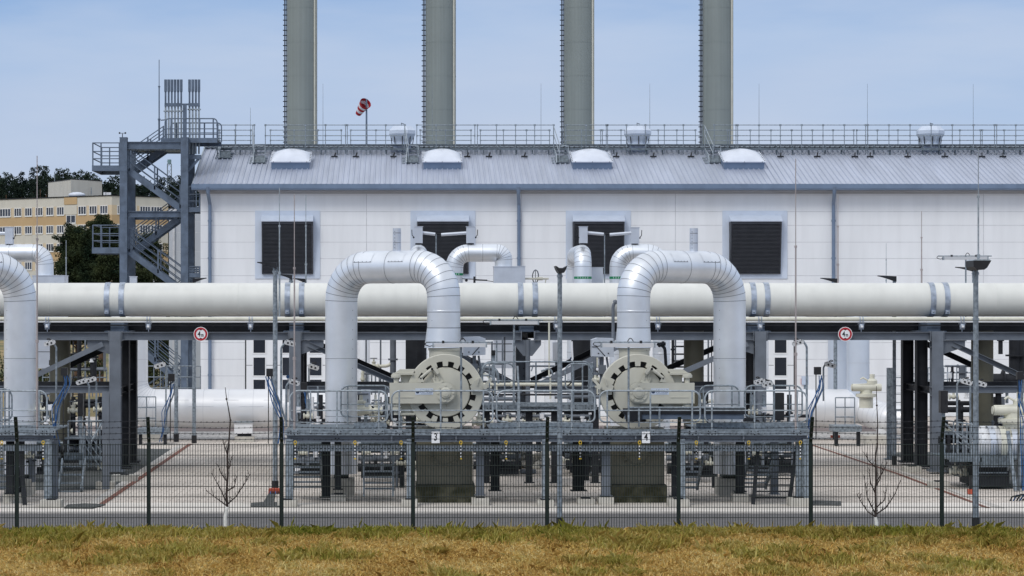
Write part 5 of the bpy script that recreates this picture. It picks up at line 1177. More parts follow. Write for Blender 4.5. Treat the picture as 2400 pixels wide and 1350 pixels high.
# ------------------------------------------------------------------ white header pipes behind the rack
DHd = 96.5; rh = S(45.5, DHd); zh = Z(957.5, DHd)
t = thing("header_pipe", "thick white clad header pipe with riser behind the left passage", "pipe", (X(520, DHd), DHd, zh - rh), "thick white header pipes")
mb = MB(); jacket(mb, [(X(301, DHd), DHd + 8, 5.15), (X(301, DHd), DHd, 5.15), (X(301, DHd), DHd, zh), (X(770, DHd), DHd, zh)], 1.05, rh, 7, .005, 1.0, n=40)
for k in range(9):
    a = X(330 + 58*k, DHd); q = R(28 if k % 2 else 8); mb.tube([(a, DHd - math.cos(q)*(rh + .002), zh + math.sin(q)*(rh + .002)), (a + .98, DHd - math.cos(q)*(rh + .002), zh + math.sin(q)*(rh + .002))], .006, 4, 1)
m_whitej_shade = M('shaded_white_jacket', (.60, .66, .75), .42, .2, .05, 1.2)  # white jacket made bluer and darker to paint in slight shade
m_whseam = M("white_jacket_seam", (.50, .52, .56), .5)
part("jacket", mb, [m_whitej, m_whseam], t)
t2 = thing("header_pipe", "thick white clad header pipe with valve branch behind the right passage", "pipe", (X(1900, DHd), DHd, zh - rh), "thick white header pipes")
mb = MB(); jacket(mb, [(X(1690, DHd), DHd, zh), (X(1985, DHd), DHd, zh)], 1.2, rh, 6, .005, 1.0, n=40); mb.lathe([(rh, 0), (rh*.74, .45)], (X(1985, DHd), DHd, zh), (1, 0, 0), 40)
jacket(mb, [(X(1985, DHd) + .4, DHd, zh), (X(2030, DHd), DHd - .3, zh - .1), (X(2062, DHd), DHd - 1.4, zh - .35), (X(2100, DHd), DHd - 1.6, zh - .4)], .5, rh*.74, 4, .005, .4, n=36)
mb.cyl((X(2058, DHd), DHd - 1.4, .1), (X(2058, DHd), DHd - 1.4, zh - .7), .34, 18)
part("jacket", mb, [m_whitej, m_whseam], t2)
mb = MB(); jacket(mb, [(X(2011, DHd), DHd, zh + rh*.6), (X(2011, DHd), DHd, 5.2), (X(2011, DHd), DHd + 6, 5.2)], .8, S(26.5, DHd), 5, .004, 2.0); part("riser", mb, [m_whitej_shade, m_whseam], t2)
mb = MB(); jacket(mb, [(X(1965, DHd + 6), DHd + 6, .2), (X(1965, DHd + 6), DHd + 6, 5.2), (X(1965, DHd + 6), DHd + 13, 5.2)], .8, S(26, DHd), 5, .004, 2.0); part("riser", mb, [m_whitej_shade, m_whseam], t2)
for p, D, lab in ((2058, 93.6, "concrete block under the white valve branch on the right"), (350, 95.5, "concrete block under the left end of the left header pipe")):
    mb = MB(); mb.box(X(p, D) - .5, X(p, D) + .5, D, D + 1.4, -.02, Z(1022 if p > 1000 else 1010, D)); solo("concrete_pedestal", mb, m_conc, lab, "concrete block", "concrete blocks under header pipes")
D = 95.0; c = P(570, 1003, D); t = thing("junction_box", "pale grey junction box with small roof on a concrete foot before the white header pipe", "box", (c.x, D, 0))
mb = MB(); mb.box(X(549, D), X(591, D), D, D + .45, Z(1017, D), Z(991, D)); part("cabinet", mb, m_whitep, t); mb = MB(); mb.box(X(547, D), X(593, D), D - .06, D + .5, Z(990.8, D), Z(988, D)); part("lid", mb, m_galvl, t)
mb = MB(); mb.box(X(556, D), X(588, D), D + .05, D + .4, Z(1023, D), Z(1017.2, D)); part("stand", mb, m_dark, t)
mb = MB(); mb.box(X(550, D), X(595, D), D - .05, D + .6, -.02, Z(1023.2, D)); part("foot", mb, m_conc, t)

# ------------------------------------------------------------------ smaller silver loops behind the big pipe
DB = 90.0; rb = S(20.5, DB)
def band(mb, x, y, z, r, m): mb.lathe([(r + .004, -.045), (r + .006, 0), (r + .004, .045)], (x, y, z), (0, 0, 1), 28, m); [mb.box(x - .3 + .09*k, x - .285 + .09*k, y - r - .012, y - r - .006 + .004*abs(k - 3), z - .03, z + .03, m + 1) for k in range(1, 6)]
def smalloop(label, pts, bandz=None, rad=.52):
    t = thing("pipe_loop", label, "pipe", pts[0], "smaller silver loops behind the big pipe"); mb = MB(); jacket(mb, pts, rad, rb, 6, .005, 1.1, n=28); part("jacket", mb, [m_alu, m_seam], t)
    if bandz is not None: b = MB(); band(b, pts[0][0], pts[0][1], Z(bandz, pts[0][1]), rb, 0); part("green_band", b, [m_green, m_whitep], t)
    return t
za = Z(593, DB)
def hatbox(px, y0, y1, w, D, label, tilt=0, side=1):
    c = P(px, (y0 + y1)/2, D); hw = S(w, D)/2; z0, z1 = Z(y1, D), Z(y0, D); mb = MB()
    mb.prism([(-hw, z0), (hw, z0), (hw, z1), (-hw - side*.0, z1 - (.0))], (c.x, D - hw, 0), (1, 0, 0), (0, 0, 1), (0, 2*hw, 0)); mb.box(c.x - hw - .02, c.x + hw + .02, D - hw - .02, D + hw + .02, z1 + .002, z1 + .02)
    mb.cyl((c.x, D, z0 - .06), (c.x, D, z0), .12, 10, 1); mb.tube([(c.x - side*(hw + .02), D - .05, z0 + .22), (c.x - side*(hw + .09), D - .05, z0 + .30), (c.x - side*(hw + .10), D - .05, z0 + .50)], .014, 5, 1); mb.ball((c.x - side*(hw + .03), D - .05, z0 + .21), .035, 6, 1)
    solo("valve_box", mb, [m_boxal, m_dark], label, "valve box", "silver valve boxes on the smaller loops")
smalloop("small silver loop with green band right of loop 3, ending in a silver box", [(X(1065, DB), DB, .3), (X(1065, DB), DB, za), (X(1180, DB), DB, za), (X(1180, DB), DB, Z(626, DB))], 643)
smalloop("small silver loop seen end on just behind the top of loop 3", [(X(981, DB), DB, .3), (X(981, DB), DB, za), (X(981, DB), DB + 4, za), (X(981, DB), DB + 4, .3)])
smalloop("small silver loop seen end on with green band left of loop 4", [(X(1366, DB), DB, .3), (X(1366, DB), DB, za), (X(1366, DB), DB + 4, za), (X(1366, DB), DB + 4, .3)], 651)
smalloop("small silver loop with green band half hidden behind loop 4", [(X(1449, DB), DB, .3), (X(1449, DB), DB, za), (X(1550, DB), DB, za), (X(1550, DB), DB, .3)], 651)
smalloop("small silver loop at the left edge behind the big pipe", [(X(-120, DB), DB, .3), (X(-120, DB), DB, za), (X(105, DB), DB, za), (X(105, DB), DB, Z(647, DB))])
hatbox(981, 532, 570, 19, DB, "silver valve box on the end-on loop behind loop 3", side=1); hatbox(1103, 532, 570, 20, DB, "silver valve box on the loop right of loop 3", side=-1)
hatbox(1367, 532, 570, 19, DB, "silver valve box on the end-on loop left of loop 4", side=1); hatbox(1488, 534, 571, 19, DB, "silver valve box on the loop behind loop 4", side=-1); hatbox(22, 533, 572, 18, DB, "silver valve box on the loop at the left edge", side=-1)
for xa, xm, xb, lab in ((990, 1020, 1093, "thin silver cross pipe on a T post between the valve boxes above loop 3"), (1377, 1415, 1479, "thin silver cross pipe on a T post between the valve boxes left of loop 4")):
    t = thing("vent_pipe", lab, "pipe", P(xm, 650, DB), "thin vent pipes between valve boxes"); mb = MB(); mb.tube([P(xa, 545.5, DB), P(xm, 549, DB)], .062, 10); mb.tube([P(xm + 14, 550, DB), P(xb, 546, DB)], .062, 10); mb.tube([P(xm, 549, DB), P(xm + 15, 549, DB)], .02, 6, 1)
    part("jacket", mb, [m_boxal, m_dark], t); mb = MB(); mb.tube([P(xm + 2, 549, DB), P(xm + 2, 600, DB), P(xm + 2, 760, DB)], .022, 6); part("post", mb, m_galv, t)
mb = MB(); x0, x1 = X(-200, DB), X(31, DB); mb.tube([P(13, 547, DB), P(-60, 547, DB)], .06, 8); solo("vent_pipe", mb, m_boxal, "thin silver cross pipe leaving the frame at the left edge", "pipe", "thin vent pipes between valve boxes")
# silver enclosures with handwheel
def encl(p0, p1, y0, D, dep, label, lip=None):
    mb = MB(); mb.box(X(p0, D), X(p1, D), D - dep/2, D + dep/2, 3.0, Z(y0, D)); mb.box(X(p0, D) - .02, X(p1, D) + .02, D - dep/2 - .02, D + dep/2 + .02, Z(y0, D) + .001, Z(y0, D) + .025)
    for z in (3.6, 5.0): mb.box(X(p0, D) - .004, X(p1, D) + .004, D - dep/2 - .006, D - dep/2 + .01, z, z + .02, 1)
    return solo("pipe_enclosure", mb, [m_boxal, m_dark], label, "pipe enclosure", "silver sheet enclosures behind the big pipe")
encl(1157, 1211, 626, DB, .9, "silver sheet enclosure at the foot of the loop right of loop 3"); encl(1211.6, 1230, 625, DB - .2, .5, "narrow silver sheet enclosure with a valve spindle, right of the wide one"); encl(81, 155, 647, DB, 1.1, "silver sheet enclosure at the foot of the loop by the left edge"); encl(1343, 1412, 628, DB + 2.2, .6, "silver sheet enclosure behind the end-on loop left of loop 4"); encl(305, 320, 649, 97, .4, "small white box top left of the stair tower, over the big pipe")
D = DB - .2; t = thing("handwheel_valve", "valve spindle with spoked handwheel just above the big pipe, right of the silver enclosure", "valve", P(1245, 660, D)); mb = MB(); mb.tube([P(1222, 653, D), P(1286, 653, D)], .035, 8); mb.cyl(P(1218, 653, D), P(1228, 653, D), .10, 10); mb.tube([P(1280, 653, D), P(1278, 663, D)], .02, 6); mb.cyl(P(1258, 653, D), P(1272, 653, D), .065, 8); part("spindle", mb, m_beige2, t)
mb = MB(); c = P(1255, 648, D); mb.tube([c + Vector((.11*math.cos(q), -.2*math.sin(q)*.6, .24*math.sin(q))) for q in [k*math.pi/8 for k in range(17)]], .022, 6); mb.tube([c + Vector((0, 0, -.22)), c + Vector((0, 0, .22))], .015, 5); part("handwheel", mb, m_steel, t)
mb = MB(); mb.tube([P(1083, 653, D), P(1120, 655, D), P(1156, 660, D)], .012, 5); mb.ball(P(1093, 657, D), .06, 6); mb.cbox(P(1112, 656, D), .08, .08, .25); mb.bar(P(1114, 656, D), P(1142, 657, D), .05, .05); solo("instrument_tap", mb, m_dark, "small dark instrument taps just above the big pipe right of loop 3", "instrument")

# ------------------------------------------------------------------ beige risers with shade painted in, and dark vessels behind the rack
m_riser_shade = m_beige_shade  # risers are beige pipe; the dark tone paints in their shade
for p, D, r, yt, lab in ((141, 80.2, .34, 752, "thick beige riser, shade painted in, behind the left braces"), (1626, 80.2, .33, 752, "thick beige riser, shade painted in, between closure 4 and loop 4"), (2302, 80.2, .36, 752, "thick beige riser, shade painted in, behind the right-hand lamp pole")):
    mb = MB(); x = X(p, D); mb.lathe([(r, Z(1020, D)), (r, Z(yt, D) + .1)], (x, D, 0), (0, 0, 1), 28); mb.lathe([(r + .02, -.05), (r + .02, .05)], (x, D, 2.5), (0, 0, 1), 28); mb.tube(fillet([(x, D, 1.3), (x, D, .5), (x, D - 3, .5)], .5), r, 20); solo("pipe_riser", mb, m_riser_shade, lab, "pipe", "shade-toned beige vertical pipes behind the rack", base=(x, D, 0))
for p, D, r, lab in ((1362, 84, .34, "dark round vessel behind the rail left of closure 4"), (975, 84, .36, "dark round vessel hidden behind closure 3")):
    mb = MB(); x = X(p, D); mb.lathe([(r, .2), (r, 4.5), (r*.4, 4.62)], (x, D, 0), (0, 0, 1), 24, 0); mb.lathe([(r, .0), (r, .03), (0, .05)], (x, D, Z(764, D)), (0, 0, 1), 24, 1); mb.cyl((x, D, 4.6), (x, D, Z(764, D)), .1, 8); solo("vessel", mb, [m_dark, m_galvl], lab, "vessel", "dark vessels under the rack")

# ------------------------------------------------------------------ lamp poles
def lamp(px, ytop, D, r, head, label, hw=46, base_sleeve=True, ybase=None):
    x = X(px, D); zt = Z(ytop, D); t = thing("lamp_pole", label, "street lamp", (x, D, 0), "lamp poles")
    mb = MB(); mb.tube([(x, D, 0), (x, D, zt*.55), (x, D, zt)], [r*1.08, r, r*.92], 12); mb.cyl((x, D, zt*.80), (x, D, zt*.80 + .05), r*1.25, 10); mb.cyl((x, D, zt - .16), (x, D, zt - .1), r*1.2, 10); part("pole", mb, m_galv, t)
    if base_sleeve: mb = MB(); mb.cyl((x, D, 0), (x, D, .30), r*1.45, 12); part("base_sleeve", mb, m_black, t)
    h = MB(); L = S(hw, D)
    if head == 0:
        w_ = S(13.5, D); h.prism([(-w_*1.0, .10), (-w_*.8, .02), (-w_*.45, -.06), (w_*.45, -.06), (w_*.8, .02), (w_*1.0, .10), (w_*.82, .09), (w_*.4, .05), (-w_*.4, .05), (-w_*.82, .09)], (x, D + .1, zt), (1, 0, 0), (0, 0, 1), (0, -.75, 0)); h.box(x - .05, x + .05, D - .5, D - .3, zt - .058, zt - .02)
    elif head == 2:
        w_ = S(21, D); h.prism([(-w_, .16), (-w_*.95, .02), (-w_*.6, -.05), (w_*.25, -.05), (w_*.55, .0), (w_, .16)], (x + .0, D + .15, zt), (1, 0, 0), (0, 0, 1), (0, -.8, 0)); h.prism([(-w_, .163), (w_, .163), (w_*.8, .19), (-w_*.8, .19)], (x, D + .15, zt), (1, 0, 0), (0, 0, 1), (0, -.8, 0), 1)
    else:
        s = head; top = [(-.06*-s, .10), (s*.0, .13)]; n = 8; up = []; lo = []
        for k in range(n + 1):
            f = k/n; up.append((s*(L*f - .05), .12 - .02*f - .0*f + .05*f)); lo.append((s*(L*f - .05), (.12 - .02*f + .05*f) - (.15*(1 - f)**1.3*(1 if f > .0 else 1) + .03)))
        w0 = .13
        for k in range(n):
            wa, wb = w0*(1 - .45*k/n), w0*(1 - .45*(k + 1)/n)
            vs = [(x + up[k][0], D - wa, zt + up[k][1]), (x + up[k][0], D + wa, zt + up[k][1]), (x + lo[k][0], D - wa, zt + lo[k][1]), (x + lo[k][0], D + wa, zt + lo[k][1]), (x + up[k+1][0], D - wb, zt + up[k+1][1]), (x + up[k+1][0], D + wb, zt + up[k+1][1]), (x + lo[k+1][0], D - wb, zt + lo[k+1][1]), (x + lo[k+1][0], D + wb, zt + lo[k+1][1])]
            h.add(vs, [(0, 1, 5, 4), (2, 6, 7, 3), (0, 4, 6, 2), (1, 3, 7, 5)] + ([(0, 2, 3, 1)] if k == 0 else []) + ([(4, 5, 7, 6)] if k == n - 1 else []))
    part("lamp_head", h, [m_dark if head in (1, -1) else m_black, m_galvl], t); return t
lamp(1312, 634, 57.3, .058, 0, "tall galvanised lamp pole at the roadside in the middle, lamp head facing the viewer")
lamp(2287, 628, 57.3, .066, 2, "tall galvanised lamp pole at the roadside on the right, wide black lamp head")
lamp(645, 626, 69.4, .068, -1, "galvanised lamp pole by the left passage, lamp arm pointing left", 46)
lamp(682, 652, 92, .07, -1, "lamp with dark arm just above the big pipe, beside the first strap pair", 30); lamp(712, 660, 100, .07, -1, "lamp with dark arm lowest behind the left louvre", 28)
lamp(455, 660, 94, .07, 1, "lamp with dark arm pointing right at the stair tower foot", 32); lamp(1958, 660, 96.5, .075, -1, "lamp with dark arm over the big pipe above the right 4 m sign", 38); lamp(2096, 656, 81, .06, -1, "lamp with dark arm over the big pipe, right of the right 4 m sign", 42)
lamp(2282, 634, 100, .07, -1, "lamp with dark arm half hidden behind the right roadside lamp pole", 46); lamp(413, 690, 95, .075, 1, "plain pole behind the left passage, its head hidden by the big pipe", 20)

# ------------------------------------------------------------------ strip lights on poles
def striplight(p0, p1, y, pp, D, yb, label, up=True):
    z = Z(y, D); t = thing("strip_light", label, "lamp", (X(pp, D), D, Z(yb, D)), "strip lights on thin poles"); mb = MB(); x0, x1 = X(p0, D), X(p1, D)
    mb.prism([(-.07, .0), (.07, .0), (.045, -.10), (-.045, -.10)], (x0 + .08, D, z - .03), (0, 1, 0), (0, 0, 1), (x1 - x0 - .16, 0, 0), 0); mb.box(x0 + .06, x0 + .10, D - .075, D + .075, z - .14, z - .025, 1); mb.box(x1 - .1, x1 - .06, D - .075, D + .075, z - .14, z - .025, 1)
    part("housing", mb, [m_whitep, m_galvl], t); mb = MB(); mb.tube([(x0 - .1, D, z), (x1 + .06, D, z)], .022, 6, 0)
    for f in (.22, .72): mb.cbox((x0 + (x1 - x0)*f, D, z - .005), .06, .1, .09, 1)
    mb.tube(fillet([(x0 - .08, D, z - .0), (x0 - .16, D, z - .06), (x0 - .02, D, z - .11), (x0 + .08, D, z - .09)], .05), .012, 5, 1); mb.tube(fillet([(X(pp, D) - .05, D, z), (X(pp, D) + .04, D, z + .14), (X(pp, D) + .12, D, z + .02)], .06), .012, 5, 1)
    part("mounting_tube", mb, [m_galv, m_black], t); mb = MB(); mb.tube([(X(pp, D), D + .09, Z(yb, D)), (X(pp, D), D + .09, z + .02)], .028, 8); part("pole", mb, m_galv, t)
striplight(1008, 1147, 802, 1081, DF - .02, 1012, "strip light on a thin pole in front of closure 3"); striplight(1402, 1541, 802, 1474, DF - .02, 1012, "strip light on a thin pole in front of closure 4")
striplight(1143, 1268, 750, 1205, 70.8, 948, "strip light on a thin pole midway between the two closures"); striplight(2205, 2320, 600, 2265, 84, 800, "strip light over the big pipe beside the right roadside lamp")

# ------------------------------------------------------------------ double detector heads on bent poles
m_detect = M('detector_grey', (.56, .57, .58), .5, 0, .12, 12)
def detector(pts, D, heads, label, r=.030):
    w = [P(a, b, D) for a, b in pts]; t = thing("detector", label, "detector", w[0], "white twin-eyed detectors on bent poles"); mb = MB(); mb.tube(fillet(w, .16, 5), r, 7); part("pole", mb, m_galv, t)
    for hx, hy, s in heads:
        c = P(hx, hy, D - .06); h = MB(); u = Vector((s, 0, -.28)).normalized(); v = Vector((0, 0, 1)); v = (v - u*v.dot(u)).normalized(); L, q = S(13.5, D), S(5.8, D)
        h.prism([(-L, -q*.5), (-L*.75, -q), (L*.8, -q), (L, -q*.2), (L*.9, q*.8), (-L*.6, q), (-L, q*.4)], c, u, v, (0, -.12, 0), 0)
        for a in (-.35, .35): h.lathe([(q*.42, 0), (q*.42, -.012), (0, -.012)], c + u*(L*a) - v*(q*.15) + Vector((0, -.1205, 0)), (0, 1, 0), 10, 1)
        for a in (-.7, .05, .7): h.cyl(c + u*(L*a) + v*q*.6 + Vector((0, -.12, 0)), c + u*(L*a) + v*q*.6 + Vector((0, -.13, 0)), .012, 6, 1)
        h.tube(fillet([c + v*q + u*L*-.3, c + v*q*2.0 - u*L*.1, c + v*q*1.9 + u*L*.5, w[-1]], .06), .014, 5, 1)
        part("detector_head", h, [m_detect, m_black], t)
detector([(132, 1000), (132, 815), (122, 798)], 73, [(117, 804, -1)], "white twin-eyed detector on a tall bent pole beside the left silver leg")
detector([(209, 1050), (209, 905), (200, 888)], 72, [(192, 894, -1)], "white twin-eyed detector on the nearer pole left of the rack's left column")
detector([(226, 1040), (226, 895), (216, 884)], 73.2, [(213, 890, -1)], "white twin-eyed detector on the second pole left of the rack's left column")
detector([(389, 990), (389, 858), (380, 848)], 92, [(375, 856, -1)], "small white twin-eyed detector before the header pipe in the left passage")
detector([(659, 1010), (659, 815), (674, 797)], 66, [(680, 804, 1)], "white twin-eyed detector on a tall bent pole beside the left passage lamp")
detector([(671, 1000), (671, 905), (684, 888)], 66.4, [(690, 896, 1)], "white twin-eyed detector low beside the left passage lamp")
detector([(1814, 1010), (1814, 905), (1806, 892)], 66, [(1798, 900, -1), (1779, 894, -1)], "pair of white twin-eyed detectors on a bent pole right of loop 4")
detector([(1891, 1010), (1891, 812), (1880, 796)], 66, [(1869, 803, -1)], "white twin-eyed detector on a tall bent pole at the walkway's right end")
detector([(1930, 940), (1930, 860), (1939, 850)], 80, [(1945, 855, 1)], "small white twin-eyed detector by the blue hoses right of the walkway")
detector([(2243, 1060), (2243, 900), (2253, 888)], 72, [(2264, 895, 1)], "white twin-eyed detector on the bent pole right of the rack's right column"); detector([(2274, 1060), (2274, 902), (2284, 892)], 72.5, [(2298, 899, 1)], "white twin-eyed detector half behind the right roadside lamp pole")
detector([(724, 905), (724, 858), (730, 851)], 85, [(735, 860, 1)], "tiny white twin-eyed detector left of loop 3's rear leg")

# ------------------------------------------------------------------ blue hoses hanging from dark boxes
def hoses(box, path, D, label, n=3):
    t = thing("hose_bundle", label, "hose", P(path[-1][0], path[-1][1], D), "bundles of blue hoses"); mb = MB(); c = P(box[0], box[1], D); mb.cbox(c, S(15, D), .18, S(18, D)); mb.box(c.x - S(4, D), c.x - S(2, D), c.y + .02, c.y + .06, Z(path[-1][1], D), c.z); part("terminal_box", mb, [m_black], t)
    for k in range(n):
        mb = MB(); w = [P(a, b, D) + Vector((.040*(k - (n - 1)/2) + .05*math.sin(i*2.3 + k*1.7), -.04 + .05*(k % 2), 0)) for i, (a, b) in enumerate(path)]; mb.tube(fillet(w, .3, 4), .014, 6); part("hose", mb, m_blue, t)
    mb = MB(); w = [P(a, b, D) + Vector((.09, .06, 0)) for a, b in path[:-1]]; mb.tube(fillet(w, .2), .03, 5); part("hose_guide", mb, m_galv, t)
hoses((151, 871), [(155, 878), (157, 900), (131, 955), (128, 1000), (131, 1045)], 66.5, "blue hoses down from a dark box beside the left walkway", 4)
hoses((402, 885), [(404, 900), (402, 920), (385, 965), (382, 1010), (376, 1035)], 90, "blue hoses at the far side of the left passage", 3)
hoses((632, 873), [(628, 882), (630, 900), (648, 945), (661, 985), (657, 1040)], 66, "blue hoses crossing in front of the left passage lamp pole", 4)
hoses((1916, 869), [(1924, 880), (1922, 910), (1898, 965), (1893, 1000), (1893, 1030)], 72, "blue hoses between the walkway's right end and the right passage", 4)
hoses((712, 905), [(712, 905), (716, 940), (724, 970), (722, 1000)], 72, "blue hoses behind the rail left of loop 3", 2)
hoses((2390, 880), [(2391, 890), (2389, 940), (2398, 985), (2396, 1150)], 66, "blue hoses at the right picture edge", 3)
mb = MB(); c = P(2390, 1175, 66)
for k in range(5): mb.tube([c + Vector((-.3 + .1*k, .1*k, -.1)), c + Vector((-.2 + .12*k, .05, .12 + .03*k)), c + Vector((0.1 + .06*k, -.1, .2)), c + Vector((.35, .1, -.08))], .022, 5, 0 if k % 2 else 1)
solo("hose_coil", mb, [m_blue, m_dark], "loose coil of dark and blue hoses on the paving at the right edge", "hose")
D = 68.8; mb = MB(); mb.box(X(630, D), X(658, D), D - .2, D + .25, 0, Z(1145, D), 0); solo("hose_valve_block", mb, m_rock, "red valve block at the foot of the left passage lamp pole", "valve block")
mb = MB()
for k in range(4): mb.tube(fillet([P(634 + 6*k, 1152, D - .22), P(634 + 6*k, 1166, D - .4), P(655 - 4*k, 1170, D - .5), P(630 - 3*k, 1186, D - .6)], .15), .018, 5, k % 2)
solo("hose_coil", mb, [m_blue, m_dark], "short blue and black hoses spilling from the red valve block", "hose")
D = 68.3; mb = MB(); mb.box(X(2270, D), X(2282, D), D, D + .2, 0.0, Z(1147, D)); mb.box(X(2273, D), X(2279, D), D + .05, D + .1, Z(1147, D) + .002, Z(1115, D), 1); solo("marker_post", mb, [m_rock, m_black], "short red marker block left of the right roadside lamp pole", "marker")
D = 98.0; mb = MB(); mb.box(X(1945, D), X(1966, D), D - .3, D - .1, 0, .1); solo("marker_post", mb, m_rock, "low red block at the foot of the pole under the right 4 m sign", "marker")

# ------------------------------------------------------------------ lightning rods standing in the yard
m_rodp = m_brass
ground_rod(87, 365, 1008, DF, .030, "tall thin rod beside the left silver leg", m_rodp, mid=800); ground_rod(690, 456, 1012, DF, .030, "tall pinkish rod at the left end of the front walkway", m_rodp, mid=840); ground_rod(1865, 372, 1012, DF, .030, "tall pinkish rod at the right end of the front walkway", m_rodp, mid=830)
ground_rod(655, 440, 742, 69.3, .028, "rod clamped to the left passage lamp pole", m_galvl, mid=640); ground_rod(717, 456, 700, 100, .035, "thin rod before the left louvre's right side", m_galvl); ground_rod(155, 563, 700, 92, .03, "thin rod above the silver enclosure by the left edge", m_galvl); ground_rod(1964, 458, 700, 100, .035, "thin dark rod beside the third downpipe", m_brass); ground_rod(2077, 570, 700, 100, .02, "faint short rod beside the lamp right of the third downpipe", m_galvl); ground_rod(2160, 495, 700, 100, .035, "thin rod before the blank wall on the right", m_brass); ground_rod(2293, 348, 612, 57.1, .028, "rod fixed to the top of the right roadside lamp pole", m_galvl, mid=600)

# ------------------------------------------------------------------ cream actuator valves
def actvalve(px, py, D, k, label, stem=True):
    c = P(px, py, D); t = thing("actuator_valve", label, "valve", c - Vector((0, 0, S(45*k, D))), "cream valves with actuators"); s = lambda n: S(n*k, D)
    mb = MB(); mb.lathe([(s(16), -s(45)), (s(16), -s(20)), (s(24), -s(19)), (s(24), -s(12)), (s(14), -s(11)), (s(14), -s(2))], c, (0, 0, 1), 18); part("body", mb, m_beigew, t)
    mb = MB(); mb.prism([(-s(30), -s(2)), (s(22), -s(2)), (s(22), s(9)), (s(8), s(13)), (-s(30), s(10))], c + Vector((0, s(12), 0)), (1, 0, 0), (0, 0, 1), (0, -s(24), 0)); mb.lathe([(s(9), -s(34)), (s(9), s(34))], c + Vector((0, -s(6), s(3))), (1, 0, 0), 14); mb.lathe([(0, -s(36)), (s(7), -s(36)), (s(7), -s(34))], c + Vector((0, -s(6), s(3))), (1, 0, 0), 14); mb.lathe([(s(12), 0), (s(12), s(9)), (s(6), s(14)), (s(6), s(24)), (0, s(24))], c + Vector((s(14), 0, s(10))), (0, 0, 1), 14); mb.tube([c + Vector((s(2), -s(4), s(20))), c + Vector((-s(8), -s(4), s(26))), c + Vector((-s(14), -s(4), s(22)))], s(2), 5)
    part("actuator", mb, m_beigew, t); mb = MB(); mb.box(c.x - s(24), c.x - s(4), c.y - s(13), c.y - s(12.2), c.z + s(3), c.z + s(8)); part("indicator", mb, m_black, t)
actvalve(2030, 911, 89, 1.0, "cream actuator valve on the white branch in the right passage"); actvalve(2372, 965, 72, 1.35, "large cream actuator valve on the wrapped pipe at the right edge")
mb = MB(); D = 72.0; jacket(mb, [(X(2302, D), D + .3, Z(1040, D)), (X(2520, D), D, Z(1040, D))], .3, S(41, D), 4, .006, .55)
for k in range(5): mb.tube([(X(2312 + 26*k, D), D, Z(1040, D)), (X(2326 + 26*k, D), D, Z(1040, D))], S(41.6, D), 28, 2 if k % 2 else 3, False)
mb.ball((X(2306, D), D + .3, Z(1040, D)), S(40, D), 20, 0, (.5, 1, 1)); solo("wrapped_pipe", mb, [m_whitej, m_whseam, m_beigew, m_boxal], "fat white and cream wrapped pipe end at the right picture edge", "pipe")
# small hand valves
def gatevalve(px, py, D, k, label):
    c = P(px, py, D); s = lambda n: S(n*k, D); t = thing("gate_valve", label, "valve", c - Vector((0, 0, s(10))), "small hand valves"); mb = MB(); mb.ball(c, s(9), 12); mb.lathe([(0, -s(16)), (s(10), -s(16)), (s(10), -s(12)), (s(6), -s(12)), (s(6), s(12)), (s(10), s(12)), (s(10), s(16)), (0, s(16))], c, (1, 0, 0), 14); mb.lathe([(s(6), 0), (s(6), s(12)), (s(8), s(12)), (s(8), s(15)), (s(3), s(16)), (s(2), s(28))], c, (0, 0, 1), 12); part("body", mb, m_beigew, t)
    mb = MB(); mb.tube([c + Vector((s(11)*math.cos(q), s(11)*math.sin(q), s(26))) for q in [j*math.pi/6 for j in range(13)]], s(1.6), 5); mb.tube([c + Vector((-s(11), 0, s(26))), c + Vector((s(11), 0, s(26)))], s(1), 4); part("handwheel", mb, m_steel, t)
for a in ((846, 962, 68.9, 1.5, "cream hand valve beside the grey cabinet right of loop 3's rear leg"), (882, 962, 68, .9, "small cream hand valve on the thin riser right of the grey cabinet"), (990, 985, 68.5, .9, "small cream hand valve under the swing arm of closure 3"), (1122, 990, 68, 1.0, "small cream hand valve right of closure 3's ring"), (1638, 990, 68.3, 1.1, "cream hand valve under the hinge of closure 4"), (98, 962, 68.5, 1.5, "large cream hand valve beside the left silver leg"), (172, 962, 78, .8, "small cream hand valve behind the left access stair"), (1250, 978, 78, .8, "small cream hand valve under the rear platform"), (1338, 1000, 78, 1.0, "cream hand valve behind the tall middle lamp pole"), (962, 1088, 67.5, .8, "small hand valve low beside plinth 3"), (240, 1095, 71, .7, "small cream hand valve by the left access stair foot"), (2238, 1105, 71, .8, "small hand valve low before the right skid"), (2262, 1110, 71.4, .8, "second small hand valve low before the right skid, nearer the lamp pole"), (876, 858, 84, .7, "cream flanged valve on the thin pipe right of loop 3's rear leg")): gatevalve(*a)

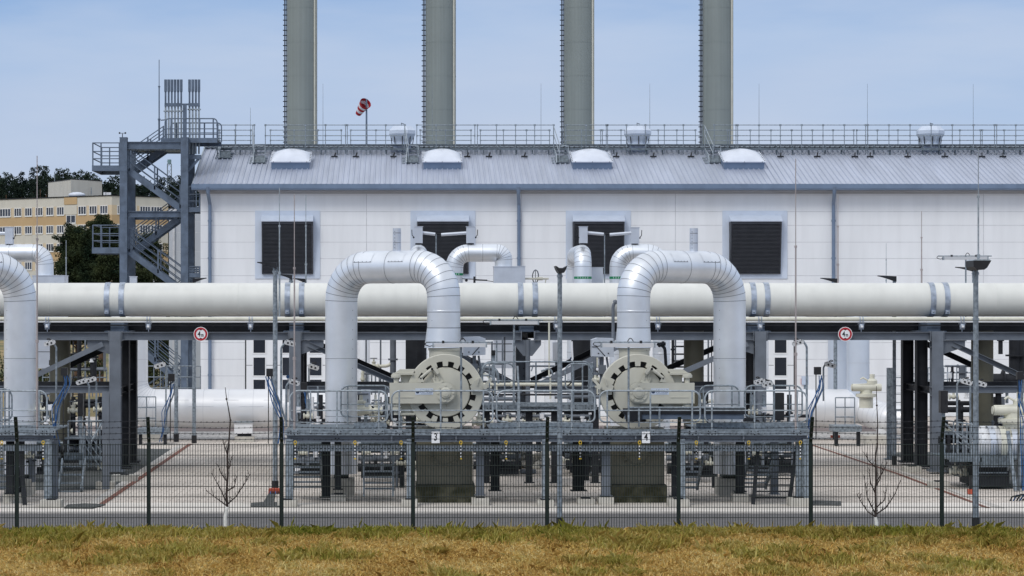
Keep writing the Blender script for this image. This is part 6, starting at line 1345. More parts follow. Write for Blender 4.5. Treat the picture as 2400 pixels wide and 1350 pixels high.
# cabinets
def cab(p0, p1, y0, y1, D, dep, mat, label, name="control_cabinet", cat="cabinet", stand=None):
    t = thing(name, label, cat, (X((p0 + p1)/2, D), D, Z(y1, D)), "control cabinets and boxes"); mb = MB(); x0, x1, z0, z1 = X(p0, D), X(p1, D), Z(y1, D), Z(y0, D); mb.box(x0, x1, D, D + dep, z0, z1); part("housing", mb, mat, t)
    mb = MB(); mb.box(x0 + .02, x1 - .02, D - .012, D - .003, z0 + .02, z1 - .02); mb.box(x1 - .08, x1 - .06, D - .03, D - .0125, (z0 + z1)/2 - .05, (z0 + z1)/2 + .05, 1); part("door", mb, [mat, m_dark], t)
    if stand: mb = MB(); mb.box((x0 + x1)/2 - .05, (x0 + x1)/2 + .05, D + dep*.4, D + dep*.6, Z(stand, D), z0 - .002); part("post", mb, m_galv, t)
cab(846, 868, 914, 964, 69.2, .3, m_boxal, "grey cabinet with pale door just right of loop 3's rear leg", stand=1000); cab(182, 194, 922, 975, 72.3, .3, m_black, "tall black box on the post left of the rack's left column", stand=1090); cab(2205, 2222, 916, 968, 72, .3, m_black, "tall black box on the post right of the rack's right column", stand=1090)
cab(1817, 1838, 921, 985, 67, .35, m_black, "tall black cabinet right of loop 4", stand=1010); cab(1296, 1314, 802, 846, 83, .25, m_boxal, "pale blue-grey cabinet behind the middle lamp pole", stand=900); cab(1152, 1161, 821, 833, 73, .15, m_black, "small black box on the thin post above the rear platform rail", stand=890); cab(1745, 1766, 980, 996, 66.5, .3, m_dark, "dark box behind the rail at loop 4's rear leg"); cab(1880, 1895, 882, 902, 97.5, .2, m_flash, "small pale box on the wall side of the right passage", stand=960)
def tiltbox(px, py, D, s, label):
    c = P(px, py, D); t = thing("actuator_box", label, "box", c - Vector((0, 0, S(22, D))), "silver boxes beside the closures"); w_, h = S(26, D), S(22, D); mb = MB(); mb.prism([(-s*w_, -h), (s*w_, -h*.9), (s*w_, h*.85), (s*w_*.5, h*1.05), (-s*w_*.95, h)], c, (1, 0, 0), (0, 0, 1), (0, .5, 0)); mb.tube([c + Vector((-s*w_*.2, -.02, -h*.9)), c + Vector((s*w_*.55, -.02, h*.1)), c + Vector((s*w_*.98, -.02, h*.1))], .012, 5, 1)
    for a, b in ((-.6, .4), (.4, -.6), (-.5, -.6)): mb.cyl(c + Vector((s*w_*a, .0, h*b)), c + Vector((s*w_*a, -.02, h*b)), .02, 6, 1)
    part("housing", mb, [m_boxal, m_dark], t); mb = MB(); mb.tube([c + Vector((0, .25, -h)), c + Vector((s*.05, .25, -1.6))], .05, 8); mb.tube([c + Vector((.12, .2, -h)), c + Vector((.18, .2, -h - .4)), c + Vector((.05, .2, -h - .7))], .03, 6); mb.cbox(c + Vector((.0, .2, -h - .35)), .2, .2, .25); mb.lathe([(.1, 0), (.1, .05)], c + Vector((-.15, .2, -h - .5)), (0, 0, 1), 10); part("spindle", mb, m_steel, t)
tiltbox(1112, 812, 67.6, 1, "silver tilted actuator box right of closure 3's neck"); tiltbox(1413, 815, 67.6, -1, "silver tilted actuator box left of closure 4's neck")

# ------------------------------------------------------------------ pipework filling the yard behind the closures
def pipeset(label, D, tubes, base, name="pipe_manifold", kit=()):
    t = thing(name, label, "pipework", (X(base, D), D, 0), "pipe manifolds behind the closures")
    mats_ = {'g': m_galv, 'c': m_beigew, 's': m_steel, 'd': m_dark, 'w': m_whitep, 'b': m_blue}
    for pts, r, mk in tubes:
        mb = MB(); w = [P(a, b, D) for a, b in pts]; mb.tube(fillet(w, .25, 5), r, 9); 
        if r > .035:
            mb.lathe([(r, -.03), (r*1.6, -.03), (r*1.6, .03), (r, .03)], w[0].lerp(w[1], .35), w[1] - w[0], 10)
        part("pipe", mb, mats_[mk], t)
    for px, py, kd in kit:
        c = P(px, py, D - .08); mb = MB(); q = S(1, D)
        if kd == 'v':
            mb.ball(c, 6*q, 10); mb.lathe([(0, -11*q), (7*q, -11*q), (7*q, -8*q), (4*q, -8*q), (4*q, 8*q), (7*q, 8*q), (7*q, 11*q), (0, 11*q)], c, (1, 0, 0), 10); mb.lathe([(3*q, 0), (3*q, 10*q), (1.5*q, 11*q), (1.5*q, 17*q)], c, (0, 0, 1), 8); mb.tube([c + Vector((7*q*math.cos(a), 7*q*math.sin(a), 16*q)) for a in [j*math.pi/5 for j in range(11)]], 1.2*q, 4, 1); part("valve", mb, [m_beigew, m_steel], t)
        elif kd == 'w':
            mb.lathe([(0, -9*q), (6*q, -9*q), (6*q, -6*q), (4*q, -6*q), (4*q, 6*q), (6*q, 6*q), (6*q, 9*q), (0, 9*q)], c, (0, 0, 1), 10); mb.cbox(c + Vector((5*q, 0, 0)), 7*q, 5*q, 5*q); part("valve", mb, [m_whitep], t)
        elif kd == 'g':
            mb.lathe([(0, -.03), (4.5*q, -.03), (4.5*q, .02), (0, .02)], c, (0, 1, 0), 14, 0); mb.lathe([(0, -.034), (3.6*q, -.034), (3.6*q, -.031)], c, (0, 1, 0), 14, 1); mb.tube([c, c - Vector((0, 0, 16*q))], 1.3*q, 5); part("gauge", mb, [m_dark, m_whitep], t)
        elif kd == 'b':
            mb.cbox(c, 11*q, .15, 14*q); mb.cbox(c + Vector((0, -.08, 0)), 8*q, .012, 11*q, 1); mb.tube([c - Vector((0, 0, 7*q)), c - Vector((0, 0, 30*q))], 1.2*q, 5, 2); part("terminal_box", mb, [m_boxal, m_whitep, m_dark], t)
        elif kd == 'k':
            mb.cbox(c, 9*q, .15, 12*q); mb.tube([c - Vector((0, 0, 6*q)), c - Vector((3*q, 0, 22*q)), c - Vector((1*q, 0, 40*q))], 1.2*q, 5); part("terminal_box", mb, [m_black], t)
        elif kd == 'c':
            for j in range(4): mb.tube(fillet([c + Vector((0, 0, -2*q*j)), c + Vector(((10 + 2*j)*q, 0, -2*q*j)), c + Vector(((12 + 2*j)*q, 0, -(30 + j)*q))], .12), 1.0*q, 5)
            part("cable", mb, [m_black], t)
    return t
V = lambda p, y0=797, y1=940: [(p, y0), (p, y1)]
pipeset("manifold of thin pipes between loop 3's rear leg and closure 3", 84, [([(850, 905), (850, 858), (920, 858), (920, 800)], .06, 'c'), (V(858, 797, 905), .03, 's'), (V(892, 797, 905), .03, 's'), (V(921, 795, 930), .11, 's'), ([(846, 876), (925, 876)], .035, 's'), ([(846, 898), (930, 898)], .03, 'g'), ([(846, 970), (935, 970)], .06, 'd'), ([(846, 985), (960, 985)], .05, 's'), (V(905, 905, 1010), .06, 'd'), (V(925, 905, 1010), .08, 'd'), (V(935, 940, 1010), .03, 'w')] + [(V(853 + 9*k, 872, 925), .026, 'g') for k in range(8)], 890, kit=[(860, 915, 'w'), (905, 960, 'v'), (925, 940, 'b'), (880, 985, 'v'), (850, 1000, 'w'), (945, 990, 'v'), (935, 960, 'g')])
pipeset("instrument risers behind closure 3's hinge", 69.5, [(V(880, 925, 1008), .035, 'c'), (V(893, 930, 1000), .02, 'd'), (V(900, 950, 1005), .03, 's'), ([(842, 932), (853, 935), (853, 970)], .02, 'd'), ([(842, 940), (857, 945), (857, 980)], .02, 'd'), ([(870, 945), (912, 945)], .03, 's'), ([(870, 955), (912, 955)], .05, 'd'), ([(842, 1003), (930, 1000), (1010, 1000)], .03, 'g'), (V(910, 930, 1008), .04, 'd')], 885, kit=[(880, 945, 'w'), (880, 975, 'v'), (893, 958, 'b'), (902, 990, 'v'), (915, 975, 'k'), (846, 925, 'c'), (858, 985, 'g'), (912, 955, 'b'), (925, 990, 'w')])
pipeset("bundle of bent pipes between closure 3 and the rear platform", 75.5, [([(1120, 860), (1165, 862), (1168, 900)], .05, 'g'), ([(1122, 868), (1155, 870), (1158, 905)], .05, 's'), ([(1120, 876), (1148, 878), (1150, 910)], .04, 'c'), ([(1130, 852), (1185, 853)], .03, 's'), (V(1153, 800, 850), .03, 's'), (V(1164, 798, 850), .025, 'g'), (V(1178, 790, 900), .03, 's'), (V(1183, 790, 900), .02, 'd'), ([(1128, 901), (1330, 901), (1365, 901)], .055, 'c'), (V(1162, 905, 940), .06, 'c'), ([(1120, 917), (1180, 930)], .05, 's'), ([(1132, 960), (1400, 960)], .07, 'd'), ([(1125, 975), (1400, 975)], .05, 's'), ([(1135, 988), (1395, 988)], .04, 'g'), ([(1140, 1000), (1395, 1000)], .05, 'd'), ([(1140, 806), (1200, 806)], .015, 'd')], 1170, kit=[(1165, 925, 'w'), (1190, 985, 'v'), (1235, 988, 'v'), (1290, 985, 'w'), (1325, 988, 'v'), (1160, 990, 'b'), (1365, 985, 'w'), (1215, 985, 'w'), (1150, 915, 'g'), (1270, 975, 'b'), (1390, 990, 'v')])
pipeset("pipes and cables under the rear platform", 79, [(V(1168, 965, 1090), .12, 'd'), (V(1182, 965, 1040), .05, 'g'), (V(1196, 970, 1080), .04, 's'), (V(1226, 960, 1000), .07, 's'), (V(1262, 965, 1060), .09, 'd'), (V(1296, 968, 1050), .06, 's'), (V(1330, 965, 1060), .12, 'd'), (V(1365, 970, 1060), .07, 's'), (V(1385, 970, 1100), .1, 'd'), ([(1140, 1020), (1400, 1020)], .09, 'd'), ([(1150, 1045), (1385, 1045)], .07, 's'), ([(1290, 1040), (1350, 1080), (1390, 1080)], .12, 'd')], 1260, kit=[(1190, 1060, 'v'), (1175, 1100, 'w'), (1330, 1080, 'v'), (1365, 1090, 'w'), (1395, 1070, 'b'), (1150, 1060, 'b'), (1345, 1115, 'v'), (1300, 1060, 'v'), (1225, 1030, 'k'), (1375, 1055, 'c')])
pipeset("pale thin downpipe and cables left of the middle lamp pole", 75, [([(1287, 754), (1287, 880), (1290, 885), (1290, 935)], .028, 'c'), ([(1340, 800), (1342, 842), (1340, 845)], .03, 'w'), ([(1250, 855), (1245, 870)], .02, 'g'), ([(1240, 858), (1300, 858)], .03, 's'), ([(1268, 870), (1290, 862), (1296, 880)], .03, 'g')], 1290)
pipeset("thin pipes between closure 4 and loop 4's rear leg", 84, [(V(1660, 797, 905), .03, 's'), (V(1668, 797, 905), .02, 'd'), (V(1577, 797, 860), .05, 'd'), (V(1583, 797, 860), .03, 's'), ([(1640, 905), (1760, 905)], .05, 'd'), ([(1578, 812), (1603, 812)], .03, 'd'), ([(1578, 830), (1603, 830)], .03, 'd'), ([(1578, 846), (1603, 846)], .03, 'd'), ([(1578, 860), (1603, 860)], .03, 'd'), ([(1600, 985), (1760, 985)], .06, 's'), ([(1620, 1000), (1800, 1000)], .05, 'd')], 1650, kit=[(1655, 960, 'v'), (1650, 925, 'b'), (1665, 990, 'w'), (1640, 1000, 'v'), (1755, 960, 'w'), (1625, 985, 'c')])
pipeset("bent pipe pair hugging loop 4's front leg", 68, [([(1445, 704), (1437, 715), (1437, 800)], .045, 's'), ([(1560, 806), (1543, 806)], .05, 'd'), ([(1540, 806), (1558, 812), (1561, 860)], .045, 'd')], 1440)
pipeset("pipework behind the left braces", 86, [([(98, 866), (250, 866)], .05, 's'), (V(186, 797, 905), .08, 'd'), (V(200, 797, 905), .03, 'g'), (V(219, 800, 905), .12, 'd'), (V(245, 797, 870), .05, 's'), ([(160, 830), (215, 830)], .03, 'd'), ([(160, 845), (215, 845)], .03, 'd'), ([(160, 862), (215, 862)], .03, 'd'), ([(165, 940), (250, 940)], .07, 'd'), ([(165, 950), (250, 950)], .09, 'd'), (V(172, 930, 1060), .08, 'd'), (V(186, 960, 1060), .06, 's'), (V(160, 960, 1060), .12, 'd'), (V(198, 950, 1060), .05, 'd'), ([(100, 985), (165, 990)], .06, 'c'), (V(235, 930, 1050), .08, 'd')], 180, kit=[(170, 905, 'b'), (185, 945, 'v'), (205, 985, 'w'), (230, 960, 'v'), (160, 1010, 'v'), (110, 960, 'w'), (240, 1000, 'b'), (120, 900, 'b'), (195, 1030, 'v'), (215, 840, 'w'), (120, 850, 'k')])
pipeset("pipework and dark frames behind the right braces", 86, [([(2215, 858), (2300, 858)], .04, 's'), (V(2232, 858, 900), .05, 'd'), (V(2255, 858, 900), .12, 's'), ([(2220, 945), (2300, 945)], .08, 'd'), ([(2210, 960), (2330, 960)], .10, 'd'), (V(2250, 945, 1060), .12, 'd'), (V(2335, 930, 1010), .14, 'd'), (V(2350, 930, 1010), .08, 's'), (V(2378, 797, 900), .2, 'd'), (V(2392, 797, 900), .14, 'd'), ([(2325, 890), (2400, 890)], .22, 'd'), (V(2345, 780, 830), .08, 'd')], 2300, kit=[(2235, 930, 'v'), (2265, 925, 'w'), (2245, 1000, 'v'), (2330, 960, 'k'), (2345, 985, 'b'), (2225, 880, 'b'), (2270, 1020, 'w'), (2380, 910, 'v'), (2320, 905, 'g')])
pipeset("dark service frame behind the left silver leg", 70, [(V(95, 930, 1000), .05, 's'), (V(107, 925, 1005), .06, 'd'), ([(90, 945), (125, 945)], .05, 'd'), ([(86, 975), (125, 975)], .06, 'c')], 100)
def railbank(px0, px1, D, y0, y1, label, n):
    mb = MB(); t = thing("rail_section", label, "railing", (X((px0 + px1)/2, D), D, Z(y1, D)), "distant railings in the yard")
    for y in (y0, (y0*2 + y1)/3, (y0 + 2*y1)/3): mb.tube([P(px0, y, D), P(px1, y, D)], .024, 5)
    for k in range(n + 1): mb.tube([P(px0 + (px1 - px0)*k/n, y0, D), P(px0 + (px1 - px0)*k/n, y1, D)], .022, 5)
    part("rail", mb, m_galv, t)
railbank(322, 365, 94, 930, 1005, "short railing at the left end of the left header pipe", 2); railbank(1958, 2003, 93, 932, 1000, "short railing before the white header pipe in the right passage", 2); railbank(2120, 2212, 100, 862, 905, "distant railing between the dark right columns", 5); railbank(2210, 2275, 92, 858, 905, "distant railing behind the right braces", 6); railbank(345, 470, 108, 858, 935, "distant railing at the foot of the stair tower", 8); railbank(2100, 2150, 86, 960, 1060, "stepped railing beside the dark right column", 3); railbank(100, 250, 92, 862, 930, "distant railing behind the left braces", 9)
for p0, p1, y0, y1, D, lab in ((322, 392, 1004, 1018, 93, "low galvanised step frame at the left end of the left header pipe"), (1956, 2020, 998, 1012, 92, "low galvanised step frame at the right header pipe")):
    mb = MB(); mb.box(X(p0, D), X(p1, D), D, D + 1.2, Z(y1, D), Z(y0, D), 0)
    for p in (p0 + 6, p1 - 6): mb.box(X(p, D) - .06, X(p, D) + .06, D + .1, D + .3, 0, Z(y1, D) - .002, 1)
    solo("step_frame", mb, [m_galv, m_dark], lab, "step", "low step frames")
# dark tall ladder frame behind the left and right braces
for p, D, lab in ((2108, 88, "tall galvanised ladder left of the dark right rear column"), (2152, 90, "tall galvanised ladder between the dark right columns"), (184, 88, "tall dark ladder behind the left braces")):
    mb = MB(); x = X(p, D); z1 = Z(868 if p > 1000 else 800, D)
    for dx in (-.22, .22): mb.bar((x + dx, D, 0), (x + dx, D + .2, z1), .05, .04)
    k = .3
    while k < z1: mb.bar((x - .22, D + .2*k/z1, k), (x + .22, D + .2*k/z1, k), .03, .03); k += .3
    solo("ladder", mb, m_galv if p > 1000 else m_dark, lab, "ladder", "ladders in the yard")

# galvanised posts beside the right passage
for p, D, wd, lab in ((2083, 84, .13, "slim galvanised post at the right passage, left of its neighbour"), (2091, 85, .10, "thin galvanised post just left of the dark right rear column")):
    mb = MB(); x = X(p, D); mb.ib((x, D, .02), (x, D, Z(862, D)), wd, wd, .012, up=(0, 1, 0)); mb.cbox((x, D, .015), .3, .3, .03); mb.box(x - wd*.7, x + wd*.7, D - wd*.8, D - wd*.51, Z(905, D), Z(862, D)); solo("steel_post", mb, m_galv, lab, "post", "slim posts at the right passage")

# more yard pipework: pale insulated risers, tray racks, hand rails, stubs
mats_w = m_whitej
for p, D, r, lab in ((853, 101, .25, "pale insulated riser behind loop 3's rear leg"), (1290, 101, .26, "pale insulated riser behind the middle lamp pole"), (1790, 101, .2, "pale insulated riser right of loop 4's rear leg")):
    mb = MB(); x = X(p, D); jacket(mb, [(x, D, .1), (x, D, 5.2), (x, D + 5, 5.2)], .6, r, 5, .004, 1.6, n=20); solo("pipe_riser", mb, [m_whitej, m_whseam], lab, "pipe", "pale risers behind the rack", base=(x, D, 0))
pipeset("posts and small pipes around loop 3's rear leg", 71, [(V(700, 925, 1050), .05, 'g'), (V(722, 935, 1010), .06, 'g'), (V(733, 930, 1008), .04, 'w'), (V(752, 925, 1005), .06, 'd'), (V(745, 905, 1005), .03, 'g'), ([(733, 945), (765, 945)], .03, 'g'), ([(733, 955), (765, 955)], .04, 's'), ([(700, 985), (765, 985)], .05, 'd'), ([(690, 995), (765, 998)], .03, 'g'), (V(842, 920, 1005), .05, 'd'), (V(930, 950, 1008), .07, 'd'), (V(940, 975, 1008), .04, 'g'), ([(845, 1050), (935, 1050)], .06, 'd'), ([(690, 1052), (755, 1052)], .06, 's'), ([(845, 1075), (940, 1075)], .09, 's'), ([(690, 1078), (750, 1078)], .09, 's'), (V(942, 1040, 1150), .08, 'd'), (V(930, 1085, 1150), .05, 's')], 760, kit=[(700, 960, 'b'), (722, 975, 'v'), (745, 985, 'w'), (858, 1060, 'v'), (880, 1085, 'k'), (905, 1065, 'w'), (925, 1060, 'v'), (710, 1062, 'v'), (740, 1065, 'b'), (940, 1085, 'v'), (695, 1100, 'w'), (850, 985, 'c')])
pipeset("posts and small pipes around loop 4's rear leg", 71, [(V(1640, 925, 1008), .05, 'g'), (V(1655, 920, 1050), .07, 'd'), (V(1762, 925, 1050), .06, 'g'), (V(1772, 900, 1008), .04, 's'), (V(1790, 925, 1050), .05, 'g'), (V(1850, 925, 1050), .07, 'd'), ([(1640, 940), (1672, 940)], .05, 'c'), ([(1650, 995), (1760, 998)], .04, 'g'), ([(1750, 975), (1895, 975)], .05, 'd'), ([(1600, 1050), (1670, 1050)], .07, 's'), ([(1745, 1050), (1860, 1050)], .06, 'd'), ([(1590, 1072), (1660, 1072)], .10, 's'), (V(1675, 1040, 1150), .09, 'd'), (V(1690, 1050, 1140), .05, 's'), ([(1795, 1005), (1820, 965), (1835, 960)], .03, 'g'), ([(1760, 1000), (1785, 990), (1790, 1000)], .05, 'g')], 1700, kit=[(1650, 950, 'w'), (1765, 965, 'v'), (1790, 960, 'b'), (1610, 1060, 'v'), (1640, 1065, 'w'), (1665, 1085, 'v'), (1690, 1075, 'k'), (1775, 1062, 'v'), (1830, 1060, 'b'), (1855, 980, 'w'), (1800, 1000, 'v'), (1770, 985, 'c')])
pipeset("cable ladder and dark pipes behind closure 3's ring", 74, [([(1118, 935), (1210, 935)], .06, 's'), ([(1300, 930), (1405, 930)], .06, 's'), ([(1118, 925), (1405, 925)], .03, 'd'), (V(1128, 850, 1005), .05, 'g'), (V(1386, 850, 1005), .08, 'g'), (V(1394, 838, 1000), .05, 's'), (V(1400, 838, 930), .03, 'c'), (V(1106, 838, 900), .04, 'd'), (V(1113, 838, 880), .03, 's'), (V(1120, 845, 900), .025, 'd'), (V(1407, 838, 880), .03, 'd'), ([(1125, 880), (1160, 880), (1160, 940)], .03, 'g'), ([(1330, 905), (1352, 884), (1385, 884)], .02, 'd'), ([(1270, 885), (1320, 885)], .02, 's'), (V(1142, 970, 1008), .07, 'd'), (V(1372, 1000, 1150), .12, 'd'), (V(1352, 1040, 1120), .05, 's'), (V(1392, 1040, 1120), .08, 's'), ([(1340, 1075), (1400, 1075)], .05, 'd'), ([(1340, 1058), (1400, 1058)], .04, 'g')], 1250, kit=[(1128, 965, 'b'), (1145, 990, 'v'), (1385, 965, 'b'), (1395, 890, 'v'), (1110, 870, 'v'), (1118, 985, 'c'), (1400, 865, 'g'), (1352, 1080, 'v'), (1390, 1100, 'w'), (1115, 850, 'k')])
pipeset("small pipes beside the left walkway end", 68, [(V(92, 918, 1005), .04, 'g'), (V(104, 925, 1005), .05, 'd'), (V(112, 930, 1060), .04, 'g'), ([(88, 990), (140, 990)], .04, 'c'), ([(86, 950), (120, 950)], .03, 's'), (V(62, 1045, 1150), .06, 'd'), (V(75, 1045, 1130), .10, 's'), ([(60, 1075), (112, 1075)], .07, 'd'), ([(90, 1060), (120, 1050), (128, 1050)], .05, 'd')], 100, kit=[(95, 960, 'v'), (108, 985, 'w'), (118, 955, 'b'), (70, 1070, 'v'), (90, 1085, 'w'), (100, 930, 'c')])
pipeset("tall posts and frames behind the right skid", 80, [(V(2218, 985, 1100), .06, 'd'), (V(2290, 930, 1000), .05, 'g'), ([(2210, 1000), (2300, 1000)], .05, 's'), ([(2210, 1030), (2300, 1030)], .08, 'd'), ([(2215, 1060), (2300, 1060)], .10, 'd'), (V(2275, 1000, 1085), .10, 'd'), (V(2325, 985, 1000), .06, 's'), (V(2340, 905, 950), .1, 'd'), (V(2360, 905, 945), .05, 'g')], 2260, kit=[(2225, 1010, 'v'), (2245, 1080, 'w'), (2265, 1050, 'v'), (2290, 1015, 'b'), (2215, 1090, 'k'), (2280, 1090, 'v')])
# notice discs and a blue valve wheel seen through the frames
for p, y, D, c_, lab in ((675, 883, 80, m_blue, "small blue mandatory disc on a post left of loop 3"), (1340, 841, 80, m_blue, "small blue valve handle behind the left of closure 4")):
    mb = MB(); mb.lathe([(0, 0), (S(4.5, D), 0), (S(4.5, D), .03), (0, .03)], P(p, y, D), (0, 1, 0), 14); mb.tube([P(p, y, D) + Vector((0, .05, 0)), P(p, y + 60, D) + Vector((0, .05, 0))], .02, 6, 1); solo("disc_sign" if p < 1000 else "handle_valve", mb, [c_, m_galv], lab, "sign" if p < 1000 else "valve")

# low dark skids and pipes on the yard floor behind the walkway
def skid(p0, p1, y0, y1, D, label):
    t = thing("equipment_skid", label, "skid", (X((p0 + p1)/2, D), D, 0), "dark equipment skids on the yard floor"); x0, x1 = X(p0, D), X(p1, D); z0, z1 = Z(y1, D), Z(y0, D); h = z1 - z0
    mb = MB(); mb.ib((x0, D, z0 + .1), (x1, D, z0 + .1), .16, .2, .015, up=(0, 0, 1)); part("base_frame", mb, m_dark, t); mb = MB(); mb.ib((x0, D + 1.4, z0 + .1), (x1, D + 1.4, z0 + .1), .16, .2, .015, up=(0, 0, 1)); part("base_frame", mb, m_dark, t)
    n = max(2, int((x1 - x0)/.5))
    for k in range(n + 1):
        x = x0 + .05 + (x1 - x0 - .1)*k/n; mb = MB(); mb.ib((x, D, z0 + .201), (x, D, z1), .09, .09, .01, up=(0, 1, 0)); part("post", mb, m_steel if k % 2 else m_dark, t)
    for k, (f, r, m) in enumerate(((.28, .13, m_dark), (.55, .09, m_steel), (.8, .12, m_dark), (.95, .05, m_galv))):
        mb = MB(); mb.tube([(x0 - .1, D + .35 + .25*k, z0 + h*f), (x1 + .1, D + .35 + .25*k, z0 + h*f)], r, 12)
        for j in range(n): mb.lathe([(r, -.03), (r*1.5, -.03), (r*1.5, .03), (r, .03)], (x0 + (x1 - x0)*(j + .4)/n, D + .35 + .25*k, z0 + h*f), (1, 0, 0), 12)
        part("pipe", mb, m, t)
    mb = MB(); mb.box(x0, x1, D + .1, D + 1.5, z1 + .003, z1 + .05); part("deck", mb, m_grate, t)
for a in ((1118, 1215, 1042, 1112, 76, "dark equipment skid on the floor between plinth 3 and the rear platform posts"), (1335, 1412, 1042, 1108, 76, "dark equipment skid on the floor left of plinth 4"), (846, 945, 1040, 1120, 73, "dark equipment skid on the floor between loop 3's rear leg and plinth 3"), (686, 755, 1042, 1112, 75, "dark equipment skid on the floor left of loop 3's rear leg"), (1575, 1668, 1042, 1118, 73, "dark equipment skid on the floor between plinth 4 and loop 4's rear leg"), (1748, 1862, 1040, 1105, 76, "dark equipment skid on the floor behind the black ladder"), (40, 128, 1040, 1112, 73, "dark equipment skid on the floor behind the left walkway"), (150, 246, 1030, 1085, 78, "dark equipment skid on the floor behind the left access stair"), (2220, 2300, 1020, 1090, 76, "dark equipment skid on the floor behind the right skid's rails")): skid(*a)
mb = MB(); D = 80
for k in range(60): mb.ball((X(1238, D) + rng.normal()*.35, D + rng.normal()*.4, abs(rng.normal())*.16 + .05), .10 + .08*rng.random(), 7, 0, (1.3, 1, .8))
solo("rubble_heap", mb, m_conc, "low grey heap on the paving under the rear platform", "heap", base=(X(1238, D), D, 0))
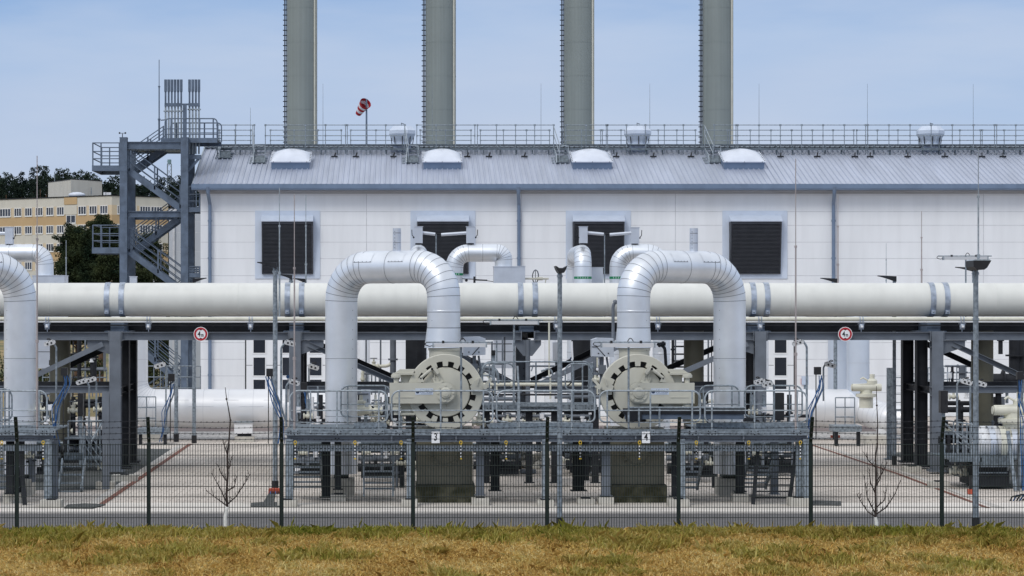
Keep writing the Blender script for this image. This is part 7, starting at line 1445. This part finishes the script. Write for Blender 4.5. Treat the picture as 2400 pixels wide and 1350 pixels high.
# ------------------------------------------------------------------ dry grass on the bank (real blades)
def grass():
    def zg(y): return np.interp(y, [-80, 0, 20, 37, 43, 45.4, 46.8, 52.2], [3.4, 3.0, 1.75, 0.90, 0.97, 0.98, 0.86, -0.02])
    def vn(x, y, s, seed):
        r = np.random.default_rng(seed); g = r.random((64, 64)); u = x*s; v = y*s; i = np.floor(u).astype(int); j = np.floor(v).astype(int); f = u - i; h = v - j; f = f*f*(3 - 2*f); h = h*h*(3 - 2*h)
        G = lambda a, b: g[a % 64, b % 64]
        return (G(i, j)*(1-f) + G(i+1, j)*f)*(1-h) + (G(i, j+1)*(1-f) + G(i+1, j+1)*f)*h
    n = 250000; x = rng.uniform(-12, 16, n); y = 37.0 + 11.2*rng.random(n)**.9
    # tufts
    tc_ = np.stack([rng.uniform(-12, 16, 260), np.where(rng.random(260) < .45, 44.6 + 1.4*rng.random(260), 37.5 + 8.6*rng.random(260)), rng.random(260)**1.5], 1)
    k = rng.integers(0, 260, 90000); tx = tc_[k, 0] + rng.normal(size=90000)*.20*(.4 + tc_[k, 2]); ty = tc_[k, 1] + rng.normal(size=90000)*.30*(.4 + tc_[k, 2])
    gt = np.concatenate([np.zeros(n), .55 + .45*tc_[k, 2]]); x = np.concatenate([x, tx]); y = np.concatenate([y, ty])
    keep = y < 48.5; x, y, gt = x[keep], y[keep], gt[keep]; n = len(x)
    pn = .55*vn(x, y*.36, 1.1, 3) + .45*vn(x, y*.45, 2.6, 5); edge = np.clip((y - 43.0)/3.0, 0, 1)
    green = np.clip((pn - .58)*3.0, 0, 1)*.32 + edge*.36*np.clip(vn(x, y*.4, 1.0, 9)*2 - .45, 0, 1) + gt*.62
    green = np.clip(green + rng.normal(size=n)*.12, 0, 1)
    ln = np.where(rng.random(n) < .012, 1.7, 1.0)*(.048 + .066*rng.random(n))*(1 + 1.0*gt + .30*edge); an = rng.uniform(0, 2*np.pi, n); lean = rng.uniform(.25, 1.15, n)*(1 - .35*gt); wd = .0055 + .0065*rng.random(n)
    z = zg(y) - .006; dx, dy = np.cos(an), np.sin(an); px, py = -dy, dx
    b = np.stack([x, y, z], 1); side = np.stack([px*wd, py*wd, np.zeros(n)], 1); mid = b + np.stack([dx*ln*lean*.35, dy*ln*lean*.35, ln*.62], 1); tip = b + np.stack([dx*ln*lean, dy*ln*lean, ln*(1.05 - .35*lean)], 1)
    q = np.stack([b - side, b + side, mid + side*.8, tip, mid - side*.8], 1)
    o = np_mesh("grass", q, None, (0, 42, 1)) if False else None
    v = (q - np.array((0, 42, 1))).reshape(-1, 3).astype(np.float32); me = bpy.data.meshes.new("grass"); kk = 5
    me.vertices.add(len(v)); me.vertices.foreach_set('co', v.ravel()); me.loops.add(n*kk); me.loops.foreach_set('vertex_index', np.arange(n*kk, dtype=np.int32)); me.polygons.add(n)
    me.polygons.foreach_set('loop_start', np.arange(0, n*kk, kk, dtype=np.int32)); me.polygons.foreach_set('loop_total', np.full(n, kk, dtype=np.int32)); me.update(calc_edges=True)
    at = me.attributes.new("greenness", 'FLOAT', 'FACE'); at.data.foreach_set('value', green.astype(np.float32))
    dr = np.clip(.45*(.6*vn(x, y*.4, 1.5, 21) + .4*vn(x, y*.5, 4.0, 22)) + .55*rng.random(n), 0, 1)
    at = me.attributes.new("dryness", 'FLOAT', 'FACE'); at.data.foreach_set('value', dr.astype(np.float32))
    m = bpy.data.materials.new("dry_grass"); m.use_nodes = True; t = m.node_tree; bs = t.nodes['Principled BSDF']; bs.inputs['Roughness'].default_value = .8; bs.inputs['Specular IOR Level'].default_value = .15
    a1 = t.nodes.new('ShaderNodeAttribute'); a1.attribute_name = "greenness"; a2 = t.nodes.new('ShaderNodeAttribute'); a2.attribute_name = "dryness"
    r1 = t.nodes.new('ShaderNodeValToRGB'); e = r1.color_ramp.elements; e[0].position = .10; e[0].color = (.36, .17, .035, 1); e[1].position = .85; e[1].color = (1.0, .84, .42, 1); k_ = e.new(.5); k_.color = (.90, .62, .20, 1)
    r2 = t.nodes.new('ShaderNodeValToRGB'); e = r2.color_ramp.elements; e[0].position = .1; e[0].color = (.13, .18, .02, 1); e[1].position = .9; e[1].color = (.56, .55, .09, 1)
    t.links.new(a2.outputs['Fac'], r1.inputs[0]); t.links.new(a2.outputs['Fac'], r2.inputs[0]); mx_ = t.nodes.new('ShaderNodeMix'); mx_.data_type = 'RGBA'
    t.links.new(a1.outputs['Fac'], mx_.inputs['Factor']); t.links.new(r1.outputs[0], mx_.inputs['A']); t.links.new(r2.outputs[0], mx_.inputs['B']); t.links.new(mx_.outputs['Result'], bs.inputs['Base Color'])
    tl = t.nodes.new('ShaderNodeBsdfTranslucent'); ms = t.nodes.new('ShaderNodeMixShader'); ms.inputs[0].default_value = .35; t.links.new(mx_.outputs['Result'], tl.inputs[0])
    t.links.new(bs.outputs[0], ms.inputs[1]); t.links.new(tl.outputs[0], ms.inputs[2]); t.links.new(ms.outputs[0], t.nodes['Material Output'].inputs[0])
    me.materials.append(m); o = bpy.data.objects.new("grass", me); COL.objects.link(o); o.location = (0, 42, 1); tag(o, "dry yellow brown grass with green tufts on the bank before the fence", "grass", kind='stuff')
grass()
for o in scene.objects:
    if o.type == 'MESH' and not o.data.materials: print("NO MAT", o.name)
